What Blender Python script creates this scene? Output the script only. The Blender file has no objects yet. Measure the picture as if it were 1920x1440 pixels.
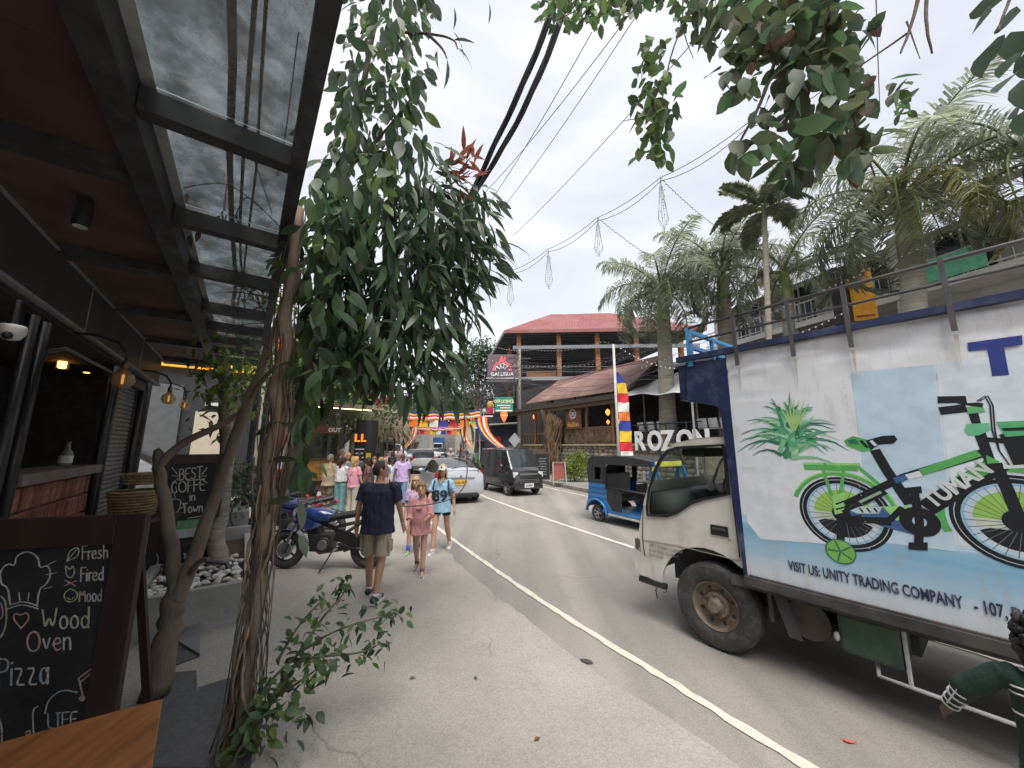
import bpy, bmesh, math, random
from mathutils import Vector, Matrix, noise
from mathutils.geometry import tessellate_polygon
R = math.radians
rnd = random.Random(11)
sc = bpy.context.scene
col = sc.collection

# ---------------------------------------------------------------- camera
FPX, HZ, EYE = 680.0, 835.0, 2.0
PITCH = math.atan((HZ - 720) / FPX)
cam = bpy.data.cameras.new('camera')
cam.sensor_width = 36.0
cam.lens = FPX / 1920 * 36.0
cam.clip_start = 0.05
cam.clip_end = 3000
camo = bpy.data.objects.new('camera', cam)
col.objects.link(camo)
camo.location = (0, 0, EYE)
camo.rotation_euler = (R(90) + PITCH, 0, 0)
sc.camera = camo

# ---------------------------------------------------------------- world and sun: bright overcast
SUN_AZ, SUN_EL = 168.0, 62.0
world = bpy.data.worlds.new('World')
sc.world = world
world.use_nodes = True
nt = world.node_tree
bg = nt.nodes['Background']
sky = nt.nodes.new('ShaderNodeTexSky')
sky.sky_type = 'NISHITA'
sky.sun_disc = False
sky.sun_elevation = R(SUN_EL)
sky.sun_rotation = R(SUN_AZ)
sky.air_density = 1.2
sky.dust_density = 2.0
tc = nt.nodes.new('ShaderNodeTexCoord')
mp = nt.nodes.new('ShaderNodeMapping')
mp.inputs['Scale'].default_value = (1.0, 1.0, 2.6)
nz = nt.nodes.new('ShaderNodeTexNoise')
nz.inputs['Scale'].default_value = 2.1
nz.inputs['Detail'].default_value = 4
nz.inputs['Roughness'].default_value = 0.52
nz.inputs['Distortion'].default_value = 0.35
rp = nt.nodes.new('ShaderNodeValToRGB')
e = rp.color_ramp.elements
e[0].position = 0.33; e[0].color = (3.35, 3.5, 3.85, 1)
e[1].position = 0.68; e[1].color = (4.55, 4.6, 4.8, 1)
m = e.new(0.5); m.color = (3.8, 3.9, 4.2, 1)
mx = nt.nodes.new('ShaderNodeMixRGB')
mx.inputs['Fac'].default_value = 0.93
nt.links.new(tc.outputs['Generated'], mp.inputs['Vector'])
nt.links.new(mp.outputs['Vector'], nz.inputs['Vector'])
nt.links.new(nz.outputs['Fac'], rp.inputs['Fac'])
nt.links.new(sky.outputs['Color'], mx.inputs['Color1'])
nt.links.new(rp.outputs['Color'], mx.inputs['Color2'])
nt.links.new(mx.outputs['Color'], bg.inputs['Color'])
bg.inputs['Strength'].default_value = 0.083

sd = bpy.data.lights.new('sun', 'SUN')
sd.energy = 1.5
sd.angle = R(38)
sd.color = (1.0, 0.955, 0.89)
so = bpy.data.objects.new('sun', sd)
col.objects.link(so)
sv = Vector((math.sin(R(SUN_AZ)) * math.cos(R(SUN_EL)), math.cos(R(SUN_AZ)) * math.cos(R(SUN_EL)), math.sin(R(SUN_EL))))
so.rotation_euler = sv.to_track_quat('Z', 'Y').to_euler()

vs = sc.view_settings
vs.view_transform = 'Standard'
vs.look = 'None'
vs.exposure = 1.55
vs.gamma = 1.0
vs.use_curve_mapping = False
sc.cycles.max_bounces = 4
sc.cycles.caustics_reflective = False
sc.cycles.caustics_refractive = False
sc.cycles.diffuse_bounces = 3
sc.cycles.glossy_bounces = 3
world.cycles.sampling_method = "MANUAL"
world.cycles.sample_map_resolution = 256
sc.cycles.transparent_max_bounces = 12
sc.cycles.use_denoising = True
sc.cycles.use_adaptive_sampling = True
sc.cycles.adaptive_threshold = 0.03

# ---------------------------------------------------------------- measuring helpers: photo pixel -> place on a real surface
def ray(u, v):
    xc = (u - 960) / FPX; zc = (720 - v) / FPX
    return Vector((xc, math.cos(PITCH) - math.sin(PITCH) * zc, math.sin(PITCH) + math.cos(PITCH) * zc))
def gnd(u, v, z=0.0):
    d = ray(u, v); t = (z - EYE) / d.z
    return Vector((d.x * t, d.y * t, z))
def at(u, v, y):
    d = ray(u, v); t = y / d.y
    return Vector((d.x * t, y, EYE + d.z * t))
class Wall:
    """vertical plane through p running towards azimuth az (degrees, 0 = +Y, clockwise)"""
    def __init__(s, p, az):
        s.p = Vector((p[0], p[1], 0)); a = R(az)
        s.d = Vector((math.sin(a), math.cos(a), 0)); s.n = Vector((s.d.y, -s.d.x, 0))
    def sz(s, u, v):
        d = ray(u, v); t = s.n.dot(s.p - Vector((0, 0, 0))) / s.n.dot(d)
        q = Vector((d.x * t, d.y * t, 0))
        return (q - s.p).dot(s.d), EYE + d.z * t
    def pt(s, a, z, off=0.0):
        q = s.p + s.d * a + s.n * off
        return Vector((q.x, q.y, z))
    def px(s, u, v, off=0.0):
        a, z = s.sz(u, v); return s.pt(a, z, off)

# ---------------------------------------------------------------- materials
MATS = {}
def M(name, c=(.5, .5, .5), rough=.6, metal=0.0, var=.14, scale=6.0, bump=.0, bscale=None, spec=.5, emit=None, estr=0.0, coat=0.0, c2=None, detail=3.0, stretch=None, dirt=None, dscale=1.5):
    if name in MATS: return MATS[name]
    m = bpy.data.materials.new(name); m.use_nodes = True
    t = m.node_tree; b = t.nodes['Principled BSDF']
    b.inputs['Roughness'].default_value = rough
    b.inputs['Metallic'].default_value = metal
    b.inputs['Specular IOR Level'].default_value = spec
    b.inputs['Coat Weight'].default_value = coat
    cd = t.nodes.new('ShaderNodeTexCoord')
    src = cd.outputs['Object']
    if stretch:
        mp = t.nodes.new('ShaderNodeMapping'); mp.inputs['Scale'].default_value = stretch
        t.links.new(src, mp.inputs['Vector']); src = mp.outputs['Vector']
    n = t.nodes.new('ShaderNodeTexNoise'); n.inputs['Scale'].default_value = scale; n.inputs['Detail'].default_value = detail
    t.links.new(src, n.inputs['Vector'])
    r = t.nodes.new('ShaderNodeValToRGB')
    lo = tuple(max(0, x * (1 - var)) for x in c) + (1,)
    hi = tuple(min(1, x * (1 + var)) for x in (c2 or c)) + (1,)
    r.color_ramp.elements[0].position = .3; r.color_ramp.elements[0].color = lo
    r.color_ramp.elements[1].position = .7; r.color_ramp.elements[1].color = hi
    t.links.new(n.outputs['Fac'], r.inputs['Fac'])
    out = r.outputs['Color']
    if dirt:
        n2 = t.nodes.new('ShaderNodeTexNoise'); n2.inputs['Scale'].default_value = dscale; n2.inputs['Detail'].default_value = 5; n2.inputs['Roughness'].default_value = .68
        t.links.new(src, n2.inputs['Vector'])
        r2 = t.nodes.new('ShaderNodeValToRGB'); r2.color_ramp.elements[0].position = .5; r2.color_ramp.elements[1].position = .74
        r2.color_ramp.elements[0].color = (0, 0, 0, 1); r2.color_ramp.elements[1].color = (.8, .8, .8, 1)
        t.links.new(n2.outputs['Fac'], r2.inputs['Fac'])
        x = t.nodes.new('ShaderNodeMixRGB'); x.inputs['Color2'].default_value = tuple(dirt) + (1,)
        t.links.new(r2.outputs['Color'], x.inputs['Fac']); t.links.new(out, x.inputs['Color1']); out = x.outputs['Color']
    t.links.new(out, b.inputs['Base Color'])
    if bump:
        n3 = t.nodes.new('ShaderNodeTexNoise'); n3.inputs['Scale'].default_value = bscale or scale * 6; n3.inputs['Detail'].default_value = 2
        t.links.new(src, n3.inputs['Vector'])
        bp = t.nodes.new('ShaderNodeBump'); bp.inputs['Strength'].default_value = bump; bp.inputs['Distance'].default_value = .02
        t.links.new(n3.outputs['Fac'], bp.inputs['Height']); t.links.new(bp.outputs['Normal'], b.inputs['Normal'])
    if emit:
        b.inputs['Emission Color'].default_value = tuple(emit) + (1,); b.inputs['Emission Strength'].default_value = estr
    MATS[name] = m
    return m

def leafmat(name, c, trans=.45, c2=None, rough=.45, scale=3.0):
    if name in MATS: return MATS[name]
    m = bpy.data.materials.new(name); m.use_nodes = True
    t = m.node_tree; b = t.nodes['Principled BSDF']; o = t.nodes['Material Output']
    b.inputs['Roughness'].default_value = rough; b.inputs['Specular IOR Level'].default_value = .35
    cd = t.nodes.new('ShaderNodeTexCoord')
    oi = t.nodes.new('ShaderNodeObjectInfo')
    n = t.nodes.new('ShaderNodeTexNoise'); n.inputs['Scale'].default_value = scale; n.inputs['Detail'].default_value = 3
    ad = t.nodes.new('ShaderNodeVectorMath'); ad.operation = 'ADD'
    t.links.new(cd.outputs['Object'], ad.inputs[0]); t.links.new(oi.outputs['Location'], ad.inputs[1])
    t.links.new(ad.outputs['Vector'], n.inputs['Vector'])
    r = t.nodes.new('ShaderNodeValToRGB')
    c2 = c2 or tuple(x * 1.5 for x in c)
    r.color_ramp.elements[0].position = .35; r.color_ramp.elements[0].color = tuple(x * .8 for x in c) + (1,)
    r.color_ramp.elements[1].position = .68; r.color_ramp.elements[1].color = tuple(c2) + (1,)
    t.links.new(n.outputs['Fac'], r.inputs['Fac']); t.links.new(r.outputs['Color'], b.inputs['Base Color'])
    tr = t.nodes.new('ShaderNodeBsdfTranslucent')
    hs = t.nodes.new('ShaderNodeHueSaturation'); hs.inputs['Saturation'].default_value = 1.0; hs.inputs['Value'].default_value = 1.35
    t.links.new(r.outputs['Color'], hs.inputs['Color']); t.links.new(hs.outputs['Color'], tr.inputs['Color'])
    mx = t.nodes.new('ShaderNodeMixShader'); mx.inputs['Fac'].default_value = trans
    t.links.new(b.outputs['BSDF'], mx.inputs[1]); t.links.new(tr.outputs['BSDF'], mx.inputs[2]); t.links.new(mx.outputs['Shader'], o.inputs['Surface'])
    MATS[name] = m
    return m

def glassmat(name, tint=(.75, .8, .8), clear=.8, rough=.03, grime=0.0, gcol=(.3, .32, .3)):
    if name in MATS: return MATS[name]
    m = bpy.data.materials.new(name); m.use_nodes = True
    t = m.node_tree; b = t.nodes['Principled BSDF']; o = t.nodes['Material Output']
    b.inputs['Base Color'].default_value = tuple(gcol) + (1,); b.inputs['Roughness'].default_value = .5 if grime else rough
    tr = t.nodes.new('ShaderNodeBsdfTransparent'); tr.inputs['Color'].default_value = tuple(tint) + (1,)
    gl = t.nodes.new('ShaderNodeBsdfGlossy'); gl.inputs['Roughness'].default_value = rough
    lw = t.nodes.new('ShaderNodeLayerWeight'); lw.inputs['Blend'].default_value = .5
    pw = t.nodes.new('ShaderNodeMath'); pw.operation = 'POWER'; pw.inputs[1].default_value = 5.0; t.links.new(lw.outputs['Facing'], pw.inputs[0])
    fr = t.nodes.new('ShaderNodeMath'); fr.operation = 'MULTIPLY_ADD'; fr.inputs[1].default_value = .85; fr.inputs[2].default_value = .045; t.links.new(pw.outputs[0], fr.inputs[0])
    mx = t.nodes.new('ShaderNodeMixShader')
    t.links.new(fr.outputs[0], mx.inputs['Fac']); t.links.new(tr.outputs['BSDF'], mx.inputs[1]); t.links.new(gl.outputs['BSDF'], mx.inputs[2])
    last = mx.outputs['Shader']
    m2 = t.nodes.new('ShaderNodeMixShader')
    m2.inputs['Fac'].default_value = 1 - clear
    if grime:
        cd = t.nodes.new('ShaderNodeTexCoord'); n = t.nodes.new('ShaderNodeTexNoise'); n.inputs['Scale'].default_value = 4.5; n.inputs['Detail'].default_value = 9; n.inputs['Roughness'].default_value = .72
        r = t.nodes.new('ShaderNodeValToRGB'); r.color_ramp.elements[0].position = .36; r.color_ramp.elements[1].position = .66
        r.color_ramp.elements[0].color = (max(0, 1 - clear - grime),) * 3 + (1,); r.color_ramp.elements[1].color = (min(1, 1 - clear + grime),) * 3 + (1,)
        t.links.new(cd.outputs['Object'], n.inputs['Vector']); t.links.new(n.outputs['Fac'], r.inputs['Fac']); t.links.new(r.outputs['Color'], m2.inputs['Fac'])
    t.links.new(last, m2.inputs[1]); t.links.new(b.outputs['BSDF'], m2.inputs[2]); t.links.new(m2.outputs['Shader'], o.inputs['Surface'])
    MATS[name] = m
    return m

# ---------------------------------------------------------------- mesh helpers
class MB:
    def __init__(s, m=None):
        s.v = []; s.f = []; s.mi = []; s.M = m or Matrix.Identity(4); s.cur = 0
    def _add(s, vs, fs):
        b = len(s.v)
        s.v += [s.M @ Vector(p) for p in vs]
        for f in fs: s.f.append([b + i for i in f]); s.mi.append(s.cur)
        return s
    def box(s, c, d, rot=None, taper=1.0):
        x, y, z = d[0] / 2, d[1] / 2, d[2] / 2
        t = taper
        vs = [(-x, -y, -z), (x, -y, -z), (x, y, -z), (-x, y, -z), (-x * t, -y * t, z), (x * t, -y * t, z), (x * t, y * t, z), (-x * t, y * t, z)]
        c = Vector(c)
        if rot is not None: vs = [rot @ Vector(p) for p in vs]
        return s._add([Vector(p) + c for p in vs], [(0, 3, 2, 1), (4, 5, 6, 7), (0, 1, 5, 4), (1, 2, 6, 5), (2, 3, 7, 6), (3, 0, 4, 7)])
    def bar(s, a, b, w, h, up=(0, 0, 1)):
        a, b = Vector(a), Vector(b); d = (b - a)
        L = d.length; d.normalize(); u = Vector(up); sd = d.cross(u)
        if sd.length < 1e-4: sd = d.cross(Vector((1, 0, 0)))
        sd.normalize(); u = sd.cross(d)
        rot = Matrix((d, sd, u)).transposed()
        return s.box((a + b) / 2, (L, w, h), rot)
    def tube(s, pts, r, n=8, cap=True):
        pts = [Vector(p) for p in pts]
        rs = r if isinstance(r, (list, tuple)) else [r] * len(pts)
        vs = []; fs = []
        prev = None
        for i, p in enumerate(pts):
            d = (pts[min(i + 1, len(pts) - 1)] - pts[max(i - 1, 0)])
            if d.length < 1e-9: d = Vector((0, 0, 1))
            d.normalize()
            if prev is None:
                u = d.orthogonal().normalized()
            else:
                u = prev - d * prev.dot(d)
                if u.length < 1e-6: u = d.orthogonal()
                u.normalize()
            prev = u; w = d.cross(u)
            for k in range(n):
                a = 2 * math.pi * k / n
                vs.append(p + (u * math.cos(a) + w * math.sin(a)) * rs[i])
        for i in range(len(pts) - 1):
            for k in range(n):
                fs.append((i * n + k, i * n + (k + 1) % n, (i + 1) * n + (k + 1) % n, (i + 1) * n + k))
        if cap:
            fs.append(tuple(range(n - 1, -1, -1))); fs.append(tuple(range((len(pts) - 1) * n, len(pts) * n)))
        return s._add(vs, fs)
    def ell(s, c, r, n=10, m=7, rot=None):
        r = (r, r, r) if isinstance(r, (int, float)) else r
        vs = [Vector((0, 0, -r[2]))]; fs = []
        for i in range(1, m):
            a = -math.pi / 2 + math.pi * i / m
            for k in range(n):
                b = 2 * math.pi * k / n
                vs.append(Vector((r[0] * math.cos(a) * math.cos(b), r[1] * math.cos(a) * math.sin(b), r[2] * math.sin(a))))
        vs.append(Vector((0, 0, r[2])))
        for k in range(n): fs.append((0, 1 + (k + 1) % n, 1 + k))
        for i in range(m - 2):
            for k in range(n):
                a = 1 + i * n; fs.append((a + k, a + (k + 1) % n, a + n + (k + 1) % n, a + n + k))
        a = 1 + (m - 2) * n
        for k in range(n): fs.append((a + k, a + (k + 1) % n, len(vs) - 1))
        if rot is not None: vs = [rot @ p for p in vs]
        return s._add([p + Vector(c) for p in vs], fs)
    def lathe(s, prof, n=16, c=(0, 0, 0), axis='Z', cap=True):
        vs = []; fs = []
        for (r, z) in prof:
            for k in range(n):
                a = 2 * math.pi * k / n
                p = (r * math.cos(a), r * math.sin(a), z)
                if axis == 'Y': p = (p[0], p[2], -p[1])
                if axis == 'X': p = (p[2], p[1], -p[0])
                vs.append(Vector(p) + Vector(c))
        for i in range(len(prof) - 1):
            for k in range(n): fs.append((i * n + k, i * n + (k + 1) % n, (i + 1) * n + (k + 1) % n, (i + 1) * n + k))
        if cap:
            fs.append(tuple(range(n - 1, -1, -1))); fs.append(tuple(range((len(prof) - 1) * n, len(prof) * n)))
        return s._add(vs, fs)
    def poly(s, outer, holes, o, ux, uy, th):
        """polygon with holes in the plane (o, ux, uy), extruded by th along ux x uy"""
        o = Vector(o); ux = Vector(ux); uy = Vector(uy); nn = ux.cross(uy).normalized() * th
        loops = [outer] + list(holes)
        flat = [p for l in loops for p in l]
        tris = tessellate_polygon([[Vector((p[0], p[1], 0)) for p in l] for l in loops])
        P = [o + ux * p[0] + uy * p[1] for p in flat]
        n = len(P); vs = P + [p + nn for p in P]; fs = []
        for t in tris:
            a, b, c = [Vector((flat[i][0], flat[i][1])) for i in t]
            ccw = (b - a).cross(c - a) > 0
            t2 = t if ccw else (t[0], t[2], t[1])
            fs.append((t2[2], t2[1], t2[0]))
            fs.append((t2[0] + n, t2[1] + n, t2[2] + n))
        b = 0
        for l in loops:
            k = len(l)
            ar = sum(l[i][0] * l[(i + 1) % k][1] - l[(i + 1) % k][0] * l[i][1] for i in range(k))
            for i in range(k):
                i0 = b + i; i1 = b + (i + 1) % k
                fs.append((i0, i1, i1 + n, i0 + n) if (ar > 0) == (l is loops[0]) or True else (i1, i0, i0 + n, i1 + n))
            b += k
        if th < 0: fs = [tuple(reversed(f)) for f in fs]
        return s._add(vs, fs)
    def grid(s, fn, nu, nv, closed_u=False):
        vs = [Vector(fn(i / nu if closed_u else i / (nu - 1), j / (nv - 1))) for j in range(nv) for i in range(nu)]
        fs = []
        for j in range(nv - 1):
            for i in range(nu if closed_u else nu - 1):
                fs.append((j * nu + i, j * nu + (i + 1) % nu, (j + 1) * nu + (i + 1) % nu, (j + 1) * nu + i))
        return s._add(vs, fs)
    def quad(s, a, b, c, d): return s._add([a, b, c, d], [(0, 1, 2, 3)])
    def mesh(s, name, mats, smooth=False, inv=None):
        me = bpy.data.meshes.new(name)
        vs = [inv @ p for p in s.v] if inv is not None else s.v
        me.from_pydata([tuple(p) for p in vs], [], s.f)
        if not isinstance(mats, (list, tuple)): mats = [mats]
        for m in mats: me.materials.append(m)
        if len(mats) > 1: me.polygons.foreach_set('material_index', s.mi)
        if smooth: me.shade_smooth() if smooth is True else smooth_angle(me, smooth)
        me.update()
        return me
    def build(s, name, mats, parent=None, smooth=False, world=False, origin=None, bevel=0.0):
        """parent: a thing (Empty or mesh). world: the vertices were given in world space."""
        inv = None
        if world and parent is not None: inv = WM[parent.name].inverted()
        elif origin is not None: inv = Matrix.Translation(-Vector(origin))
        o = bpy.data.objects.new(name, s.mesh(name, mats, smooth, inv))
        col.objects.link(o)
        if parent is not None:
            o.parent = parent; WM[o.name] = WM[parent.name]
        else:
            o.location = origin or (0, 0, 0); WM[o.name] = Matrix.Translation(Vector(origin or (0, 0, 0)))
        if bevel:
            b = o.modifiers.new('bevel', 'BEVEL'); b.width = bevel; b.segments = 2; b.limit_method = 'ANGLE'; b.angle_limit = R(40)
        return o
def smooth_angle(me, deg):
    me.shade_smooth()
    bm = bmesh.new(); bm.from_mesh(me)
    for ed in bm.edges:
        if len(ed.link_faces) == 2 and ed.calc_face_angle(0) > R(deg): ed.smooth = False
    bm.to_mesh(me); bm.free()
WM = {}
TMPS = bpy.data.scenes.new('tmp_eval')
def evaluate(o):
    TMPS.collection.objects.link(o)
    with bpy.context.temp_override(scene=TMPS, view_layer=TMPS.view_layers[0]):
        dg = bpy.context.evaluated_depsgraph_get(); dg.update()
    me = bpy.data.meshes.new_from_object(o.evaluated_get(dg))
    bpy.data.objects.remove(o)
    return me
def tag(o, label, cat, group=None, kind=None):
    if label: o['label'] = label
    if cat: o['category'] = cat
    if group: o['group'] = group
    if kind: o['kind'] = kind
    return o
def thing(name, label, cat, loc=(0, 0, 0), rz=0.0, group=None):
    o = bpy.data.objects.new(name, None); col.objects.link(o); o.empty_display_size = .1
    o.location = loc; o.rotation_euler = (0, 0, rz)
    WM[o.name] = Matrix.Translation(Vector(loc)) @ Matrix.Rotation(rz, 4, 'Z')
    return tag(o, label, cat, group)
def struct(o): o['kind'] = 'structure'; return o
def copy_tree(o, parent=None, keep=None):
    c = o.copy(); col.objects.link(c)
    if parent is not None: c.parent = parent
    for ch in o.children: copy_tree(ch, c)
    return c
def inst(name, me, parent, loc=None, rot=None, scale=None, mw=None):
    """one more object on shared mesh data, placed by a world matrix or by loc/rot/scale"""
    o = bpy.data.objects.new(name, me); col.objects.link(o); o.parent = parent
    if mw is not None: o.matrix_local = WM[parent.name].inverted() @ mw
    else:
        if loc is not None: o.location = loc
        if rot is not None: o.rotation_euler = rot
        if scale is not None: o.scale = scale if isinstance(scale, (tuple, list, Vector)) else (scale,) * 3
    return o
def text(name, body, size, mat, o, ux, uy, parent, off=0.0, ext=.001, align='LEFT', shear=0.0, xs=1.0, bold=0.0, sp=1.0):
    """lettering as thin geometry lying in plane (o, ux, uy)"""
    cu = bpy.data.curves.new(name, 'FONT'); cu.body = body; cu.size = size; cu.extrude = ext; cu.align_x = align; cu.shear = shear; cu.offset = bold; cu.space_character = sp; cu.resolution_u = 3
    me = evaluate(bpy.data.objects.new('tmp', cu)); bpy.data.curves.remove(cu)
    ux = Vector(ux).normalized(); uy = Vector(uy).normalized(); n = ux.cross(uy)
    T = Matrix((ux * xs, uy, n)).transposed().to_4x4(); T.translation = Vector(o) + n * off
    me.transform(WM[parent.name].inverted() @ T if parent is not None else T)
    me.materials.clear(); me.materials.append(mat); me.name = name
    ob = bpy.data.objects.new(name, me); col.objects.link(ob)
    if parent is not None: ob.parent = parent; WM[ob.name] = WM[parent.name]
    return ob
def interp(path, s):
    L = 0
    for a, b in zip(path[:-1], path[1:]):
        l = (b - a).length
        if L + l >= s: return a.lerp(b, (s - L) / l), (b - a).normalized()
        L += l
    return path[-1].copy(), (path[-1] - path[-2]).normalized()
def smooth_path(pts, k=3):
    pts = [Vector(p) for p in pts]
    for _ in range(k):
        q = [pts[0]]
        for a, b in zip(pts[:-1], pts[1:]): q += [a.lerp(b, .25), a.lerp(b, .75)]
        q.append(pts[-1]); pts = q
    return pts
# ================================================================ GROUND, ROAD
def groundmat(name, c, c2, crack=0.0, grain=60, patch=.5, rough=.85, stain=(.1, .095, .09), wear=False):
    m = bpy.data.materials.new(name); m.use_nodes = True; MATS[name] = m
    t = m.node_tree; b = t.nodes['Principled BSDF']; b.inputs['Roughness'].default_value = rough; b.inputs['Specular IOR Level'].default_value = .25
    cd = t.nodes.new('ShaderNodeTexCoord')
    def no(s, d=6, ro=.6):
        n = t.nodes.new('ShaderNodeTexNoise'); n.inputs['Scale'].default_value = s; n.inputs['Detail'].default_value = d; n.inputs['Roughness'].default_value = ro
        t.links.new(cd.outputs['Object'], n.inputs['Vector']); return n
    def ramp(s, p0, p1, a, bb):
        r = t.nodes.new('ShaderNodeValToRGB'); r.color_ramp.elements[0].position = p0; r.color_ramp.elements[1].position = p1
        r.color_ramp.elements[0].color = a; r.color_ramp.elements[1].color = bb; t.links.new(s, r.inputs['Fac']); return r.outputs['Color']
    def mix(f, a, bb, mode='MIX', fac=None):
        x = t.nodes.new('ShaderNodeMixRGB'); x.blend_type = mode
        if fac is not None: x.inputs['Fac'].default_value = fac
        else: t.links.new(f, x.inputs['Fac'])
        for s, q in ((a, 1), (bb, 2)):
            if isinstance(s, tuple): x.inputs['Color%d' % q].default_value = s
            else: t.links.new(s, x.inputs['Color%d' % q])
        return x.outputs['Color']
    basec = ramp(no(patch, 4, .62).outputs['Fac'], .32, .68, c + (1,), c2 + (1,))
    g = ramp(no(grain, 1, .8).outputs['Fac'], .28, .72, (.74, .74, .74, 1), (1.17, 1.17, 1.17, 1))
    outc = mix(None, basec, g, 'MULTIPLY', .75)
    outc = mix(ramp(no(2.3, 4, .75).outputs['Fac'], .6, .8, (0, 0, 0, 1), (.55, .55, .55, 1)), outc, stain + (1,))
    if wear:
        mpw = t.nodes.new('ShaderNodeMapping'); mpw.inputs['Rotation'].default_value = (0, 0, R(-30)); mpw.inputs['Scale'].default_value = (1.6, .09, 1)
        nw = t.nodes.new('ShaderNodeTexNoise'); nw.inputs['Scale'].default_value = 1.0; nw.inputs['Detail'].default_value = 3
        t.links.new(cd.outputs['Object'], mpw.inputs['Vector']); t.links.new(mpw.outputs['Vector'], nw.inputs['Vector'])
        outc = mix(None, outc, ramp(nw.outputs['Fac'], .35, .68, (.8, .8, .8, 1), (1.12, 1.1, 1.08, 1)), 'MULTIPLY', .9)
    h = no(grain * .7, 1, .7).outputs['Fac']
    if crack:
        w = no(1.4, 3, .7)
        ad = t.nodes.new('ShaderNodeMixRGB'); ad.blend_type = 'ADD'; ad.inputs['Fac'].default_value = .55
        t.links.new(cd.outputs['Object'], ad.inputs['Color1']); t.links.new(w.outputs['Color'], ad.inputs['Color2'])
        v = t.nodes.new('ShaderNodeTexVoronoi'); v.feature = 'DISTANCE_TO_EDGE'; v.inputs['Scale'].default_value = crack
        t.links.new(ad.outputs['Color'], v.inputs['Vector'])
        cr = ramp(v.outputs['Distance'], .0, .005, (.5, .5, .5, 1), (0, 0, 0, 1))
        br = ramp(no(.9, 1).outputs['Fac'], .5, .62, (0, 0, 0, 1), (1, 1, 1, 1))
        k = mix(None, cr, br, 'MULTIPLY', 1.0)
        outc = mix(k, outc, (.12, .11, .095, 1))
    t.links.new(outc, b.inputs['Base Color'])
    bp = t.nodes.new('ShaderNodeBump'); bp.inputs['Strength'].default_value = .35; bp.inputs['Distance'].default_value = .012
    t.links.new(h, bp.inputs['Height']); t.links.new(bp.outputs['Normal'], b.inputs['Normal'])
    return m
m_asphalt = groundmat('asphalt', (.275, .256, .233), (.33, .308, .283), crack=.28, grain=95, patch=.45, stain=(.17, .155, .14), wear=True)
m_conc = groundmat('concrete', (.315, .287, .254), (.4, .368, .33), crack=.42, grain=70, patch=.8, stain=(.25, .215, .18))
m_earth = groundmat('earth', (.16, .14, .11), (.22, .2, .17), grain=20, patch=.2)
m_line = M('road_paint', (.66, .62, .52), .7, var=.1, scale=9, dirt=(.3, .275, .25), dscale=9.0, bump=.2)

b = MB(); b.quad((-1500, -600, -.01), (1500, -600, -.01), (1500, 2400, -.01), (-1500, 2400, -.01))
struct(b.build('ground', m_earth))
# centre line of the street, near to far (it bends to the right)
CL = smooth_path([Vector(p + (0,)) for p in [(14.2, -12.0), (9.3, -4.0), (4.62, 3.8), (2.43, 7.4), (-.95, 14.3), (-3.7, 21.5), (-6.4, 31), (-9.2, 45), (-11.8, 65), (-13.5, 95), (-13.8, 140), (-12.0, 220)]], 2)
def offs(path, d):
    out = []
    for i, p in enumerate(path):
        t = (path[min(i + 1, len(path) - 1)] - path[max(i - 1, 0)]).normalized()
        out.append(p + Vector((t.y, -t.x, 0)) * d)
    return out
def strip(a, c, z0, z1=None, mb=None):
    mb = mb or MB()
    for i in range(len(a) - 1):
        z1_ = z0 if z1 is None else z1
        mb.quad((a[i].x, a[i].y, z0), (c[i].x, c[i].y, z1_), (c[i + 1].x, c[i + 1].y, z1_), (a[i + 1].x, a[i + 1].y, z0))
    return mb
struct(strip(offs(CL, -3.55), offs(CL, 4.3), .004).build('road', m_asphalt))
fa, fb_ = [], []
s = 0
while s < 200:
    p, t = interp(CL, s); nn = Vector((t.y, -t.x, 0)); fa.append(p + nn * -16); fb_.append(p + nn * (-3.38 + .16 * noise.noise(Vector((s * .6, 0, 0))) + .06 * noise.noise(Vector((s * 3.1, 5, 0))) + .03 * noise.noise(Vector((s * 9, 2, 0))))); s += .12 if s < 70 else 3
struct(strip(fa, fb_, .008).build('forecourt', m_conc))
def ragged(d, w, z, s0, s1, seed, dash=None):
    rr = random.Random(seed); mb = MB(); s = s0; prev = None
    while s < s1:
        p, t = interp(CL, s); nn = Vector((t.y, -t.x, 0))
        a = p + nn * (d - w / 2 + rr.uniform(-.012, .012)); c = p + nn * (d + w / 2 + rr.uniform(-.012, .012))
        if prev and not (dash and (s % dash[0]) > dash[1]): mb.quad((prev[0].x, prev[0].y, z), (prev[1].x, prev[1].y, z), (c.x, c.y, z), (a.x, a.y, z))
        prev = (a, c); s += .11 if s < 60 else .6
    return mb
ragged(-2.96, .085, .0125, 4, 45, 1).build('edge_line', m_line)
ragged(0, .115, .0125, 4, 110, 2).build('centre_line', m_line)
ragged(3.75, .09, .0125, 15, 70, 3).build('far_edge_line', m_line)
for o in list(col.objects):
    if o.name in ('edge_line', 'centre_line', 'far_edge_line'): struct(o)
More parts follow.
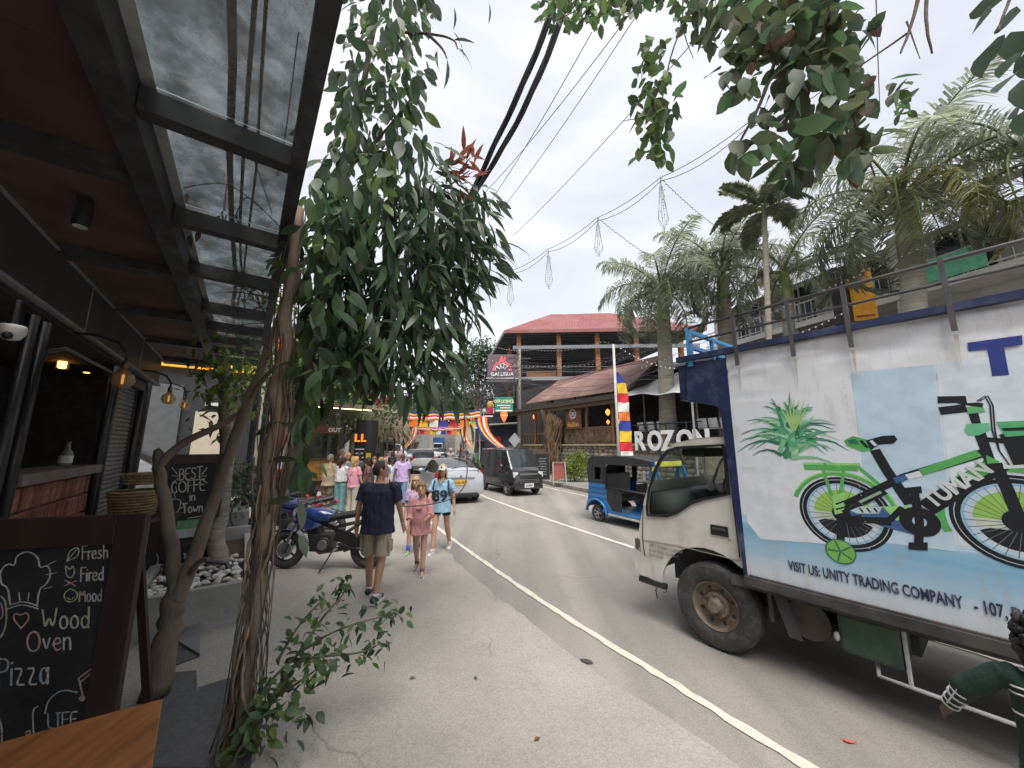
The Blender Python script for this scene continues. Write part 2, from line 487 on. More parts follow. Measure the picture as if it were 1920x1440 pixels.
# far pavement with a kerb
m_kerb = M('kerb_stone', (.3, .285, .26), .85, var=.2, scale=4, bump=.4, dirt=(.15, .14, .12))
m_pave = groundmat('pavement_concrete', (.25, .235, .21), (.33, .31, .28), grain=60, patch=.6)
kp = [p for p in offs(CL, 4.55) if p.y > 11 and p.y < 130]
kq = [p for p in offs(CL, 4.72) if p.y > 11 and p.y < 130]
n = min(len(kp), len(kq)); kp = kp[:n]; kq = kq[:n]
far = [p + Vector((9, 3, 0)) for p in kq]
struct(strip(kq, far, .13).build('pavement', m_pave))
ke = struct(MB().box((0, 0, -5), (.01, .01, .01)).build('kerb', m_kerb)) if False else None
kr = thing('kerb', None, None); del_keys = [kr.pop(k, None) for k in ('label', 'category')]; struct(kr)
s = 0; L = sum((a - c).length for a, c in zip(kp[:-1], kp[1:]))
while s < min(L, 60) - 1:
    a, t = interp(kp, s + .01); c, t = interp(kp, s + .985)
    w = Vector((t.y, -t.x, 0)) * .085
    MB().bar((a.x + w.x, a.y + w.y, .07 + rnd.uniform(-.006, .006)), (c.x + w.x, c.y + w.y, .07 + rnd.uniform(-.006, .006)), .17, .14).build('kerb_stone', m_kerb, kr)
    s += 1.0
# litter and patches on the tarmac
for (u, v, c_, r_, nm, lb) in [(1100, 1240, (.07, .06, .055), .035, 'tarmac_blot', 'dark flattened blot on the concrete near the white edge line'), (1592, 1390, (.6, .12, .06), .018, 'litter_scrap', 'small orange scrap of litter on the road by the edge line')]:
    p = gnd(u, v, .014); mb = MB()
    pts = [(r_ * rnd.uniform(.6, 1.3) * math.cos(k * .7) * 2.0, r_ * rnd.uniform(.5, 1.1) * math.sin(k * .7)) for k in range(9)]
    mb.poly(pts, [], p, (.9, -.4, 0), (.4, .9, 0), .004)
    tag(mb.build(nm, M(nm, c_, .8), origin=p), lb, 'litter' if 'litter' in nm else 'stain')
# ================================================================ FAR SIDE OF THE STREET: BUILDINGS
def corr(mb, a, b, c, d, n, amp=.03):
    """corrugated sheet a-b (eave) d-c (ridge); ribs run from eave to ridge"""
    a, b, c, d = map(Vector, (a, b, c, d)); nn = (b - a).cross(d - a).normalized()
    def fn(u, v):
        p = a.lerp(b, u).lerp(d.lerp(c, u), v)
        return p + nn * amp * math.sin(u * n * 2 * math.pi)
    return mb.grid(fn, n * 4 + 1, 2)
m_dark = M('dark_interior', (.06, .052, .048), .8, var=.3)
m_wood = M('dark_wood', (.11, .07, .045), .75, var=.35, scale=5, stretch=(6, 6, .6), bump=.3)
m_post = M('brown_post', (.2, .12, .07), .75, var=.35, scale=5, stretch=(5, 5, .7), bump=.3)
m_twig = M('twig', (.21, .135, .08), .85, var=.45, scale=3, bump=.3)
m_stone = M('wall_stone', (.26, .22, .17), .9, var=.3, scale=6, bump=.5)
m_white = M('white_paint', (.74, .73, .7), .6, var=.06, dirt=(.45, .43, .4), dscale=1.0)
m_lanternf = M('lantern_orange', (.75, .2, .05), .5, emit=(1, .28, .05), estr=.9)
m_brownroof = M('brown_roof_sheet', (.19, .1, .08), .55, var=.16, scale=1.5, dirt=(.36, .25, .2), dscale=.6)
m_redroof = M('red_roof_sheet', (.29, .105, .1), .55, var=.14, scale=1.2, dirt=(.33, .18, .165), dscale=.4)
m_grey = M('grey_metal', (.36, .37, .38), .5, var=.1, metal=.3)
m_steel = M('dark_steel', (.06, .062, .068), .5, var=.2, metal=.2)
m_letter = M('letter_white', (.78, .78, .77), .5, var=.04)

F = Wall((3.2, 24.0), -32)
GZ = 2.0   # terrace floor of the restaurant
# ---- restaurant with brown roof
rest = thing('restaurant', 'low timber restaurant with brown corrugated roof and woven twig panels', 'restaurant', F.pt(0, 0), 0)
sL, _ = F.sz(963, 800); sR, _ = F.sz(1168, 800)
sE0, sE1 = sL + .6, sR
# stone plinth: stones set proud of a mortar core, shared meshes
smin = -9.5; smax = sL + 1
a, bq = F.pt(smin, 0), F.pt(smax, 0)
mb = MB(); mb.bar(F.pt(smin, 1.0, .35), F.pt(smax, 1.0, .35), .6, 2.0); plinth = mb.build('stone_plinth', M('mortar', (.16, .14, .12), .9, bump=.3), rest, world=True)
stm = []
for k in range(6):
    mb = MB()
    mb.ell((0, 0, 0), (.5, .35, .5), 8, 5)
    q = mb.v
    rr = random.Random(k)
    mb.v = [Vector((max(-.46, min(.46, p.x * 1.25)), p.y, max(-.46, min(.46, p.z * 1.25)))) * (1 + rr.uniform(-.06, .06)) for p in q]
    me = mb.mesh('stone', M('wall_stone_%d' % (k % 3), [(.27, .23, .18), (.2, .17, .135), (.33, .285, .22)][k % 3], .9, var=.25, scale=5, bump=.5), smooth=40)
    stm.append(me)
axS = Matrix((F.d, F.n, Vector((0, 0, 1)))).transposed().to_4x4()
z = .14
rowi = 0
while z < 1.95:
    h = rnd.uniform(.17, .24); s = smin + rnd.uniform(0, .2)
    while s < 4.3:
        w = rnd.uniform(.22, .46)
        T = Matrix.Translation(F.pt(s + w / 2, z + h / 2, .05)) @ axS @ Matrix.Diagonal((w * 1.02, .22, h * 1.02, 1))
        inst('stone', stm[rnd.randrange(6)], plinth, mw=T)
        s += w + .015
    z += h + .012
MB().bar(F.pt(smin, GZ + .03, .12), F.pt(4.3, GZ + .03, .12), .5, .1).build('ledge', M('ledge_stone', (.42, .34, .22), .8, var=.2, bump=.3), rest, world=True)
# dark room behind, floor, posts
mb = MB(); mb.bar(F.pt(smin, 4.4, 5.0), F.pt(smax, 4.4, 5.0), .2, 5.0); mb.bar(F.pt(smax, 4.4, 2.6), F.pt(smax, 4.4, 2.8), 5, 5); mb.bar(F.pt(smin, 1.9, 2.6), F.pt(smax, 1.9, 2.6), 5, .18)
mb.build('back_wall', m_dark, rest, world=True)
for (u) in (972, 1002, 1098, 1147, 1164):
    s, _ = F.sz(u, 800)
    p = [F.pt(s + rnd.uniform(-.03, .03), GZ - .1 + k * .55, .1 + rnd.uniform(-.02, .02)) for k in range(6)]
    MB().tube(p, [.12, .11, .1, .1, .1, .11], 8).build('post', m_post, rest, smooth=True, world=True)
# woven twig railing panels: many thin sticks each joined into one panel
def twig_panel(s0, s1, z0, z1, n, seed):
    rr = random.Random(seed); mb = MB()
    for k in range(n):
        s = rr.uniform(s0, s1); z = rr.uniform(z0, z1); a_ = rr.gauss(0, .9); l = rr.uniform(.25, .6)
        e0 = (max(s0, min(s1, s - l * math.cos(a_))), max(z0, min(z1, z - l * math.sin(a_)))); e1 = (max(s0, min(s1, s + l * math.cos(a_))), max(z0, min(z1, z + l * math.sin(a_))))
        o1 = rr.uniform(.02, .14)
        md = ((e0[0] + e1[0]) / 2 + rr.uniform(-.05, .05), (e0[1] + e1[1]) / 2 + rr.uniform(-.05, .05))
        mb.tube([F.pt(e0[0], e0[1], o1), F.pt(md[0], md[1], o1 - .04), F.pt(e1[0], e1[1], o1)], rr.uniform(.012, .024), 4)
    mb.bar(F.pt(s0, (z0 + z1) / 2, .16), F.pt(s1, (z0 + z1) / 2, .16), .02, z1 - z0)
    o = mb.build('twig_panel', m_twig, rest, world=True); o['kind'] = 'stuff'
    MB().tube([F.pt(s0, z1 + .02, .06), F.pt((s0 + s1) / 2, z1 + .04, .06), F.pt(s1, z1 + .02, .06)], .055, 7).build('handrail', m_post, rest, smooth=True, world=True)
sa = lambda u: F.sz(u, 815)[0]
twig_panel(sa(1149), sa(1100), GZ + .08, GZ + 1.0, 420, 1)
twig_panel(sa(1097), sa(1057), GZ + .08, GZ + 1.0, 360, 2)
# left bay: wooden balustrade
s0, s1 = sa(1024), sa(974)
for k in range(9):
    s = s0 + (s1 - s0) * (k + .5) / 9
    MB().bar(F.pt(s, GZ - .2, .08), F.pt(s + .05, GZ + .75, .08), .1, .07, up=(.5, .8, 0)).build('baluster', m_wood, rest, world=True)
for zz in (GZ - .25, GZ + .8): MB().bar(F.pt(s0, zz, .08), F.pt(s1, zz, .08), .12, .09).build('rail', m_post, rest, world=True)
MB().bar(F.pt(s0, GZ - .8, .02), F.pt(s1, GZ - .8, .02), .2, .9).build('dado', M('dado_brown', (.22, .14, .085), .8, var=.3), rest, world=True)
# eave beam, thatch-dark skirt and roof sheet
ez0 = F.sz(1141, 752)[1]
mb = MB(); mb.bar(F.pt(sE1 + .1, ez0 - .12, -.5), F.pt(sE0 + 1.6, ez0 - .1, -.5), .12, .24); mb.build('eave_beam', m_wood, rest, world=True)
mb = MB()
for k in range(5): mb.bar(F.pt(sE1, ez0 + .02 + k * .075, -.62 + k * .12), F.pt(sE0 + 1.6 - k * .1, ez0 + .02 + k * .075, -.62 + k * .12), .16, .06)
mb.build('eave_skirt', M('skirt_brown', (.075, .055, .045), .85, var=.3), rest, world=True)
r0 = F.px(1171, 731, 0); r1 = F.px(985, 757, 0)
W2 = Wall(F.pt(0, 0, 3.4)[:2], -32)
r2 = W2.px(1044, 716); r3 = W2.px(1243, 667)
mb = MB(); corr(mb, r0, r1, r2, r3, 44, .035); mb.build('roof', m_brownroof, rest, smooth=True, world=True)
mb = MB(); mb.tube([r3, r2], .09, 8); mb.build('ridge_cap', m_brownroof, rest, world=True)
mb = MB(); mb.bar(r0 + Vector((0, 0, -.06)), r3 + Vector((0, 0, -.06)), .1, .16); mb.build('bargeboard', m_wood, rest, world=True)
back = Wall(F.pt(0, 0, 6.5)[:2], -32)
mb = MB(); corr(mb, r3, r2, back.pt(F.sz(1044, 716)[0] - 1, r2.z - 1.2), back.pt(-5, r3.z - 1.2), 30, .035); mb.build('rear_roof', m_brownroof, rest, smooth=True, world=True)
mb = MB(); mb.poly([(0, 0), (6.4, 0), (3.3, r3.z - r0.z)], [], r0 + F.d * .35 + Vector((0, 0, -.05)), F.n, (0, 0, 1), .06); mb.build('gable', m_wood, rest, world=True)
# pendant lanterns under the eave (drop shaped)
for (u, v) in [(992, 781), (1015, 781), (1043, 794), (1128, 772), (1113, 790), (1134, 789)]:
    a_, z_ = F.sz(u, v); dd = .5 if v < 785 else 1.2
    o = F.pt(a_, z_, dd); h = .17 if v < 786 else .12
    lb = thing('pendant_lantern', {992: 'orange teardrop lantern hanging at the far left end of the restaurant eave', 1015: 'orange teardrop lantern hanging just left of the twig arch', 1043: 'orange lantern glowing inside the twig arch', 1128: 'bright orange lantern hanging over the right twig panel', 1113: 'small dim lantern deep behind the right twig panel, left of a pair', 1134: 'small dim lantern deep behind the right twig panel, right of a pair'}[u], 'lantern', o, 0, 'lanterns of the restaurant')
    MB().lathe([(.01, -h * 1.2), (h * .55, -h * .7), (h * .8, -.1 * h), (h * .7, h * .5), (h * .2, h), (.02, h * 1.15)], 10).build('shade', m_lanternf, lb, smooth=True)
    MB().tube([(0, 0, h), (0, 0, h + .7)], .012, 5).build('cord', m_steel, lb)
# entrance arch of twisted vine
arch = thing('twig_arch', 'twisted brown vine arch over the restaurant entrance', 'arch', F.px(1040, 872), 0)
mb = MB(); rr = random.Random(5)
for k in range(150):
    t = rr.random(); q = rr.uniform(-1, 1)
    u0 = 1041 + q * 11; 
    pts = []
    top_u = 1028 + (t ** 1.3) * 36; top_v = 766 + abs(t - .35) * 40
    tw = rr.uniform(-1, 1)
    for j in range(7):
        w = j / 6
        uu = u0 + (top_u - u0) * w ** 2.1 + math.sin(w * 5 + tw * 6) * 2.2
        vv = 872 + (top_v - 872) * w
        pts.append(F.px(uu, vv, -.45 + rr.uniform(-.14, .14) + q * q * .22))
    mb.tube(pts, [rr.uniform(.02, .045)] * 7, 5)
o = mb.build('vine_stems', m_twig, arch, smooth=True, world=True); o['kind'] = 'stuff'
mb = MB()
mb.tube([F.px(1040, 875, -.35), F.px(1038, 820, -.35), F.px(1033, 785, -.35), F.px(1030, 768, -.35)], [.3, .27, .27, .35], 9); mb.build('trunk_core', M('arch_core', (.1, .065, .04), .9, var=.4, scale=3, bump=.5), arch, smooth=True, world=True)
# sign RoZon
sg = thing('restaurant_sign', 'brown wooden RoZon sign board with round white emblem', 'sign', F.px(1078, 783, -.1))
aa, zt = F.sz(1063, 762); bb, zb = F.sz(1093, 803)
mb = MB(); mb.bar(F.pt(aa, (zt + zb) / 2, -.12), F.pt(bb, (zt + zb) / 2, -.12), .07, zt - zb); mb.build('board', M('sign_brown', (.2, .07, .03), .5, var=.25, scale=3, stretch=(1, 1, 5)), sg, world=True, bevel=.01)
lx = -F.d; up = Vector((0, 0, 1))
cc = F.pt((aa + bb) / 2, zb + (zt - zb) * .63, -.165)
mb = MB(); ring = lambda r, n=24: [(r * math.cos(2 * math.pi * k / n), r * math.sin(2 * math.pi * k / n)) for k in range(n)]
mb.poly(ring(.3), [ring(.22)], cc, lx, up, .008); mb.poly([(-.13, .1), (.13, .1), (.13, .03), (-.02, -.04), (.13, -.04), (.13, -.11), (-.13, -.11), (-.13, -.04), (.02, .03), (-.13, .03)], [], cc, lx, up, .008)
for k in range(16): mb.poly([(.31 * math.cos(k * .3927 + t), .31 * math.sin(k * .3927 + t)) if t else (.37 * math.cos(k * .3927), .37 * math.sin(k * .3927)) for t in (-.09, 0, .09)], [], cc, lx, up, .008)
mb.build('emblem', m_letter, sg, world=True)
text('lettering', 'RoZon', .36, M('gold_letter', (.75, .42, .1), .4), F.pt((aa + bb) / 2, zb + .14, -.16), lx, up, sg, align='CENTER', bold=.012)
# big white letters on the ledge
sR0, zR0 = F.sz(1197, 843); sR1, zR1 = F.sz(1197, 809)
lt = thing('terrace_letters', 'tall white block letters reading ROZON on the terrace wall', 'letters', F.pt(sR0, zR0))
x = 0
for ch in 'ROZON':
    o = text('letter', ch, (zR1 - zR0) / .71, m_letter, F.pt(sR0 - x, zR0, -.25), lx, up, lt, ext=.05, xs=.78, bold=.035)
    x += .78 if ch != 'N' else .85
# terrace part: white stretched canopy, railing, white chairs, dark back
can = thing('fabric_canopy', 'pale grey stretched fabric canopy over the terrace beside the brown roof', 'canopy', F.px(1230, 735, -.2))
W1 = Wall(F.pt(0, 0, -.6)[:2], -32)
c0 = W1.px(1165, 741); c1 = W1.px(1296, 737); c2 = Wall(F.pt(0, 0, 2.2)[:2], -32).px(1300, 688); c3 = Wall(F.pt(0, 0, 2.2)[:2], -32).px(1205, 722)
c4 = c1 - F.d * 7; c5 = c2 - F.d * 7
def sag(u, v): 
    p = (c0.lerp(c1, u).lerp(c3.lerp(c2, u), v)); return p + Vector((0, 0, -.35 * math.sin(u * math.pi) * math.sin(v * math.pi) - .05 * math.sin(u * 14)))
mb = MB(); mb.grid(sag, 20, 8); mb.grid(lambda u, v: c1.lerp(c4, u).lerp(c2.lerp(c5, u), v) + Vector((0, 0, -.3 * math.sin(u * 3.1416 * 2) ** 2 * math.sin(v * 3.14))), 20, 8)
mb.build('fabric', M('canopy_fabric', (.5, .5, .5), .8, var=.1, scale=2), can, smooth=True, world=True)
for pp in (c0, c1, c2, c3): MB().tube([pp, (pp.x, pp.y, .1)], .045, 7).build('mast', m_grey, can, world=True)
rl = thing('terrace_railing', 'dark metal terrace railing above the white letters', 'railing', F.pt(-3, GZ))
for zz in (GZ + .55, GZ + 1.05): MB().tube([F.pt(-9.4, zz, .3), F.pt(sa(1160), zz, .3)], .03, 6).build('rail', m_steel, rl, world=True)
for k in range(9):
    s = -9.2 + (sa(1160) + 9.2) * k / 8; MB().tube([F.pt(s, GZ, .3), F.pt(s, GZ + 1.05, .3)], .03, 6).build('post', m_steel, rl, world=True)
def chair_proto():
    t = thing('terrace_chair', 'x', 'chair', (0, 0, 0), 0, 'white chairs on the terrace')
    w = M('chair_white', (.55, .56, .57), .5)
    MB().grid(lambda u, v: ((u - .5) * .44, .2 + .06 * (1 - (2 * u - 1) ** 2) + v * .06, .5 + v * .42), 7, 5).build('backrest', w, t, smooth=True)
    MB().box((0, 0, .46), (.44, .44, .04)).build('seat', w, t, bevel=.01)
    for x in (-.19, .19):
        for y in (-.19, .19): MB().tube([(x, y, .46), (x * 1.15, y * 1.15, 0)], .018, 5).build('leg', m_steel, t)
    return t
chp = chair_proto()
names = ['first', 'second', 'third', 'fourth', 'fifth', 'sixth']
for k, u in enumerate([1186, 1203, 1223, 1300, 1322, 1345]):
    s, _ = F.sz(u, 800)
    o = chp if k == 0 else copy_tree(chp)
    o.location = F.pt(s, GZ + .28, .9); o.rotation_euler = (0, 0, math.atan2(F.d.y, F.d.x) + rnd.uniform(-.1, .1))
    o['label'] = 'white terrace chair, %s from the left behind the ROZON letters' % names[k]
# ---- Galleria building with the red roof
GA = Vector((-.75, 34.5, 0)); GX = Vector((.995, -.05, 0)).normalized(); GY = Vector((-.19, .98, 0)).normalized()
gp = lambda a, d, z: GA + GX * a + GY * d + Vector((0, 0, z))
gal = thing('galleria_building', 'open fronted two storey building under a large red hipped roof', 'building', GA)
EZ = 13.2
hp = [gp(0, 0, EZ), gp(19.5, 0, EZ), gp(19.5, 13.5, EZ), gp(0, 13.5, EZ)]
ra, rb = gp(6.6, 6.5, EZ + 3.9), gp(13.4, 6.5, EZ + 3.9)
mb = MB(); corr(mb, hp[0], hp[1], rb, ra, 52, .075); mb.build('roof', m_redroof, gal, smooth=True, world=True)
mb = MB(); corr(mb, hp[3], hp[0], ra, ra, 46, .03); mb.build('roof', m_redroof, gal, smooth=True, world=True)
mb = MB(); corr(mb, hp[1], hp[2], rb, rb, 46, .03); corr(mb, hp[2], hp[3], ra, rb, 46, .03); mb.build('roof', m_redroof, gal, smooth=True, world=True)
for i in range(4):
    a_, b_ = hp[i], hp[(i + 1) % 4]
    MB().bar(a_ + Vector((0, 0, -.12)), b_ + Vector((0, 0, -.12)), .14, .32).build('fascia', m_redroof if i == 0 else m_grey, gal, world=True)
m_soff = M('soffit_grey', (.115, .135, .165), .7, var=.15)
mb = MB(); mb.quad(*[p + Vector((0, 0, -.1)) for p in (gp(.1, .1, EZ), gp(19.4, .1, EZ), gp(19.4, 13.4, EZ), gp(.1, 13.4, EZ))]); mb.build('soffit', m_soff, gal, world=True)
for k in range(14): MB().bar(gp(.3, .5 + k, EZ - .22), gp(19.2, .5 + k, EZ - .22), .1, .16).build('rafter', M('rafter_grey', (.16, .18, .2), .6), gal, world=True)
z0, z1, z2 = 5.2, 8.4, 10.6
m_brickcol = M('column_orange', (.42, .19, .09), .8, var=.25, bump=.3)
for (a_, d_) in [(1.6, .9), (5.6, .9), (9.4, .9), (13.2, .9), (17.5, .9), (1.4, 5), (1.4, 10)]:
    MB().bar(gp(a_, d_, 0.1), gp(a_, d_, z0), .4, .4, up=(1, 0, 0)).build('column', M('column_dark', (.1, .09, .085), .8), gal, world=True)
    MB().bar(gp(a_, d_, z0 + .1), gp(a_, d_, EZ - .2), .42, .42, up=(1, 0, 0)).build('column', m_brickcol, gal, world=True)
for zz in (z0, z1): MB().bar(gp(1.2, 6.5, zz), gp(18.6, 6.5, zz), 12, .35).build('floor_slab', M('slab_grey', (.3, .3, .3), .8, dirt=(.16, .15, .14)), gal, world=True)
MB().bar(gp(.9, .3, z2 + .9), gp(18.9, .3, z2 + .9), .25, .34).build('canopy_beam', M('beam_pale', (.22, .23, .25), .6), gal, world=True)
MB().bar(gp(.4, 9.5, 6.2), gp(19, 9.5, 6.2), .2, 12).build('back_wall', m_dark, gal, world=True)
for zz in (z1 + .65, z1 + 1.15): MB().tube([gp(1, .5, zz), gp(18.8, .5, zz)], .035, 5).build('rail', m_steel, gal, world=True)
for k in range(44):
    MB().tube([gp(1.1 + k * .4, .5, z1 + .1), gp(1.1 + k * .4, .5, z1 + 1.15)], .018, 4).build('baluster', m_steel, gal, world=True)
for k in range(8):   # tables of bright bottles on the upper floor shelf
    pass
MB().bar(gp(2.5, 1.5, z1 + .6), gp(5.5, 1.5, z1 + .6), .4, .7).build('bar_counter', M('bar_wood', (.3, .14, .06), .6), gal, world=True)
# lower storey dark shop front, red door
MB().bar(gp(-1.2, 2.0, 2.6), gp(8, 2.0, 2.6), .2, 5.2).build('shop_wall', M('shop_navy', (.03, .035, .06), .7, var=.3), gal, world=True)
MB().bar(gp(-.55, 1.75, 1.5), gp(.0, 1.75, 1.5), .12, 2.7).build('door', M('door_red', (.3, .02, .03), .5), gal, world=True)
MB().bar(gp(-1.1, 1.6, 4.0), gp(2.8, 1.2, 4.2), 1.6, .1).build('shop_awning', M('awning_cream', (.5, .46, .38), .8), gal, world=True)
# rooftop sign GALLERIA
def panel(name, label, px, y, mat, th=.08, frame=None):
    (u0, v0, u1, v1) = px
    a_, c_ = at(u0, v1, y), at(u1, v0, y)
    t = thing(name, label, 'sign', ((a_.x + c_.x) / 2, y, a_.z))
    MB().box(((a_.x + c_.x) / 2, y, (a_.z + c_.z) / 2), (c_.x - a_.x, th, c_.z - a_.z)).build('panel', mat, t, world=True, bevel=.02)
    return t, a_, c_
XX, ZZ = Vector((1, 0, 0)), Vector((0, 0, 1))
gs, a_, c_ = panel('rooftop_sign', 'dusky purple rooftop sign reading GALLERIA with red fruit slice emblem', (914, 665, 969, 717), 33.2, M('sign_mauve', (.16, .11, .13), .5, var=.12))
cx, w_, h_ = (a_.x + c_.x) / 2, c_.x - a_.x, c_.z - a_.z
m_neon = M('neon_red', (.7, .05, .07), .4, emit=(1, .06, .08), estr=.8)
o_ = Vector((cx, 33.13, a_.z + h_ * .42)); mb = MB(); Rr = h_ * .33
arc = lambda r, n=18: [(r * math.cos(math.pi * k / n), r * math.sin(math.pi * k / n)) for k in range(n + 1)]
mb.poly(arc(Rr) + arc(Rr * .9)[::-1], [], o_, XX, ZZ, .02)
mb.poly([(-.1 * h_, Rr), (-.02 * h_, Rr * 1.6), (0.03 * h_, Rr * 1.15), (.1 * h_, Rr * 1.5), (.1 * h_, Rr)], [], o_, XX, ZZ, .02)
mb.build('fruit_outline', m_neon, gs, world=True)
mb = MB(); mb.poly(arc(Rr * .8) + arc(Rr * .72)[::-1], [], o_, XX, ZZ, .02)
for k in range(1, 5):
    t = math.pi * k / 5; d_ = Vector((math.cos(t), math.sin(t))); e_ = Vector((-d_.y, d_.x)) * .02 * h_
    mb.poly([tuple(d_ * Rr * .25 + e_), tuple(d_ * Rr * .25 - e_), tuple(d_ * Rr * .74 - e_), tuple(d_ * Rr * .74 + e_)], [], o_, XX, ZZ, .02)
mb.build('fruit_segments', m_letter, gs, world=True)
text('lettering', 'GALLERIA', h_ * .17, m_letter, (cx, 33.12, a_.z + h_ * .23), XX, ZZ, gs, align='CENTER', bold=.014, ext=.01, sp=1.1)
text('small_lettering', 'ROOFTOP KITCHEN COCKTAIL BAR', h_ * .068, m_letter, (cx, 33.12, a_.z + h_ * .12), XX, ZZ, gs, align='CENTER', bold=.006, ext=.01)
for x in (a_.x + .3, c_.x - .3): MB().tube([(x, 33.35, a_.z - 1.5), (x, 33.35, c_.z - .2)], .06, 6).build('bracket', m_steel, gs, world=True)
# OFF-LICENCE sign and neighbours on a steel pole
pole = thing('utility_pole', 'grey steel utility pole beside the green sign', 'pole', at(975, 800, 27.5) * 1.0)
pb = at(975, 835, 27.5)
MB().tube([(pb.x, 27.5, .1), (pb.x, 27.5, at(975, 655, 27.5).z)], [.12, .09], 10).build('shaft', M('pole_concrete', (.25, .245, .235), .8, var=.15), pole, smooth=True, world=True)
for v in (672, 690, 712): MB().bar((pb.x - .9, 27.5, at(975, v, 27.5).z), (pb.x + .9, 27.5, at(975, v, 27.5).z), .08, .1).build('cross_arm', m_steel, pole, world=True)
ol, a_, c_ = panel('off_licence_sign', 'green hanging sign reading OFF-LICENCE', (928, 745, 962, 773), 27.2, M('sign_green', (.02, .26, .16), .5))
h_ = c_.z - a_.z; cx = (a_.x + c_.x) / 2
text('lettering', 'OFF-LICENCE', h_ * .3, M('letter_cream', (.8, .74, .5), .5), (cx, 27.14, a_.z + h_ * .62), XX, ZZ, ol, align='CENTER', bold=.012, xs=.72, ext=.01)
for k in range(2): MB().box((cx + .1 * k, 27.14, a_.z + h_ * (.45 - .16 * k)), ((c_.x - a_.x) * (.75 - .2 * k), .02, h_ * .07)).build('print_line', m_letter, ol, world=True)
MB().box((cx, 27.13, a_.z + h_ * .1), ((c_.x - a_.x) * .9, .02, h_ * .1)).build('stripe', m_letter, ol, world=True)
MB().bar((cx, 27.2, c_.z + .05), (pb.x, 27.5, c_.z + .1), .05, .05).build('arm', m_steel, ol, world=True)
dp = at(945, 782, 26.8); dr = thing('drop_sign', 'orange teardrop shaped lamp sign below the green sign', 'sign', dp)
prof = [(.0, -.42), (.16, -.15), (.27, .12), (.27, .26), (.17, .36), (0, .4), (-.17, .36), (-.27, .26), (-.27, .12), (-.16, -.15)]
MB().poly(prof, [], (0, .08, 0), XX, ZZ, .12).build('panel', M('drop_orange', (.75, .14, .05), .5, emit=(1, .2, .05), estr=.35), dr, bevel=.02)
MB().box((0, -.06, .1), (.26, .02, .05)).build('mark', m_letter, dr)
bs, a_, c_ = panel('bar_sign', 'black bar sign with a red and gold figure above, left of the green sign', (907, 775, 926, 791), 27.6, M('sign_black', (.015, .015, .018), .5))
MB().box(((a_.x + c_.x) / 2, 27.54, c_.z - .22), ((c_.x - a_.x) * .85, .02, .1)).build('print_line', m_letter, bs, world=True)
mb = MB(); cx = (a_.x + c_.x) / 2
mb.box((cx + .1, 27.6, c_.z + .2), (.5, .2, .5)); mb.cur = 1; mb.ell((cx + .1, 27.6, c_.z + .65), (.25, .15, .3)); mb.cur = 2; mb.ell((cx - .35, 27.6, c_.z + .15), (.2, .12, .2))
mb.build('figure', [M('fig_red', (.4, .02, .05), .5), M('fig_gold', (.6, .35, .08), .4), M('fig_grey', (.4, .4, .4), .5)], bs, world=True)
for (px_, y_, lb, cc_) in [((887, 789, 895, 796), 27.5, 'small magenta shop sign hanging left of the black bar sign', (.35, .04, .12)), ((885, 797, 895, 804), 27.5, 'small lilac and white board under the magenta shop sign', (.6, .5, .65))]:
    panel('shop_sign', lb, px_, y_, M('shopsign%d' % px_[0], cc_, .5))
# diamond road sign by the restaurant
ds = thing('diamond_sign', 'grey back of a diamond road sign at the restaurant corner', 'sign', at(965, 835, 25))
p_ = at(965, 825, 25)
MB().poly([(0, -.5), (.42, 0), (0, .5), (-.42, 0)], [], p_, XX, ZZ, .03).build('plate', m_grey, ds, world=True)
MB().tube([(p_.x, 25.05, .1), (p_.x, 25.05, p_.z + .3)], .035, 6).build('post', m_grey, ds, world=True)
# ---- white building on the far right
WB = Wall((16.2, 16.6), -20)
wb = thing('white_building', 'white three storey building with balconies behind the palms', 'building', WB.pt(0, 0))
mb = MB(); mb.bar(WB.pt(-12, 5.6, 4.2), WB.pt(8, 5.6, 4.2), 6, 11.2); mb.build('wall', M('wall_white', (.62, .62, .6), .8, var=.06, dirt=(.42, .41, .38), dscale=.6), wb, world=True)
for z_ in (4.6, 8.3): MB().bar(WB.pt(-12, z_, .5), WB.pt(8, z_, .5), 1.6, .3).build('balcony_slab', m_white, wb, world=True)
for zf in (4.75, 8.45):
    MB().tube([WB.pt(-12, zf + 1.0, -.2), WB.pt(8, zf + 1.0, -.2)], .04, 6).build('handrail', m_white, wb, world=True)
    MB().tube([WB.pt(-12, zf + .15, -.2), WB.pt(8, zf + .15, -.2)], .03, 6).build('handrail', m_white, wb, world=True)
    for k in range(66): MB().tube([WB.pt(-12 + k * .305, zf, -.2), WB.pt(-12 + k * .305, zf + 1, -.2)], .018, 4).build('baluster', m_white, wb, world=True)
    for k in range(6):
        s = -10.5 + k * 3.1
        MB().bar(WB.pt(s, zf + 1.3, 1.17), WB.pt(s + 1.6, zf + 1.3, 1.17), .06, 2.3).build('window', M('window_dark', (.03, .04, .045), .15), wb, world=True)
        f = MB()
        for q in (0, .8, 1.6): f.bar(WB.pt(s + q, zf + .15, 1.12), WB.pt(s + q, zf + 2.45, 1.12), .06, .06, up=(1, 0, 0))
        f.bar(WB.pt(s, zf + 2.45, 1.12), WB.pt(s + 1.6, zf + 2.45, 1.12), .07, .07); f.build('window_frame', m_white, wb, world=True)
for k in range(5): MB().bar(WB.pt(-11 + k * 4.5, 0, -.1), WB.pt(-11 + k * 4.5, 11, -.1), .35, .35, up=(1, 0, 0)).build('column', m_white, wb, world=True)
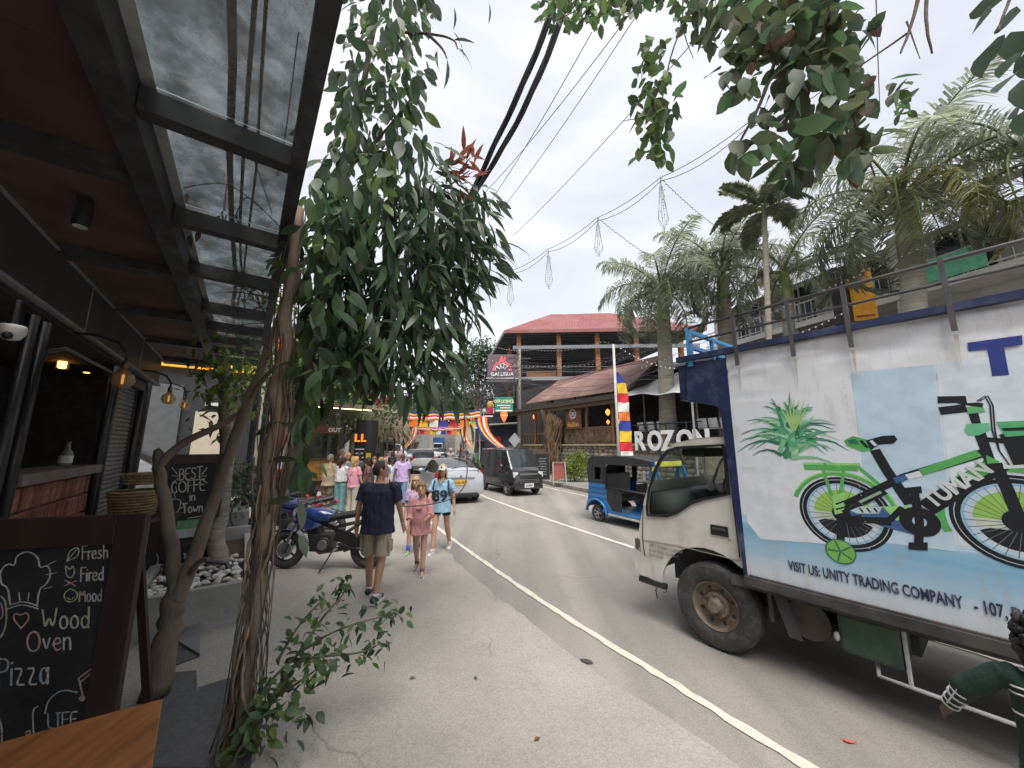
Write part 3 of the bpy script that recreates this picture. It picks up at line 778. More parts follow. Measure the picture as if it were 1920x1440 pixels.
mb = MB(); corr(mb, WB.pt(-13, 11.2, -1.0), WB.pt(9, 11.2, -1.0), WB.pt(9, 13.6, 4), WB.pt(-13, 13.6, 4), 50, .03); mb.build('roof', M('roof_grey', (.28, .27, .27), .6, var=.1), wb, smooth=True, world=True)
MB().bar(WB.pt(-13, 11.1, -1.0), WB.pt(9, 11.1, -1.0), .1, .25).build('fascia', M('fascia_brown', (.2, .16, .14), .6), wb, world=True)
m_mint = M('mint_screen', (.2, .62, .42), .6)
for (s0_, s1_) in [(-4.4, -2.6), (-1.2, -.2), (-8, -6.5)]: MB().bar(WB.pt(s0_, 8.95, -.27), WB.pt(s1_, 8.95, -.27), .05, .9).build('balcony_screen', m_mint, wb, world=True)
os_ = thing('hanging_sign', 'tall orange and dark blade sign standing above the truck roof rails', 'sign', at(1619, 603, 14.6))
a_, c_ = at(1601, 603, 14.6), at(1636, 510, 14.6)
xd = Vector((.92, -.39, 0))
mb = MB(); mb.bar(a_, a_ + xd * .8, .12, .01); 
MB().bar(Vector((a_.x, a_.y, (a_.z + c_.z) / 2)), Vector((a_.x, a_.y, (a_.z + c_.z) / 2)) + xd * .78, .14, c_.z - a_.z).build('panel', M('sign_orange', (.8, .36, .03), .5), os_, world=True)
q = Vector((a_.x, a_.y, (a_.z + c_.z) / 2 + .1)); MB().bar(q - xd * .5 + Vector((0, .15, 0)), q - xd * .02 + Vector((0, .02, 0)), .16, c_.z - a_.z + .3).build('side_panel', M('sign_charcoal', (.05, .05, .06), .5), os_, world=True)
for z_, w_ in ((a_.z + .18, .6), (c_.z - .16, .55), (c_.z - .28, .45)):
    q_ = Vector((a_.x, a_.y, z_)) + Vector((-.0312, -.0736, 0)); MB().bar(q_ + xd * .08, q_ + xd * (.08 + w_), .012, .07).build('print_line', M('letter_maroon', (.3, .05, .02), .5), os_, world=True)
MB().tube([q + Vector((0, .3, 0)), WB.pt(-3, q.z, 0)], .05, 6).build('arm', m_steel, os_, world=True)
# low grey roofs between restaurant and white building
lr = thing('terrace_shed', 'dark grey lean-to roof behind the palms right of the restaurant', 'shed', F.pt(-7, 0, 4))
mb = MB(); corr(mb, F.pt(-14, 6.2, 2.0), F.pt(1.5, 6.0, 2.0), F.pt(1.5, 7.6, 7), F.pt(-14, 7.8, 7), 50, .03); mb.build('roof', M('roof_dark', (.12, .12, .125), .6), lr, smooth=True, world=True)
MB().bar(F.pt(-14, 4, 7), F.pt(1.5, 4, 7), .2, 7).build('wall', m_dark, lr, world=True)
for s_ in (-13, -8, -3, 1): MB().tube([F.pt(s_, 2, 2.2), F.pt(s_, 6, 2.2)], .08, 6).build('post', m_steel, lr, world=True)
# extension of the ledge wall to the right, behind the truck
xw = thing('terrace_wall', 'stone terrace wall continuing behind the lorry', 'wall', F.pt(-14, 0))
MB().bar(F.pt(-22, 1.0, .3), F.pt(-9.55, 1.0, .3), .5, 2.0).build('wall_core', m_stone, xw, world=True)
for k in range(40):
    pass
# ================================================================ LORRY
TAZ = -37.0
T = Wall(gnd(1345, 1222)[:2], TAZ)
trk = thing('delivery_truck', 'white box lorry printed with a green bicycle advert', 'truck', T.p, R(90 - TAZ))
# truck space: x forward, y towards the kerb side (the side in view), z up; wheel face at y = 0
tw = T.sz
BY = .05
TB = Wall((T.p - T.n * BY)[:2], TAZ)
ts = TB.sz
m_cab = M('cab_paint', (.66, .635, .57), .35, var=.05, scale=3, coat=.3, dirt=(.4, .36, .3), dscale=2.2)
m_blue = M('truck_blue', (.013, .024, .075), .5, var=.15, dirt=(.1, .12, .2), dscale=4)
m_tyre = M('tyre_rubber', (.045, .042, .04), .85, var=.25, scale=14, bump=.3, dirt=(.13, .12, .105), dscale=6)
m_rim = M('rim_rust', (.2, .155, .12), .7, metal=.3, var=.3, scale=9, dirt=(.1, .06, .04), dscale=7)
m_chas = M('chassis_black', (.05, .048, .046), .7, var=.4, dirt=(.1, .09, .08))
m_rust = M('rail_steel', (.08, .075, .08), .6, metal=.2, var=.3, dirt=(.17, .08, .045), dscale=9)
m_black = M('black_plastic', (.02, .02, .021), .5)
# printed side panel
def printmat():
    m = bpy.data.materials.new('printed_panel'); m.use_nodes = True; t = m.node_tree; b = t.nodes['Principled BSDF']
    b.inputs['Roughness'].default_value = .45; b.inputs['Coat Weight'].default_value = .15
    cd = t.nodes.new('ShaderNodeTexCoord'); sp = t.nodes.new('ShaderNodeSeparateXYZ'); t.links.new(cd.outputs['Object'], sp.inputs[0])
    n = t.nodes.new('ShaderNodeTexNoise'); n.inputs['Scale'].default_value = 2.0; n.inputs['Detail'].default_value = 8; n.inputs['Roughness'].default_value = .65
    mp = t.nodes.new('ShaderNodeMapping'); mp.inputs['Scale'].default_value = (.6, 1, 7); t.links.new(cd.outputs['Object'], mp.inputs['Vector']); t.links.new(mp.outputs['Vector'], n.inputs['Vector'])
    ma = t.nodes.new('ShaderNodeMath'); ma.operation = 'MULTIPLY_ADD'; ma.inputs[1].default_value = .22; t.links.new(n.outputs['Fac'], ma.inputs[0]); t.links.new(sp.outputs['Z'], ma.inputs[2])
    r = t.nodes.new('ShaderNodeValToRGB'); el = r.color_ramp.elements
    mr = t.nodes.new('ShaderNodeMapRange'); mr.inputs['From Min'].default_value = .8; mr.inputs['From Max'].default_value = 2.95; t.links.new(ma.outputs[0], mr.inputs['Value']); t.links.new(mr.outputs[0], r.inputs['Fac'])
    el[0].position = .0; el[0].color = (.62, .63, .65, 1)
    el[1].position = 1.0; el[1].color = (.76, .76, .77, 1)
    for p_, c_ in ((.1, (.56, .62, .68, 1)), (.17, (.36, .53, .66, 1)), (.245, (.22, .44, .62, 1)), (.28, (.3, .52, .68, 1)), (.3, (.66, .74, .8, 1)), (.6, (.72, .76, .8, 1))):
        q = el.new(p_); q.color = c_
    # weathering: brown run marks and scuffs
    n2 = t.nodes.new('ShaderNodeTexNoise'); n2.inputs['Scale'].default_value = 3; n2.inputs['Detail'].default_value = 10; n2.inputs['Roughness'].default_value = .75
    mp2 = t.nodes.new('ShaderNodeMapping'); mp2.inputs['Scale'].default_value = (3, 1, .5); t.links.new(cd.outputs['Object'], mp2.inputs['Vector']); t.links.new(mp2.outputs['Vector'], n2.inputs['Vector'])
    r2 = t.nodes.new('ShaderNodeValToRGB'); r2.color_ramp.elements[0].position = .52; r2.color_ramp.elements[1].position = .78; r2.color_ramp.elements[0].color = (0, 0, 0, 1); r2.color_ramp.elements[1].color = (.62, .62, .62, 1)
    t.links.new(n2.outputs['Fac'], r2.inputs['Fac'])
    x = t.nodes.new('ShaderNodeMixRGB'); x.inputs['Color2'].default_value = (.4, .35, .28, 1); t.links.new(r2.outputs['Color'], x.inputs['Fac']); t.links.new(r.outputs['Color'], x.inputs['Color1'])
    t.links.new(x.outputs['Color'], b.inputs['Base Color'])
    return m
SB = 0.5 * (ts(1360, 680)[0] + ts(1400, 1040)[0])   # front end of the white panel
BZ0, BZ1, BXE = .80, 2.93, -4.7
boxp = MB().box(((SB + BXE) / 2, -.93, (BZ0 + BZ1) / 2), (SB - BXE, 1.86, BZ1 - BZ0 - .01)).build('cargo_box', M('box_white', (.62, .63, .64), .5), trk)
def dent(s_, z_):
    q = noise.noise(Vector((s_ * 1.7, z_ * 2.6, 3.1))) * .5 + noise.noise(Vector((s_ * 4.5, z_ * 6, 9))) * .2
    k = max(0.0, min(1.0, (z_ - 2.45) / .3))
    w = max(0.0, min(1.0, (z_ - 2.62) / .12)) * max(0.0, min(1.0, (2.93 - z_) / .05))
    v = q * .07 * k + w * .045 * (abs(noise.noise(Vector((s_ * 2.2, z_ * 9, 1.5)))) - .25) - .006 * math.exp(-((z_ - 2.5 - .05 * math.sin(s_ * 1.3)) / .012) ** 2) - .012 * k * abs(math.sin(s_ * 3.3)) 
    return v if z_ > 2.75 else min(0.0, v)
mb = MB(); mb.grid(lambda u, v: (SB + (BXE - SB) * u, BY + dent(SB + (BXE - SB) * u, BZ0 + (BZ1 - BZ0) * v), BZ0 + (BZ1 - BZ0) * v), 190, 70)
mb.build('side_panel', printmat(), boxp, smooth=True)
# blue nose of the box over the cab and corner strip
pl = [ts(1360, 672), ts(1286, 680), ts(1290, 752), ts(1344, 762), ts(1352, 778), (SB + .075, 1.7), (SB + .03, BZ0), (SB, BZ0), (SB, BZ1)]
nose = MB().poly(pl, [], (0, BY + .004, 0), (1, 0, 0), (0, 0, 1), .05)
nose.box((SB + .28, -.93, 2.7), (.52, 1.85, .4)); nose.build('box_nose', m_blue, boxp)
MB().bar((SB + .5, BY + .02, BZ1 + .02), (BXE, BY + .02, BZ1 + .02), .07, .055).build('top_trim', m_blue, boxp)
MB().bar((SB + .02, BY + .0, BZ0 - .035), (BXE, BY + .0, BZ0 - .035), .09, .075).build('sill', m_chas, boxp)
MB().bar((SB - .02, BY + .012, BZ0 + .01), (BXE, BY + .012, BZ0 + .01), .02, .018).build('sill_trim', m_rust, boxp)
for k in range(3):   # vertical panel joints with rivets
    s_ = ts(1595, 800)[0] - k * 1.15
    mb = MB()
    for j in range(26): mb.ell((s_, BY + .009, BZ0 + .1 + j * .065), (.004, .003, .004), 6, 4)
    mb.build('rivets', M('rivet', (.45, .42, .38), .5), boxp, smooth=True)['kind'] = 'stuff'
# roof rails
posts = [(1382, 640), (1485, 620), (1591, 600), (1777, 555)]
sp_ = [ts(u, v)[0] for u, v in posts]; sp_ += [sp_[-1] - .62 * k for k in (1, 2, 3, 4)]
for yy in (BY + .03, -1.85):
    for s_ in sp_: MB().bar((s_, yy + (.02 if yy > 0 else 0), 2.78), (s_, yy + (.02 if yy > 0 else 0), 3.31), .03, .025, up=(0, 1, 0)).build('rail_post', m_rust, boxp)
    for z_, r_ in ((3.29, .016), (3.13, .013)): MB().tube([(SB + .34, yy, z_), (SB - 1.2, yy, z_ + .01), (BXE, yy, z_)], r_, 6).build('rail', m_rust, boxp, smooth=True)
m_run = M('rust_run', (.52, .46, .39), .6, var=.3, scale=9)
for s_ in sp_[:4]: MB().poly([(s_ - .012, 2.76), (s_ + .012, 2.76), (s_ + .006, 2.62), (s_ + .003, 2.5), (s_ - .004, 2.6)], [], (0, BY + .022, 0), (1, 0, 0), (0, 0, 1), -.001).build('rust_run', m_run, boxp)
m_lblue = M('rail_blue', (.08, .3, .55), .5)
mb = MB(); mb.bar((SB + .36, BY, 2.86), (SB + .36, BY, 3.3), .05, .05, up=(0, 1, 0)); mb.bar((SB + .36, BY, 3.26), (SB + .36, -1.85, 3.26), .04, .04); mb.bar((SB + .36, BY, 3.08), (SB + .36, -1.85, 3.08), .04, .04); mb.bar((SB + .36, -.5, 3.26), (SB + .36, -.5, 2.95), .04, .04, up=(0, 1, 0)); mb.build('front_rail', m_lblue, boxp)
# ---- flat print on the side: layered a fraction of a millimetre proud
LAY = [0]
DM = {}
def dm(c): 
    k = 'print_%02x%02x%02x' % tuple(int(x * 255) for x in c)
    return M(k, c, .5, var=.1, scale=10)
class Deco:
    def __init__(s): s.mb = MB(); s.m = []
    def setc(s, c):
        m = dm(c)
        if m not in s.m: s.m.append(m)
        s.mb.cur = s.m.index(m)
    def poly(s, pts, c, holes=()):
        s.setc(c); LAY[0] += 1
        s.mb.poly([(p[0], p[1]) for p in pts], [[(p[0], p[1]) for p in h] for h in holes], (0, BY + .001 + LAY[0] * .00002, 0), (1, 0, 0), (0, 0, 1), -.0002)
    def ppoly(s, px, c): s.poly([ts(*p) for p in px], c)
    def line(s, pts, w, c, w1=None):
        P = [Vector(p) for p in pts]; n = len(P); Lf = []; Rt = []
        for i, p in enumerate(P):
            d = (P[min(i + 1, n - 1)] - P[max(i - 1, 0)]).normalized(); q = Vector((-d.y, d.x)); ww = w + ((w1 if w1 is not None else w) - w) * i / max(1, n - 1)
            Lf.append(p + q * ww / 2); Rt.append(p - q * ww / 2)
        s.poly(Lf + Rt[::-1], c)
    def pline(s, px, w, c, w1=None): s.line([ts(*p) for p in px], w, c, w1)
    def ring(s, c0, r1, r0, c, a0=0, a1=360, n=40):
        f = lambda r, a: (c0[0] + r * math.cos(R(a)), c0[1] + r * math.sin(R(a)))
        A = [a0 + (a1 - a0) * k / n for k in range(n + 1)]
        if a1 - a0 >= 360:
            o = [f(r1, a) for a in A[:-1]]
            s.poly(o, c, [[f(r0, a) for a in A[:-1]]] if r0 > 0 else ())
        else: s.poly([f(r1, a) for a in A] + ([f(r0, a) for a in A[::-1]] if r0 > 0 else [c0]), c)
    def done(s, name): return s.mb.build(name, s.m, boxp)
zq = lambda x, y: (1180 + x * .3854, 560 + y * .3854)   # zoomed crop to photo pixels
GRN, DGR, LGR, BLK, WHT, PBL, NVY, GRY = (.1, .4, .1), (.03, .16, .1), (.3, .62, .2), (.013, .015, .02), (.66, .7, .73), (.46, .64, .77), (.03, .06, .16), (.3, .34, .4)
d = Deco()
d.ppoly([zq(1080, 360), zq(1480, 320), zq(1590, 1230), zq(1180, 1180)], (.5, .65, .76))
d.ppoly([zq(1490, 320), zq(1990, 240), zq(1990, 1240), zq(1600, 1200)], (.66, .74, .8))
d.ppoly([zq(545, 820), zq(850, 800), zq(1000, 830), zq(985, 1195), zq(640, 1170), zq(575, 1090)], (.67, .7, .75))
d.done('backdrop_print')
# plant
d = Deco(); LAY[0] = 6; rr = random.Random(8)
for k in range(110):
    a = R(rr.uniform(-8, 188)); hgt = rr.uniform(0, 1)
    bx, by = 775 + rr.uniform(-50, 50), 780 - hgt * 170
    L_ = rr.uniform(150, 270) * (1.05 - .35 * abs(math.sin(a)))
    dr_ = rr.uniform(10, 80) * abs(math.cos(a))
    P = []
    for j in range(5):
        w = j / 4; P.append(ts(*zq(bx + math.cos(a) * L_ * w, by - math.sin(a) * L_ * w * .85 + dr_ * w * w - 20 * math.sin(w * 3))))
    cc = [(.03, .15, .1), (.05, .24, .13), (.1, .36, .18), (.22, .5, .28), (.38, .6, .42)][rr.randrange(5)]
    d.line(P, .03, cc, .003)
for k in range(7):
    a = R(60 + k * 10); d.line([ts(*zq(800 + math.cos(a) * l, 640 - math.sin(a) * l)) for l in (0, 70, 150)], .03, (.35, .55, .2), .003)
d.done('plant_print')
# bicycle
d = Deco(); LAY[0] = 12
rc = ts(*zq(1040, 1045)); fc = ts(*zq(1900, 1085))
RW = .5 * (ts(*zq(1040, 868))[1] - ts(*zq(1040, 1222))[1])
for c0 in (rc, fc):
    d.ring(c0, RW, RW * .82, BLK); d.ring(c0, RW * .93, RW * .915, (.5, .55, .6)); d.ring(c0, RW * .82, RW * .76, (.3, .5, .66)); d.ring(c0, RW * .76, 0, (.52, .62, .7))
    d.ring(c0, RW * .64, 0, (.3, .55, .1), 0, 180); d.ring(c0, RW * .64, 0, BLK, 205, 335)
    d.line([(c0[0] - RW * .6, c0[1] - RW * .1), (c0[0] + RW * .6, c0[1] - RW * .1)], RW * .2, (.55, .6, .5))
    for k in range(28):
        a = k * math.pi / 14; d.line([(c0[0] + RW * .2 * math.cos(a), c0[1] + RW * .2 * math.sin(a)), (c0[0] + RW * .8 * math.cos(a + .15), c0[1] + RW * .8 * math.sin(a + .15))], .004, (.12, .14, .16))
    d.ring(c0, RW * .24, 0, BLK)
d.ring(rc, RW * 1.17, RW * 1.05, GRN, 18, 178); d.ring(rc, RW * 1.17, RW * 1.13, LGR, 30, 170)
d.ring(fc, RW * 1.2, RW * 1.06, GRN, -20, 150)
# carrier
d.pline([zq(850, 818), zq(1110, 822)], .05, GRN); d.pline([zq(845, 802), zq(1125, 806)], .018, LGR)
for a_, b_ in (((940, 825), (985, 960)), ((1045, 825), (1020, 1000)), ((1110, 815), (1235, 920)), ((950, 800), (960, 830))): d.pline([zq(*a_), zq(*b_)], .022, GRN)
d.ppoly([zq(985, 960), zq(1050, 940), zq(1045, 1040), zq(1000, 1050)], LGR)
d.pline([zq(1005, 1000), zq(1045, 985)], .012, BLK); d.pline([zq(1005, 1025), zq(1045, 1015)], .012, BLK)
# frame
d.pline([zq(1195, 735), zq(1250, 830), zq(1365, 1000)], .06, BLK)
d.pline([zq(1050, 1000), zq(1330, 870), zq(1740, 745)], .05, BLK); d.pline([zq(1420, 845), zq(1700, 750)], .045, GRN)
d.pline([zq(1340, 872), zq(1420, 850)], .04, WHT); d.pline([zq(1290, 885), zq(1350, 868)], .04, (.05, .12, .3))
d.pline([zq(1040, 1040), zq(1250, 940)], .03, BLK); d.pline([zq(1120, 990), zq(1225, 940)], .018, (.3, .45, .3))
d.pline([zq(1445, 1020), zq(1800, 800)], .1, BLK); d.pline([zq(1660, 868), zq(1790, 790)], .06, GRN)
d.ppoly([zq(1670, 640), zq(1720, 610), zq(1795, 830), zq(1750, 850)], BLK); d.ppoly([zq(1735, 760), zq(1800, 790), zq(1790, 840), zq(1740, 800)], GRN)
d.ppoly([zq(1650, 560), zq(1695, 545), zq(1720, 640), zq(1680, 650)], BLK)
d.ppoly([zq(1630, 640), zq(1640, 610), zq(1750, 605), zq(1755, 640), zq(1700, 665), zq(1650, 665)], (.16, .52, .28))
d.pline([zq(1640, 545), zq(1725, 535)], .045, (.14, .45, .2))
d.pline([zq(1500, 492), zq(1650, 490)], .048, BLK); d.pline([zq(1510, 547), zq(1640, 532)], .055, BLK); d.pline([zq(1600, 500), zq(1720, 520)], .03, BLK)
d.pline([zq(1640, 490), zq(1690, 487)], .05, WHT)
for o_ in (0, 14): d.pline([zq(1690 + o_, 500), zq(1730 + o_, 472), zq(1755 + o_, 520), zq(1765 + o_, 640), zq(1800, 740), zq(1850, 810)], .007, BLK)
d.pline([zq(1780, 800), zq(1840, 930), zq(1900, 1080)], .055, BLK); d.pline([zq(1820, 820), zq(1920, 815)], .02, WHT)
d.pline([zq(1690, 680), zq(1850, 695)], .03, BLK)
# saddle
d.ppoly([zq(1045, 690), zq(1090, 668), zq(1170, 690), zq(1180, 735), zq(1140, 745), zq(1060, 715)], GRN); d.ppoly([zq(1060, 690), zq(1100, 680), zq(1120, 710), zq(1080, 712)], DGR); d.pline([zq(1125, 690), zq(1160, 725)], .02, BLK)
d.ppoly([zq(1150, 690), zq(1230, 668), zq(1290, 665), zq(1305, 685), zq(1285, 705), zq(1215, 710), zq(1175, 738)], BLK); d.pline([zq(1175, 690), zq(1200, 715)], .02, WHT)
# chain guard, crank, pedals
d.ppoly([zq(1070, 1030), zq(1120, 1010), zq(1420, 1010), zq(1490, 1050), zq(1503, 1100), zq(1480, 1140), zq(1400, 1152), zq(1240, 1110), zq(1080, 1055)], (.06, .12, .28))
d.ppoly([zq(1230, 1010), zq(1420, 1010), zq(1490, 1055), zq(1400, 1050), zq(1300, 1080)], LGR); d.ppoly([zq(1075, 1030), zq(1130, 1010), zq(1230, 1012), zq(1215, 1045), zq(1110, 1045)], (.5, .58, .6))
for x_ in (1120, 1155, 1190): d.pline([zq(x_, 1018), zq(x_ + 18, 1040)], .012, BLK)
d.pline([zq(1265, 1080), zq(1330, 1015)], .035, BLK)
d.pline([zq(1080, 1075), zq(1270, 1080)], .045, BLK); d.ppoly([zq(1060, 1060), zq(1130, 1050), zq(1130, 1110), zq(1070, 1110)], BLK); d.ppoly([zq(1200, 1062), zq(1275, 1065), zq(1275, 1105), zq(1210, 1100)], BLK)
ck = ts(*zq(1412, 1085)); d.ring(ck, .1, 0, BLK); d.ring(ck, .035, 0, (.4, .5, .6))
d.pline([zq(1385, 930), zq(1412, 1085), zq(1408, 1195)], .045, BLK); d.ppoly([zq(1340, 920), zq(1420, 912), zq(1425, 945), zq(1345, 950)], BLK); d.ppoly([zq(1358, 1185), zq(1452, 1185), zq(1452, 1225), zq(1360, 1220)], BLK)
# stabiliser wheel
d.pline([zq(1030, 1060), zq(1028, 1200)], .05, BLK); sw = ts(*zq(1028, 1230)); d.ring(sw, RW * .33, 0, DGR); d.ring(sw, RW * .3, 0, (.2, .45, .1)); d.ring(sw, RW * .05, 0, WHT)
for k in range(5): d.line([sw, (sw[0] + RW * .28 * math.cos(k * 1.257), sw[1] + RW * .28 * math.sin(k * 1.257))], .012, DGR)
# basket
d.ppoly([zq(1800, 660), zq(1990, 640), zq(1990, 800), zq(1870, 810)], BLK); d.ppoly([zq(1785, 600), zq(1990, 590), zq(1990, 660), zq(1830, 672)], (.1, .42, .18)); d.ppoly([zq(1810, 630), zq(1990, 622), zq(1990, 640), zq(1820, 645)], BLK)
d.done('bicycle_print')
# lettering
m_nlet = M('letter_navy', (.03, .035, .08), .5, dirt=(.2, .2, .25), dscale=12)
m_blet = M('letter_blue', (.02, .035, .2), .5)
LX, LZ = -T.d, Vector((0, 0, 1))
tp = lambda s_, z_: T.p + T.d * s_ - T.n * (BY + .0052) + Vector((0, 0, z_))
s0, zb_ = ts(*zq(780, 1338)); zt_ = ts(*zq(780, 1288))[1]
o = text('lettering', 'VISIT US: UNITY TRADING COMPANY', .11, m_nlet, tp(s0, .94), LX, LZ, boxp, xs=.515, bold=.002)
text('address_lettering', '- 107, D', .11, m_nlet, tp(-1.7, .94), LX, LZ, boxp, xs=.515, bold=.002)
ux = (tp(*ts(*zq(1800, 820))) - tp(*ts(*zq(1475, 1020)))).normalized()
o = text('bicycle_lettering', 'TUMAN', .125, M('print_white', (.6, .64, .62), .5), tp(*ts(*zq(1480, 1018))), ux, ux.cross(T.n) * (1 if ux.cross(T.n).z > 0 else -1), boxp, xs=.9, bold=.005, shear=.1)
s1, z1_ = ts(*zq(1650, 255)); 
LAY[0] = 60; td = Deco(); td.ppoly([zq(1645, 215), zq(1910, 178), zq(1914, 224), zq(1823, 236), zq(1848, 372), zq(1765, 378), zq(1742, 246), zq(1650, 257)], (.03, .05, .24))
td.done('big_letter')
# ---- cab
cabt = MB()
prof = [tw(*p) for p in [(1199, 1080), (1192, 1062), (1195, 1030), (1199, 985), (1207, 940), (1218, 902), (1231, 868), (1246, 846), (1266, 830), (1300, 823)]]
prof = [(p[0], p[1]) for p in prof] + [(-.1, 2.085), (-.33, 2.09)]
arch_ = [(.03 + .53 * math.cos(R(a)), .42 + .53 * math.sin(R(a))) for a in range(128, 4, -10)]
side = prof + [(-.36, 1.3), (-.36, .9)] + arch_ + [(.55, .46), (prof[0][0] - .02, .47)]
win = [tw(*p) for p in [(1215, 966), (1213, 950), (1217, 918), (1228, 882), (1240, 858), (1252, 845), (1270, 839), (1356, 834)]] + [(-.25, 1.96), (-.25, 1.515)] + [tw(*p) for p in [(1318, 937), (1296, 944), (1270, 962), (1252, 968)]]
def inset(pl, k):
    cx = sum(p[0] for p in pl) / len(pl); cz = sum(p[1] for p in pl) / len(pl)
    out = []
    for p in pl:
        v = Vector((p[0] - cx, p[1] - cz)); out.append((p[0] - v.x / v.length * k, p[1] - v.y / v.length * k))
    return out
YF = -1.72
cab = MB()
for y0, th in ((-.005, -.035), (YF + .04, -.035)):
    cab.poly(side, [win], (0, y0, 0), (1, 0, 0), (0, 0, 1), -th)
# skin across: front and roof (windscreen left open)
for i in range(len(prof) - 1):
    if 5 <= i <= 7: continue
    (xa, za), (xb, zb__) = prof[i], prof[i + 1]
    cab.quad((xa, 0, za), (xb, 0, zb__), (xb, YF, zb__), (xa, YF, za))
for i in (5, 6, 7):
    (xa, za), (xb, zb__) = prof[i], prof[i + 1]
    for ya, yb in ((0, -.1), (YF + .1, YF)): cab.quad((xa, ya, za), (xb, ya, zb__), (xb, yb, zb__), (xa, yb, za))
cab.box((-.34, YF / 2, 1.1), (.04, -YF - .1, .6)); cab.box((.3, YF / 2, .98), (1.1, -YF - .1, .04))
cabo = cab.build('cab', m_cab, trk, smooth=30)
MB().poly(inset(win, -.012), [inset(win, .022)], (0, .0, 0), (1, 0, 0), (0, 0, 1), -.012).build('window_seal', m_black, cabo)
m_glass = glassmat('vehicle_glass', (.9, .94, .92), .985, .02, gcol=(.05, .06, .06))
for y0 in (-.02, YF + .02): MB().poly(win, [], (0, y0, 0), (1, 0, 0), (0, 0, 1), .004).build('window', m_glass, cabo)
mb = MB()
for i in (5, 6, 7):
    (xa, za), (xb, zb__) = prof[i], prof[i + 1]; mb.quad((xa, -.1, za), (xb, -.1, zb__), (xb, YF + .1, zb__), (xa, YF + .1, za))
mb.build('windscreen', m_glass, cabo, smooth=True)
# door seams, crease, handle, lock
def cline(px, w=.007, m=m_black, nm='door_seam'):
    P = [tw(*p) for p in px]; mb = MB()
    for a_, b_ in zip(P[:-1], P[1:]): mb.bar((a_[0], .002, a_[1]), (b_[0], .002, b_[1]), .006, w, up=(0, 1, 0))
    mb2 = MB()
    for a_, b_ in zip(P[:-1], P[1:]): mb2.bar((a_[0], .002, a_[1]), (b_[0], .002, b_[1]), w, .006, up=(0, 1, 0))
    mb2.build(nm, m, cabo)
cline([(1206, 948), (1205, 1010), (1210, 1050), (1216, 1078)])
cline([(1366, 838), (1374, 940), (1387, 1045)])
cline([(1206, 1012), (1270, 1023), (1340, 1040), (1387, 1052)], .006, M('crease', (.3, .28, .25), .6))
hp_ = tw(1349, 995); hd = MB(); hd.box((hp_[0], .004, hp_[1]), (.17, .012, .1)); hd.build('door_handle', m_black, cabo, bevel=.02)
MB().box((hp_[0], .014, hp_[1] + .012), (.13, .014, .03)).build('handle_bar', m_chas, cabo, bevel=.008)
lk = tw(1368, 1012); MB().lathe([(.014, 0), (.012, .008)], 10, (lk[0], .0, lk[1]), 'Y').build('lock', m_grey, cabo)
MB().bar((prof[0][0] - .01, -.0, .45), (.5, -.0, .45), .06, .05).build('step', m_black, cabo)
# bumper and lamp
bq = tw(1196, 1066)
mb = MB(); mb.grid(lambda u, v: (bq[0] - .05 + .07 * math.sin(min(1, u * 5) * 1.57), -u * -YF * 1.0 + .02 if False else .03 - u * 1.76, .5 + v * .3), 14, 4); mb.grid(lambda u, v: (bq[0] + .02 - .22 * u, .03 + .0 * u, .5 + v * (.3 - .12 * u)), 5, 4)
mb.build('bumper', M('bumper_white', (.6, .58, .53), .4, dirt=(.3, .28, .25)), cabo, smooth=True)
lp = tw(1196, 1030); MB().box((lp[0] + .0, -.02, lp[1]), (.07, .06, .25)).build('indicator_lamp', M('lamp_smoke', (.1, .09, .08), .2), cabo, bevel=.015)
for k, (tx, sz_) in enumerate((('UNITY TRADING COMPANY', .052), ('107, DAM STREET, COLOMBO 12', .04), ('TEL: 011 232 4511', .04))):
    a_ = tw(1217, 1024 + k * 8.5)
    text('door_lettering', tx, sz_, M('letter_grey', (.16, .16, .16), .6), T.p + T.d * a_[0] - T.n * .006 + Vector((0, 0, a_[1])), LX, LZ, cabo, xs=.62)
# interior: dash, wheel, seat, sun visor and the driver's reclining leg
dq = tw(1290, 925)
m_int = M('cab_interior', (.12, .12, .12), .7)
mb = MB(); mb.box((.5, YF / 2, 1.3), (.35, 1.6, .3)); mb.ell((.42, -.9, 1.45), (.14, .3, .04)); mb.build('dashboard', m_int, cabo, smooth=True)
for dx in (0, .13):
    c_ = tw(1288, 912); MB().lathe([(.05, 0), (.05, .015), (.035, .02)], 14, (c_[0] - dx * .9, -.55, 1.52), 'Y').build('gauge', M('gauge_white', (.5, .5, .5), .4), cabo)
mb = MB(); mb.tube([(.2 + .06 * math.cos(a * .5236), -1.25 + .2 * math.cos(a * .5236), 1.45 + .2 * math.sin(a * .5236)) for a in range(13)], .016, 6); mb.build('steering_wheel', m_black, cabo, smooth=True)
for y_ in (-.45, -1.25):
    MB().box((-.05, y_, 1.12), (.5, .5, .14)).build('seat', m_int, cabo, bevel=.03)
    MB().box((-.25, y_, 1.45), (.12, .48, .62)).build('seat_back', m_int, cabo, bevel=.03)
vq = tw(1290, 848); MB().box((vq[0], -.35, vq[1]), (.26, .5, .1)).build('sun_visor', m_black, cabo, bevel=.02)
mb = MB(); mb.bar((.16, -.9, 1.2), (-.3, -.9, 2.0), .02, .05); mb.build('belt', m_black, cabo)
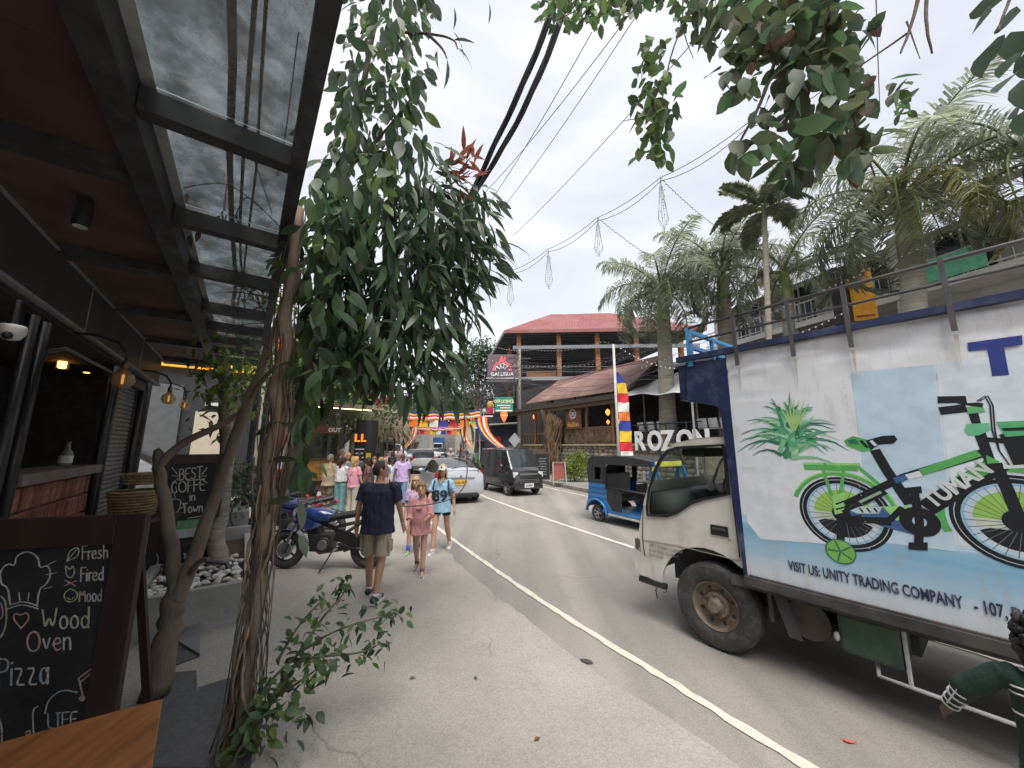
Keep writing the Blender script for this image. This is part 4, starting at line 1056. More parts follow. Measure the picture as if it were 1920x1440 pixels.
# ---- wheels and chassis
def truck_wheel(x, y, name='wheel'):
    w = MB().lathe([(.22, -.24), (.3, -.25), (.37, -.235), (.4, -.2), (.405, -.12), (.4, -.04), (.37, -.008), (.31, .0), (.25, -.012), (.225, -.03)], 40, (x, y, .405), 'Y', cap=False).build(name, m_tyre, trk, smooth=35)
    MB().lathe([(.228, -.03), (.222, -.02), (.21, -.035), (.2, -.075), (.13, -.09), (.115, -.05), (.08, -.045), (.06, -.02), (.055, .01), (.0, .015)], 32, (x, y, .405), 'Y', cap=False).build('rim', m_rim, w, smooth=35)
    mb = MB()
    for k in range(8):
        a = k * math.pi / 4; mb.lathe([(.014, -.06), (.012, -.03)], 6, (x + .1 * math.cos(a), y, .405 + .1 * math.sin(a)), 'Y')
    mb.build('wheel_nuts', m_rim, w)
    mb = MB()
    for k in range(8):
        a = (k + .5) * math.pi / 4; mb.ell((x + .165 * math.cos(a), y - .081, .405 + .165 * math.sin(a)), (.026, .004, .02), 8, 4, Matrix.Rotation(-a, 3, 'Y'))
    mb.build('rim_holes', m_black, w)
truck_wheel(0, 0); truck_wheel(0, YF + .25); truck_wheel(-2.75, .0); truck_wheel(-2.75, YF + .25)
mb = MB()
mb.bar((.6, -.5, .62), (-4.6, -.5, .62), .1, .2); mb.bar((.6, -1.2, .62), (-4.6, -1.2, .62), .1, .2); mb.tube([(0, -.1, .4), (0, YF, .4)], .07, 8); mb.tube([(-2.75, -.1, .4), (-2.75, YF, .4)], .09, 8)
mb.box((-.9, -.85, .5), (.9, .7, .3)); mb.box((.05, -.9, .72), (1.02, 1.2, .5)); mb.box((.05, -.5, .93), (1.0, .9, .06)); mb.box((-2.4, -.85, .72), (4.4, 1.75, .08)); mb.build('chassis', m_chas, trk)
g0 = tw(1560, 1135)[0]; g1 = tw(1690, 1190)[0]
MB().box(((g0 + g1) / 2, -.2, .53), (abs(g0 - g1) * .96, .34, .3)).build('fuel_tank', M('tank_green', (.035, .085, .045), .6, var=.3, dirt=(.08, .07, .05)), trk, bevel=.03)
mb = MB(); mb.lathe([(.16, -.25), (.17, -.2), (.17, .12), (.16, .15)], 18, (g0 + .22, -.3, .5), 'Y'); mb.build('air_tank', M('tank_brown', (.09, .075, .06), .7, var=.3), trk, smooth=35)
MB().box((g0 - .0, -.1, .72), (.14, .1, .06)).build('plate_box', M('pale_green', (.2, .4, .33), .6), trk)
MB().ell((g0 + .0, -.02, .49), (.02, .02, .035)).build('cap', M('cap_grey', (.45, .44, .42), .5), trk, smooth=True)
mb = MB(); mb.grid(lambda u, v: (-.5 - .12 * u - .1 * v, -.02 - .3 * v * 0, .78 - .42 * u), 6, 3); mb.box((-.5, -.2, .62), (.03, .36, .36)); mb.build('mud_flap', m_chas, trk)
gq = [tw(*p) for p in ((1640, 1222), (1700, 1240), (1800, 1265), (1900, 1290))]
MB().tube([(gq[0][0] + .05, -.35, gq[0][1] + .02)] + [(q[0], -.03, .3) for q in gq] + [(-3.2, -.03, .3)], .014, 7).build('guard_rail', M('rail_pale', (.45, .45, .46), .5), trk, smooth=True)
MB().tube([(gq[1][0], -.03, .3), (gq[1][0], -.06, .75)], .014, 6).build('guard_post', M('rail_pale', (.45, .45, .46), .5), trk)
mb = MB(); mb.tube([(.62, -.05, .45), (.66, -.04, .36), (.64, -.03, .28)], .006, 5); mb.tube([(.55, -.05, .45), (.53, -.05, .38), (.57, -.05, .36)], .005, 5); mb.build('loose_wire', m_black, trk)
# ================================================================ CARS, VANS, THREE WHEELER, MOTORBIKES
def az_rz(az): return R(90 - az)
m_cglass = M('car_glass', (.03, .036, .04), .06, var=.2, scale=2, spec=.8)
m_chrome = M('chrome', (.6, .6, .6), .15, metal=1.0)
m_redl = M('tail_lamp', (.35, .015, .02), .2, var=.15)
m_headl = M('head_lamp', (.6, .62, .63), .12)
m_platey = M('plate_yellow', (.68, .4, .03), .5)
m_platew = M('plate_white', (.7, .7, .66), .5)
m_plat = M('plate_letters', (.05, .04, .03), .6)
m_alloy = M('alloy', (.42, .43, .44), .35, metal=.7)
def wheel(parent, x, y, r, side, w=.19):
    t = MB().lathe([(r * .62, -w / 2), (r * .9, -w / 2), (r, -w * .3), (r, w * .3), (r * .9, w / 2), (r * .62, w / 2)], 24, (x, y, r), 'Y', cap=False).build('wheel', m_tyre, parent, smooth=35)
    k = w / 2 * side
    mb = MB(); mb.lathe([(r * .63, k * .8), (r * .6, k * .7), (r * .55, k * .3)], 20, (x, y, r), 'Y', cap=False)
    for j in range(5):
        a = j * 1.2566; mb.bar((x, y + k * .75, r), (x + r * .6 * math.cos(a), y + k * .7, r + r * .6 * math.sin(a)), r * .16, .02, up=(0, 1, 0))
    mb.lathe([(r * .15, k * .9), (r * .15, k * .5)], 10, (x, y, r), 'Y'); mb.build('rim', m_alloy, t)
    MB().lathe([(r * .58, k * .25), (.01, k * .25)], 16, (x, y, r), 'Y').build('brake_disc', m_black, t)
    return t
def carbody(root, st, paint, glass_i, wind_i, rear_i, pill=()):
    """st: stations rear to front (x, halfwidth, z_sill, z_belt, roof halfwidth, z_roof). glass_i: station spans with side glass; wind_i / rear_i: spans of the screens"""
    rings = []
    for (x, w, zs, zb, rw, zr) in st:
        h = [(w * .8, zs), (w * .97, zs + .1), (w, zs + (zb - zs) * .45), (w * .985, zb - .1), (w * .95, zb), (rw, zr - .05), (rw * .82, zr), (0, zr + .025)]
        rings.append([(x, y, z) for y, z in h] + [(x, -y, z) for y, z in h[-2::-1]])
    parts = {'body': MB(), 'windscreen': MB(), 'rear_window': MB()}
    n = len(rings[0])
    for i in range(len(rings) - 1):
        for j in range(n - 1):
            k = 'body'; jj = min(j, n - 2 - j)
            if jj == 4 and i in glass_i:
                q = i
                while q - 1 in glass_i: q -= 1
                k = 'side_window/%d/%d' % (q, j == 4); parts.setdefault(k, MB())
            if jj in (5, 6) and i in wind_i: k = 'windscreen'
            if jj in (5, 6) and i in rear_i: k = 'rear_window'
            parts[k].quad(rings[i][j], rings[i][j + 1], rings[i + 1][j + 1], rings[i + 1][j])
    for r_, rev in ((rings[0], 0), (rings[-1], 1)):
        f = list(range(n)); parts['body']._add(r_, [tuple(f if rev else f[::-1])])
    parts['body']._add([rings[0][0], rings[0][-1], rings[-1][-1], rings[-1][0]], [(0, 1, 2, 3)])
    b = None
    for k, mb in parts.items():
        k = k.split('/')[0]
        if mb.v:
            m = bmesh.new(); me = mb.mesh(k, paint if k == 'body' else m_cglass)
            m.from_mesh(me); bmesh.ops.remove_doubles(m, verts=m.verts, dist=.0005); bmesh.ops.recalc_face_normals(m, faces=m.faces)
            m.to_mesh(me); m.free(); smooth_angle(me, 32)
            o = bpy.data.objects.new(k, me); col.objects.link(o); o.parent = root; WM[o.name] = WM[root.name]
            if k == 'body': b = o
    return b
def plate(root, x, z, d, m, txt='CAA-1234', y=0, w=.42):
    o = MB().box((x, y, z), (.02, w, .16)).build('number_plate', m, root)
    n = Vector((d, 0, 0)); ux = Vector((0, d, 0))
    Wm = WM[root.name]; r3 = Wm.to_3x3()
    text('plate_lettering', txt, .1, m_plat, Wm @ Vector((x + d * .012, y, z - .035)), r3 @ ux, (0, 0, 1), root, align='CENTER', bold=.003)
# ---- silver hatchback ahead (seen from behind)
pw = (gnd(890, 941) + gnd(812, 934)) / 2
PAZ = -22.0
hb = thing('silver_hatchback', 'silver hatchback driving away with yellow number plate and split rear window', 'car', pw + Vector((math.sin(R(PAZ)) * 1.1, math.cos(R(PAZ)) * 1.1, 0)), az_rz(PAZ))
m_silver = M('silver_paint', (.47, .49, .53), .3, metal=.35, var=.04, coat=.6)
hbst = [(-2.2, .74, .38, .62, .6, .68), (-2.18, .84, .3, .78, .7, .84), (-2.1, .87, .26, .98, .72, 1.08), (-1.9, .885, .24, 1.04, .69, 1.2), (-1.35, .89, .22, 1.04, .66, 1.37), (-.6, .89, .2, 1.0, .63, 1.49), (.1, .89, .2, .97, .63, 1.49), (.55, .89, .2, .95, .66, 1.4), (1.25, .88, .2, .92, .78, 1.0), (1.9, .85, .22, .8, .75, .84), (2.2, .72, .3, .6, .6, .66)]
carbody(hb, hbst, m_silver, (3, 4, 5, 6), (7,), (3, 4))
MB().bar((-2.02, -.7, 1.13), (-2.02, .7, 1.13), .12, .05).build('spoiler', m_silver, hb, bevel=.015)
mb = MB(); mb.grid(lambda u, v: (-2.155 + v * .1, (u - .5) * 1.2, .9 + v * .2), 5, 3); mb.build('lower_window', m_cglass, hb, smooth=True)
for s_ in (-1, 1):
    MB().poly([(0, .72), (.05, .68), (.1, .8), (.09, 1.06), (.02, 1.12), (-.06, 1.0)], [], (-1.96, s_ * .78, 0), (0, s_, 0), (0, 0, 1), -.26).build('tail_lamp', m_redl, hb, bevel=.01)
    MB().ell((.55, s_ * .98, 1.02), (.07, .12, .07)).build('wing_mirror', m_silver, hb, smooth=True)
    for x in (-1.35, 1.35): wheel(hb, x, s_ * .76, .31, s_)
MB().box((-2.2, 0, .3), (.08, 1.25, .16)).build('rear_valance', m_black, hb, bevel=.03)
MB().bar((-2.2, -.5, .88), (-2.2, .5, .88), .03, .04).build('trim_strip', m_chrome, hb)
plate(hb, -2.215, .73, -1, m_platey, 'CAR-9823')
MB().lathe([(.05, 0), (.05, .02)], 14, (-2.185, 0, .93), 'X').build('badge', m_chrome, hb)
MB().tube([(-1.85, -.1, 1.24), (-2.0, .3, 1.2)], .01, 5).build('wiper', m_black, hb)
# ---- silver SUV further along
SAZ = -14.0
sp0 = gnd(792, 885); suv = thing('silver_suv', 'silver sport utility car with yellow rear plate further up the road', 'car', sp0, az_rz(SAZ))
m_silv2 = M('silver_paint_warm', (.55, .55, .55), .3, metal=.3, coat=.5)
sst = [(-2.25, .8, .4, .8, .72, .86), (-2.2, .9, .34, 1.0, .76, 1.1), (-2.05, .93, .3, 1.1, .74, 1.5), (-1.75, .94, .28, 1.12, .7, 1.68), (-.5, .94, .28, 1.1, .68, 1.74), (.4, .94, .28, 1.08, .68, 1.7), (1.1, .93, .28, 1.05, .78, 1.18), (1.9, .9, .3, .95, .78, 1.0), (2.25, .78, .38, .7, .6, .75)]
carbody(suv, sst, m_silv2, (2, 3, 4), (5,), (1, 2))
for s_ in (-1, 1):
    MB().box((-2.14, s_ * .78, 1.05), (.16, .26, .24)).build('tail_lamp', m_redl, suv, bevel=.03)
    MB().ell((.5, s_ * 1.05, 1.15), (.07, .13, .09)).build('wing_mirror', m_silv2, suv, smooth=True)
    MB().bar((-1.6, s_ * .62, 1.78), (.2, s_ * .62, 1.78), .04, .04).build('roof_rail', m_chrome, suv)
    MB().box((-2.22, s_ * .72, .52), (.08, .2, .1)).build('fog_lamp', m_redl, suv)
    for x in (-1.4, 1.4): wheel(suv, x, s_ * .8, .36, s_, .23)
MB().box((-2.2, 0, .46), (.14, 1.6, .26)).build('rear_bumper', M('grey_plastic', (.08, .08, .085), .6), suv, bevel=.04)
plate(suv, -2.23, .88, -1, m_platey, 'KY 4471')
# ---- black kei van, oncoming
VAZ = 151.0
v0 = (gnd(948, 927) + gnd(1016, 929)) / 2
fd = Vector((math.sin(R(VAZ)), math.cos(R(VAZ)), 0))
van = thing('black_minivan', 'glossy black boxy minivan coming towards the camera', 'van', v0 - fd * 1.25, az_rz(VAZ))
m_bpaint = M('black_paint', (.022, .023, .026), .18, var=.1, coat=.8)
vst = [(-1.68, .66, .34, 1.0, .6, 1.7), (-1.66, .72, .3, 1.06, .64, 1.8), (-1.5, .735, .26, 1.08, .66, 1.86), (-.6, .74, .25, 1.08, .66, 1.88), (-.5, .74, .25, 1.08, .66, 1.88), (.5, .74, .25, 1.07, .66, 1.88), (.6, .74, .25, 1.07, .66, 1.87), (.95, .74, .25, 1.06, .64, 1.82), (1.42, .735, .25, 1.04, .68, 1.1), (1.62, .71, .28, .9, .64, .98), (1.68, .66, .32, .75, .6, .84)]
vb = carbody(van, vst, m_bpaint, (2, 4, 6), (7,), (0,))
mb = MB()
for s_ in (-1, 1):
    MB().box((1.6, s_ * .58, .83), (.14, .22, .22)).build('head_lamp', m_headl, van, bevel=.03)
    MB().ell((.95, s_ * .86, 1.12), (.06, .1, .12)).build('wing_mirror', m_bpaint, van, smooth=True)
    for x in (-1.15, 1.1): wheel(van, x, s_ * .65, .28, s_, .16)
MB().box((1.69, 0, .86), (.05, .84, .06)).build('grille_bar', m_chrome, van, bevel=.01)
MB().box((1.67, 0, .74), (.05, .8, .1)).build('grille', M('grille_dark', (.03, .03, .032), .4), van)
for k in range(3): MB().box((1.7, 0, .52 + k * .06), (.03, .9, .025)).build('grille_slat', M('grille_grey', (.12, .12, .125), .4), van)
MB().box((1.66, 0, .34), (.08, 1.35, .14)).build('bumper', m_bpaint, van, bevel=.03)
plate(van, 1.7, .42, 1, m_platew, 'PJ-8664')
for y in (-.3, .3): MB().tube([(1.47, y, 1.07), (1.3, y + .3, 1.22)], .01, 5).build('wiper', m_black, van)
# seats and the windscreen view through pale glass
# ---- dark saloon behind the hatchback, oncoming
c0 = gnd(908, 892); dsn = thing('dark_saloon', 'dark saloon car half hidden behind the silver hatchback', 'car', c0 + Vector((-.4, 1.8, 0)), az_rz(158))
m_dpaint = M('dark_paint', (.03, .034, .04), .2, coat=.7)
dst = [(-2.2, .7, .4, .8, .6, .88), (-2.1, .84, .3, .95, .7, 1.02), (-1.5, .86, .25, .98, .68, 1.08), (-.8, .87, .24, .97, .62, 1.44), (.1, .87, .24, .95, .62, 1.46), (.4, .87, .24, .94, .64, 1.4), (1.1, .86, .24, .92, .74, .98), (1.9, .84, .26, .82, .7, .86), (2.15, .72, .34, .6, .58, .66)]
carbody(dsn, dst, m_dpaint, (2, 3, 4), (5,), (2,))
for s_ in (-1, 1):
    MB().box((2.02, s_ * .62, .68), (.16, .3, .13)).build('head_lamp', m_headl, dsn, bevel=.03)
    MB().ell((.5, s_ * .96, 1.02), (.07, .11, .07)).build('wing_mirror', m_dpaint, dsn, smooth=True)
    for x in (-1.3, 1.35): wheel(dsn, x, s_ * .75, .31, s_)
plate(dsn, 2.16, .45, 1, m_platew, 'KX 3120'); MB().box((2.14, 0, .62), (.05, .8, .1)).build('grille', m_chrome, dsn)
# ---- white passenger van crossing far ahead
def bigvan(label, loc, az, paint, s=1.0):
    t = thing('passenger_van', label, 'van', loc, az_rz(az))
    st = [(-2.35, .75, .4, 1.2, .7, 1.9), (-2.3, .84, .34, 1.25, .74, 2.1), (-2.0, .85, .3, 1.25, .74, 2.2), (1.0, .85, .3, 1.22, .72, 2.2), (1.5, .85, .3, 1.2, .7, 2.05), (2.1, .84, .3, 1.12, .74, 1.2), (2.35, .76, .38, .8, .66, .92)]
    carbody(t, st, paint, (2, 3), (4,), (0,))
    for s_ in (-1, 1):
        for x in (-1.4, 1.5): wheel(t, x, s_ * .75, .33, s_)
        MB().box((2.3, s_ * .62, .82), (.1, .24, .2)).build('head_lamp', m_headl, t, bevel=.02)
        MB().box((-2.32, s_ * .72, 1.0), (.06, .14, .4)).build('tail_lamp', m_redl, t)
        MB().ell((1.6, s_ * .98, 1.3), (.06, .1, .14)).build('wing_mirror', m_black, t, smooth=True)
    MB().box((2.36, 0, .55), (.1, 1.5, .2)).build('bumper', paint, t, bevel=.03)
    return t
m_wpaint = M('white_car_paint', (.68, .68, .66), .3, coat=.5, var=.03)
bigvan('white passenger van standing side on beyond the silver car', gnd(742, 862) + Vector((-1.2, 1, 0)), 75, m_wpaint)
def smallcar(label, loc, az, paint, name='parked_car'):
    t = thing(name, label, 'car', loc, az_rz(az))
    st = [(-1.9, .66, .36, .8, .6, .9), (-1.85, .8, .28, .98, .66, 1.1), (-1.5, .83, .24, 1.0, .64, 1.42), (-.3, .84, .22, .98, .62, 1.5), (.5, .84, .22, .96, .64, 1.42), (1.15, .83, .22, .94, .72, 1.0), (1.75, .8, .26, .82, .68, .86), (1.92, .68, .34, .6, .56, .66)]
    carbody(t, st, paint, (1, 2, 3), (4,), (1,))
    for s_ in (-1, 1):
        for x in (-1.2, 1.2): wheel(t, x, s_ * .73, .3, s_)
        MB().box((1.82, s_ * .58, .7), (.14, .24, .14)).build('head_lamp', m_headl, t, bevel=.02)
        MB().box((-1.86, s_ * .62, .85), (.1, .16, .2)).build('tail_lamp', m_redl, t, bevel=.02)
    return t
# row of far cars where the street bends
fy = lambda u, y: Vector(((u - 960) / 680 * y * .986, y, 0))
smallcar('white estate car parked far up the road right of the white van', fy(792, 56), 160, m_wpaint)
smallcar('second white car in the far row, left of the black jeep', fy(812, 60), 150, M('white_car2', (.6, .6, .6), .3, coat=.5))
smallcar('black car in the far row in front of the blue lorry', fy(829, 63), 165, m_dpaint)
smallcar('pale blue car behind the silver sport utility car', fy(776, 46), 165, M('blue_car', (.2, .28, .42), .3, coat=.5))
smallcar('grey car standing behind the approaching scooters', fy(868, 42), 172, M('grey_car', (.22, .23, .25), .3, coat=.5))
smallcar('white parked car in the lane beside the roller shutter', Vector((-11.2, 12.6, .01)), 70, M('white_car3', (.66, .68, .72), .25, coat=.6), 'lane_car')
# blue lorry far away
fl = thing('far_lorry', 'small lorry with blue box body far up the street', 'truck', fy(822, 78), az_rz(172))
MB().box((-1.6, 0, 2.3), (4.4, 2.2, 2.7)).build('cargo_box', M('lorry_blue', (.04, .13, .4), .5), fl, bevel=.04)
MB().box((1.5, 0, 1.5), (1.5, 2.0, 2.0), taper=.93).build('cab', m_wpaint, fl, bevel=.12)
MB().box((2.2, 0, 1.9), (.12, 1.7, .8)).build('windscreen', m_cglass, fl)
for s_ in (-1, 1):
    for x in (-2.6, 1.6): wheel(fl, x, s_ * .9, .42, s_, .26)
# ---- blue three wheeler
KAZ = 147.0
K = Wall(gnd(1112, 976)[:2], KAZ)
tk = thing('three_wheeler', 'blue three wheeled taxi with black canvas hood', 'three-wheeler', K.p, R(90 - KAZ))
# local: x forward, y = left; the near side (right side) is y = 0 and the body runs to y = 1.25
ks = K.sz
def kp(pxs): return [ks(*p) for p in pxs]
m_tb = M('tuk_blue', (.035, .2, .5), .3, var=.06, coat=.5, dirt=(.05, .12, .25), dscale=3)
m_canv = M('black_canvas', (.03, .03, .032), .75, var=.25, scale=8, bump=.2)
lenf = 2.55
roofz = ks(1110, 866)[1]
hood = [(-.12, 1.0), (-.16, 1.3), (-.12, 1.6), (.0, 1.69), (.9, 1.73), (1.75, 1.68), (1.95, 1.62), (1.95, 1.5), (.55, 1.5), (.5, 1.0)]
win = [(.12, 1.1), (.12, 1.42), (.36, 1.42), (.36, 1.1)]
mb = MB(); mb.poly(hood, [win], (0, -.01, 0), (1, 0, 0), (0, 0, 1), -.03); mb.poly(hood, [win], (0, 1.24, 0), (1, 0, 0), (0, 0, 1), -.03)
for a_, b_ in zip(hood[:6], hood[1:7]): mb.quad((a_[0], -.01, a_[1]), (b_[0], -.01, b_[1]), (b_[0], 1.26, b_[1]), (a_[0], 1.26, a_[1]))
mb.build('hood', m_canv, tk, smooth=25)
body = [(-.2, .36), (-.14, .72), (-.12, 1.0), (.5, 1.0), (.56, .7), (.72, .5), (1.0, .45), (1.06, .28), (.52, .24)] + [(.15 + .34 * math.cos(R(a)), .22 + .34 * math.sin(R(a))) for a in range(0, 181, 20)]
mb = MB(); mb.poly(body, [], (0, -.0, 0), (1, 0, 0), (0, 0, 1), -.03); mb.poly(body, [], (0, 1.22, 0), (1, 0, 0), (0, 0, 1), -.03)
for a_, b_ in zip(body[:2], body[1:3]): mb.quad((a_[0], 0, a_[1]), (b_[0], 0, b_[1]), (b_[0], 1.25, b_[1]), (a_[0], 1.25, a_[1]))
mb.box((1.1, .62, .3), (1.9, 1.2, .06)); mb.build('body', m_tb, tk, smooth=25)
for zz in (.62, .76, .88): MB().bar((-.12, -.012, zz), (.5, -.012, zz), .012, .02).build('crease', M('tuk_crease', (.02, .12, .33), .4), tk)
mb = MB(); mb.tube([(.15 + .36 * math.cos(R(a)), -.03, .22 + .36 * math.sin(R(a))) for a in range(-5, 190, 15)], .03, 7); mb.build('wheel_arch', m_tb, tk, smooth=True)
# door tarpaulin and frame
MB().poly([(.56, .95), (.55, .6), (.72, .36), (1.02, .36), (1.04, .82), (.95, .9)], [], (0, -.035, 0), (1, 0, 0), (0, 0, 1), -.02).build('door_flap', m_canv, tk)
mb = MB(); mb.tube([(.56, -.03, .9), (.52, -.03, 1.4), (.6, -.03, 1.5)], .035, 7); mb.tube([(.56, -.03, .93), (1.8, -.03, .87)], .025, 7); mb.build('door_frame', m_black, tk, smooth=True)
front = [(1.75, .25), (1.72, .9), (1.78, 1.0), (1.82, 1.62), (1.95, 1.62), (2.2, 1.0), (2.45, .85), (2.55, .5), (2.4, .3)]
wsc = [(1.9, 1.02), (1.9, 1.5), (2.12, 1.02)]
mb = MB(); 
for y_, th in ((.08, -.03), (1.14, -.03)): mb.poly(front, [wsc], (0, y_, 0), (1, 0, 0), (0, 0, 1), th)
for a_, b_ in zip(front[4:8], front[5:9]):
    if a_[1] > 1.5: continue
    mb.quad((a_[0], .05, a_[1]), (b_[0], .05, b_[1]), (b_[0], 1.17, b_[1]), (a_[0], 1.17, a_[1]))
mb.build('front_cowl', m_tb, tk, smooth=25)
mb = MB(); mb.quad((1.96, .1, 1.6), (2.19, .1, 1.02), (2.19, 1.12, 1.02), (1.96, 1.12, 1.6)); mb.build('windscreen', m_glass, tk)
mb = MB(); mb.bar((1.975, .1, 1.56), (1.975, 1.12, 1.56), .02, .12); mb.build('screen_banner', M('banner_yellow', (.75, .66, .1), .5), tk)
MB().poly([(1.98, 1.38), (2.02, 1.5), (1.9, 1.5), (1.9, 1.4)], [], (0, .06, 0), (1, 0, 0), (0, 0, 1), -.01).build('quarter_banner', M('banner_yellow', (.75, .66, .1), .5), tk)
MB().box((.55, .62, .62), (.5, 1.1, .12)).build('passenger_seat', m_black, tk, bevel=.03)
MB().box((.3, .62, .95), (.12, 1.1, .6)).build('seat_back', M('seat_grey', (.1, .1, .105), .6), tk, bevel=.03)
MB().box((1.35, .62, .62), (.35, .45, .12)).build('driver_seat', m_black, tk, bevel=.03)
MB().box((1.15, .62, .85), (.06, .45, .35)).build('driver_back', m_black, tk, bevel=.03)
mb = MB(); mb.tube([(1.75, .35, 1.0), (1.68, .62, 1.05), (1.75, .9, 1.0)], .02, 6); mb.tube([(1.7, .62, 1.05), (1.9, .62, .6)], .03, 6); mb.build('handlebar', m_chrome, tk, smooth=True)
MB().box((1.75, -.06, 1.28), (.06, .1, .22)).build('wing_mirror', M('mirror_grey', (.2, .21, .22), .3), tk, bevel=.02)
MB().bar((.58, -.02, .25), (1.9, -.02, .22), .05, .04).build('sill', M('sill_pale', (.45, .46, .47), .4), tk)
for k in range(9): MB().ell((1.5 + k * .055, -.03, 1.7 - k * .008), .012, 6, 4).build('stud', m_chrome, tk)
for y_, s_ in ((.08, -1), (1.16, 1)): wheel(tk, .15, y_, .22, s_, .13)
wheel(tk, 2.2, .62, .22, -1, .12)
MB().box((-.16, -.0, .42), (.06, .05, .14)).build('tail_lamp', m_redl, tk)
# ---- motorbikes
def torus(mb, c, Rr, r, n=28, k=8, sx=1.0):
    mb.grid(lambda u, v: (c[0] + (Rr + r * math.cos(v * 6.2832)) * math.cos(u * 6.2832), c[1] + sx * r * math.sin(v * 6.2832), c[2] + (Rr + r * math.cos(v * 6.2832)) * math.sin(u * 6.2832)), n, k + 1, closed_u=True)
def motorbike(label, loc, rz, tank, lean=0.0, name='motorbike', group='motorbikes'):
    t = thing(name, label, 'motorbike', loc, rz, group)
    for x, w in ((-.67, .075), (.68, .06)):
        mb = MB(); torus(mb, (x, 0, .3), .235, .065, sx=w / .065); wl = mb.build('wheel', m_tyre, t, smooth=True)
        mb = MB(); torus(mb, (x, 0, .3), .175, .014, k=6)
        for k in range(5): a = k * 1.2566; mb.bar((x, 0, .3), (x + .175 * math.cos(a), 0, .3 + .175 * math.sin(a)), .03, .02, up=(0, 1, 0))
        mb.lathe([(.045, -.06), (.045, .06)], 12, (x, 0, .3), 'Y'); mb.build('rim', m_steel, wl)
        MB().lathe([(.12, .05), (.12, .055)], 20, (x, 0, .3), 'Y').build('brake_disc', m_chrome, wl)
    mb = MB()
    for y in (-.09, .09): mb.tube([(.68, y, .3), (.42, y, .95)], .024, 8); 
    mb.build('fork', M('fork_metal', (.3, .3, .3), .3, metal=.7), t, smooth=True)
    mb = MB(); mb.tube([(.42, 0, .9), (.2, 0, .75), (-.1, 0, .62), (-.25, 0, .42)], .035, 7); mb.tube([(.4, 0, .8), (.3, 0, .45), (.0, 0, .28), (-.25, 0, .32)], .03, 7)
    for y in (-.1, .1): mb.tube([(-.2, y, .4), (-.67, y, .3)], .025, 6); mb.tube([(-.1, y * .7, .65), (-.75, y * .7, .78)], .02, 6); mb.tube([(-.2, y, .5), (-.5, y, .7)], .025, 6)
    mb.build('frame', m_chas, t, smooth=True)
    def tk_(u, v):
        x = -.08 + .5 * v; w = .15 * math.sin(.35 + 2.3 * v) ** .6; h = .14 * math.sin(.5 + 2.2 * v) ** .7
        a = u * 6.2832; return (x, w * math.cos(a), .8 + .06 * v + h * math.sin(a) * (1 if math.sin(a) > 0 else .8))
    mb = MB(); mb.grid(tk_, 16, 9, closed_u=True); mb.ell((.42, 0, .84), (.02, .1, .08)); mb.ell((-.07, 0, .8), (.02, .1, .07)); mb.build('fuel_tank', tank, t, smooth=True)
    for y in (-1, 1):
        MB().poly([(.05, .7), (.3, .62), (.52, .74), (.5, .92), (.38, .82), (.2, .76)], [], (0, y * .15, 0), (1, 0, 0), (0, 0, 1), .02 * y).build('tank_cowl', tank, t, bevel=.006)
    mb = MB()
    mb.grid(lambda u, v: (-.05 - .62 * v, .13 * (1 - .35 * v) * math.cos(u * 6.2832), .8 + .1 * v + .06 * math.sin(u * 6.2832)), 12, 7, closed_u=True); mb.ell((-.67, 0, .9), (.03, .08, .06)); mb.build('seat', m_black, t, smooth=True)
    mb = MB(); mb.box((.08, 0, .42), (.34, .26, .26)); mb.box((.22, 0, .58), (.18, .2, .2), Matrix.Rotation(.4, 3, 'Y')); mb.lathe([(.11, -.17), (.12, -.14), (.12, .14), (.11, .17)], 18, (.02, 0, .4), 'Y'); en = mb.build('engine', M('engine_dark', (.05, .05, .052), .45, metal=.4), t, bevel=.01)
    for y in (-.175, .175): MB().lathe([(.085, -.012), (.075, .012), (.04, .016)], 18, (.02, y, .4), 'Y').build('clutch_cover', M('cover_grey', (.28, .28, .28), .4, metal=.6), en, smooth=35)
    for k in range(6): MB().box((.22 + .008 * k, 0, .5 + k * .032), (.2, .23, .012), Matrix.Rotation(.4, 3, 'Y')).build('cooling_fin', m_steel, en)
    mb = MB(); mb.tube([(.3, -.06, .5), (.38, -.1, .35), (.2, -.13, .2), (-.2, -.15, .25)], .022, 7); mb.tube([(-.2, -.15, .25), (-.75, -.18, .42)], [.045, .055], 10); mb.build('exhaust', M('exhaust_steel', (.25, .25, .25), .35, metal=.8), t, smooth=True)
    mb = MB(); mb.tube([(.33, -.36, 1.0), (.4, -.2, 1.03), (.42, 0, .98), (.4, .2, 1.03), (.33, .36, 1.0)], .014, 7)
    mb.build('handlebar', m_steel, t, smooth=True)
    for y in (-1, 1):
        MB().tube([(.33, y * .36, 1.0), (.36, y * .26, 1.02)], .02, 7).build('grip', m_black, t)
        MB().tube([(.4, y * .24, 1.03), (.42, y * .3, 1.18)], .007, 5).build('mirror_stem', m_black, t); MB().ell((.42, y * .32, 1.21), (.02, .07, .04)).build('mirror', m_black, t, smooth=True)
        MB().tube([(.5, y * .08, .8), (.5, y * .17, .8)], .012, 5).build('indicator', M('amber', (.7, .25, .02), .3), t)
    MB().ell((.54, 0, .86), (.08, .1, .11)).build('headlight', m_headl, t, smooth=True)
    mb = MB(); mb.grid(lambda u, v: (.56 - .14 * v, .12 * math.sin((u - .5) * 2.6) * 1.0, .98 + .12 * v - .06 * abs(u - .5)), 9, 4); mb.build('cowl', tank, t, smooth=True)
    for x, w in ((.68, 1),): mb = MB(); mb.grid(lambda u, v: (.68 + .32 * math.cos(R(20 + 125 * v)), (u - .5) * .13, .3 + .32 * math.sin(R(20 + 125 * v))), 4, 10); mb.build('mudguard', tank, t, smooth=True)
